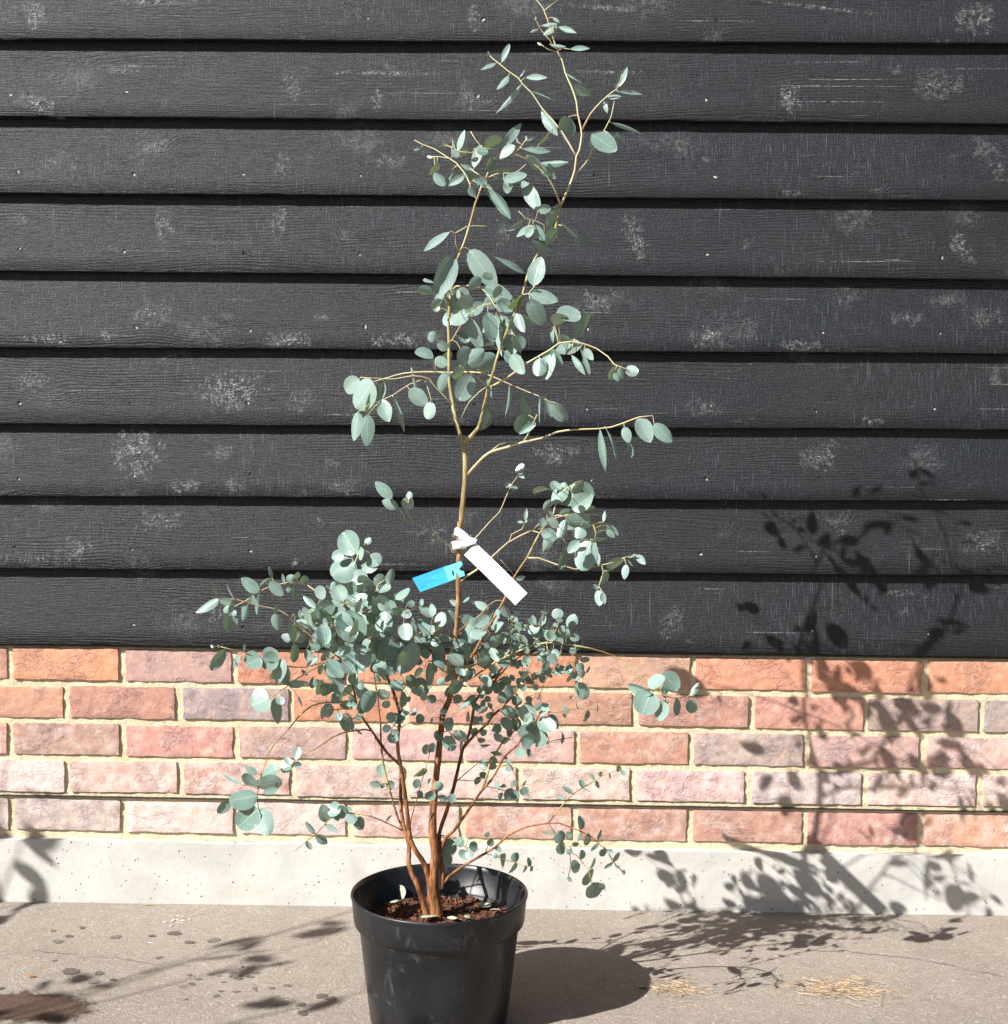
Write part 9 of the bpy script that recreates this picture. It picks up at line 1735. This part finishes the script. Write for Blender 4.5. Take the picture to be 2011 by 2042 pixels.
# ---------------------------------------------------------------- fallen leaves, litter
def flat_leaf(name, x, y, z, L, w, rot, mat, label, cat="leaf", group=None, tilt=(0, 0), kind=1, var=0):
    src_ = LM[kind][var % 7]
    me = src_.copy(); me.materials.clear(); me.materials.append(mat)
    o = obj(name, me); o.location = (x, y, z); o.rotation_euler = (tilt[0], tilt[1], rot); o.scale = (L, w, 0.5*(L+w))
    return tag(o, label, cat, group)
zs = PZR - 0.052 + 0.012
for (q, L, w, rot, lab) in [
    ((-0.1950,-0.4596,0.1620), .020, .011, 2.6, "small pale green leaf fallen on the soil, left of the stems"),
    ((-0.1543,-0.5367,0.1650), .029, .013, 0.15, "pale green leaf on the soil in front, beside the trunk base"),
    ((-0.0636,-0.4705,0.1600), .021, .011, 0.1, "grey leaf fallen on the soil right of the trunk, longest there"),
    ((-0.0449,-0.4880,0.1600), .018, .011, 0.3, "grey leaf fallen on the soil nearest the pot's right front rim"),
    ((-0.0331,-0.4454,0.1600), .015, .011, 1.4, "bright pale leaf fallen on the soil at the far right"),
    ((-0.0834,-0.5298,0.1630), .013, .010, 0.9, "tiny white leaf on the soil just right of the trunk base"),
    ((-0.0952,-0.5348,0.1630), .017, .008, 2.9, "small olive leaf on the soil touching the trunk's right side")]:
    flat_leaf("fallen_leaf", q[0], q[1], q[2]+0.004, L, w, rot, M_FLEAF, lab, "leaf", "leaves fallen on the soil", (rng.uniform(-.3, .3), rng.uniform(-.3, .1)), 1, rng.randrange(7))
q = (-0.1980,-0.4050,0.1745)
o_ = flat_leaf("fallen_leaf", q[0], q[1], q[2], .026, .022, 1.45, M_FLEAF, "pale oval leaf stuck upright inside the pot's back wall", "leaf", None, (0, 0), 0, 2)
o_.matrix_world = Matrix.Translation(q) @ Matrix(((-.15, -.98, -.1, 0), (-.1, 0.12, -.98, 0), (-.98, .15, .12, 0), (0, 0, 0, 1))) @ Matrix.Diagonal((.026, .022, .02, 1))
q = (-0.8471,-0.3828,0.0000); flat_leaf("fallen_leaf", q[0], q[1], gz(q[0])+.004, .017, .009, 0.2, M_DEAD, "small orange dead leaf alone on the paving above the dirt patch")
q = (-0.7366,-0.0100,0.0000); flat_leaf("fallen_leaf", q[0]-.01, -0.022, gz(q[0])+.003, .026, .007, 0.05, M_TAN, "narrow yellowish leaf lying against the foot of the plinth")
q = (0.4891,-0.3741,0.0000); flat_leaf("fallen_leaf", q[0], q[1], gz(q[0])+.006, .026, .016, 2.9, M_TAN, "tan curled leaf at the left end of the larger needle pile", "leaf", None, (0.5, -.3))
q = (0.2192,-0.3874,0.0000); flat_leaf("fallen_leaf", q[0], q[1], gz(q[0])+.004, .017, .011, 2.7, M_FLEAF, "small grey leaf at the left tip of the smaller needle pile", "leaf", None, (0.3, .2))
q = (-0.6823,-0.2198,-0.0000); flat_leaf("fallen_leaf", q[0], q[1], gz(q[0])+.002, .012, .007, 0.1, M_SPLASH, "tiny white chip on the paving below the white splash")
def needles(name, c_, sx, sy, n, seed, label):
    r = random.Random(seed); m = MB()
    for _ in range(n):
        x = r.gauss(0, sx); y = r.gauss(0, sy); a = r.gauss(0.0, 0.7) + (3.14 if r.random() < .5 else 0); L = r.uniform(.008, .034)
        hz = max(0, 0.006*(1-abs(x)/(2.2*sx)))*r.random() + 0.001
        d = Vector((math.cos(a), math.sin(a), r.gauss(0, .10)))*L/2; cv = Vector((r.gauss(0, .003), r.gauss(0, .003), 0.0012))
        q = Vector((x, y, hz)); pts = [q-d, q+cv, q+d]
        pts = [Vector((p.x, p.y, max(p.z, 0.0008))) for p in pts]
        m.tube(pts, [0.00035, 0.00042, 0.0003], 4, False)
    o = obj(name, m.build(name), M_NEEDLE, kind="stuff"); o.location = (c_[0], c_[1], gz(c_[0]))
    return tag(o, label, "needles")
needles("needle_litter", (0.5560,-0.3833,-0.0000), 0.040, 0.024, 220, 1, "larger loose pile of dry golden needles on the paving at right")
needles("needle_litter", (0.2725,-0.3910,0.0000), 0.030, 0.018, 90, 2, "smaller thin scatter of dry needles beside the pot's shadow")

# ---------------------------------------------------------------- neighbouring shrubs left of the view (their shadows reach the paving)
def shrub(loc, Hs, spread, nst, nleaf, seed, label, plab):
    r = random.Random(seed)
    p = make_pot("plant_pot", (loc[0], loc[1], gz(loc[0])), 0.15, 0.24, 0.04)
    tag(p, "black nursery pot outside the view, " + plab, "pot")
    root = empty("potted_shrub", (loc[0], loc[1], gz(loc[0]) + 0.19)); tag(root, label, "shrub")
    lv = MB(); tips = []
    for s in range(nst):
        m = MB(); a = r.uniform(0, 6.28); out_ = r.uniform(.15, 1)*spread; h = Hs*r.uniform(.6, 1)
        P = [Vector((0.03*math.cos(a), 0.03*math.sin(a), 0))]
        for k in range(1, 8):
            t_ = k/7; P.append(Vector((math.cos(a)*out_*t_**1.4 + r.gauss(0, .012), math.sin(a)*out_*t_**1.4 + r.gauss(0, .012), h*t_)))
        m.tube(P, [0.006*(1-0.8*k/7) for k in range(8)], 6); obj("stem", m.build("stem", True), M_BARK, root); tips.append(P)
    V_ = []; F_ = []; U_ = []; T_ = []
    for _ in range(nleaf):
        P = r.choice(tips); t_ = r.uniform(1.6, 6.9); i = int(t_); b = P[i].lerp(P[i+1], t_-i)
        d = Vector((r.gauss(0, 1), r.gauss(0, 1), r.gauss(.1, .7))).normalized(); L = r.uniform(.035, .07)
        b = b + d*r.uniform(0, .08)
        Mx, _ = leaf_matrix(b, b + d*L, (r.gauss(0, 1), r.gauss(0, 1), r.gauss(.6, 1)), L*r.uniform(.4, .8))
        me = LM[1][r.randrange(7)]; k = len(V_)
        V_ += [Mx @ v.co for v in me.vertices]; F_ += [tuple(q+k for q in p_.vertices) for p_ in me.polygons]; T_ += [r.random()]*len(me.vertices)
        uvm = {}
        for lp in me.loops: uvm[lp.vertex_index] = tuple(me.uv_layers[0].data[lp.index].uv)
        U_ += [uvm[q] for q in range(len(me.vertices))]
    me = mesh("crown", V_, F_, True, U_); at = me.attributes.new("tint", 'FLOAT', 'POINT'); at.data.foreach_set("value", T_)
    obj("crown", me, M_LEAF, root, kind="stuff")
shrub((-2.25, -1.80), 1.75, 0.42, 8, 150, 21, "tall leafy shrub left of the view, between the other two, shading the paving", "under the middle shrub")
shrub((-2.13, -0.83), 1.28, 0.13, 7, 260, 22, "lowest leafy shrub left of the view, near the wall, shading the plinth", "under the shrub by the wall")
shrub((-1.78, -2.20), 1.80, 0.36, 7, 130, 23, "tall leafy shrub left of the view, nearest the camera", "under the nearest shrub")
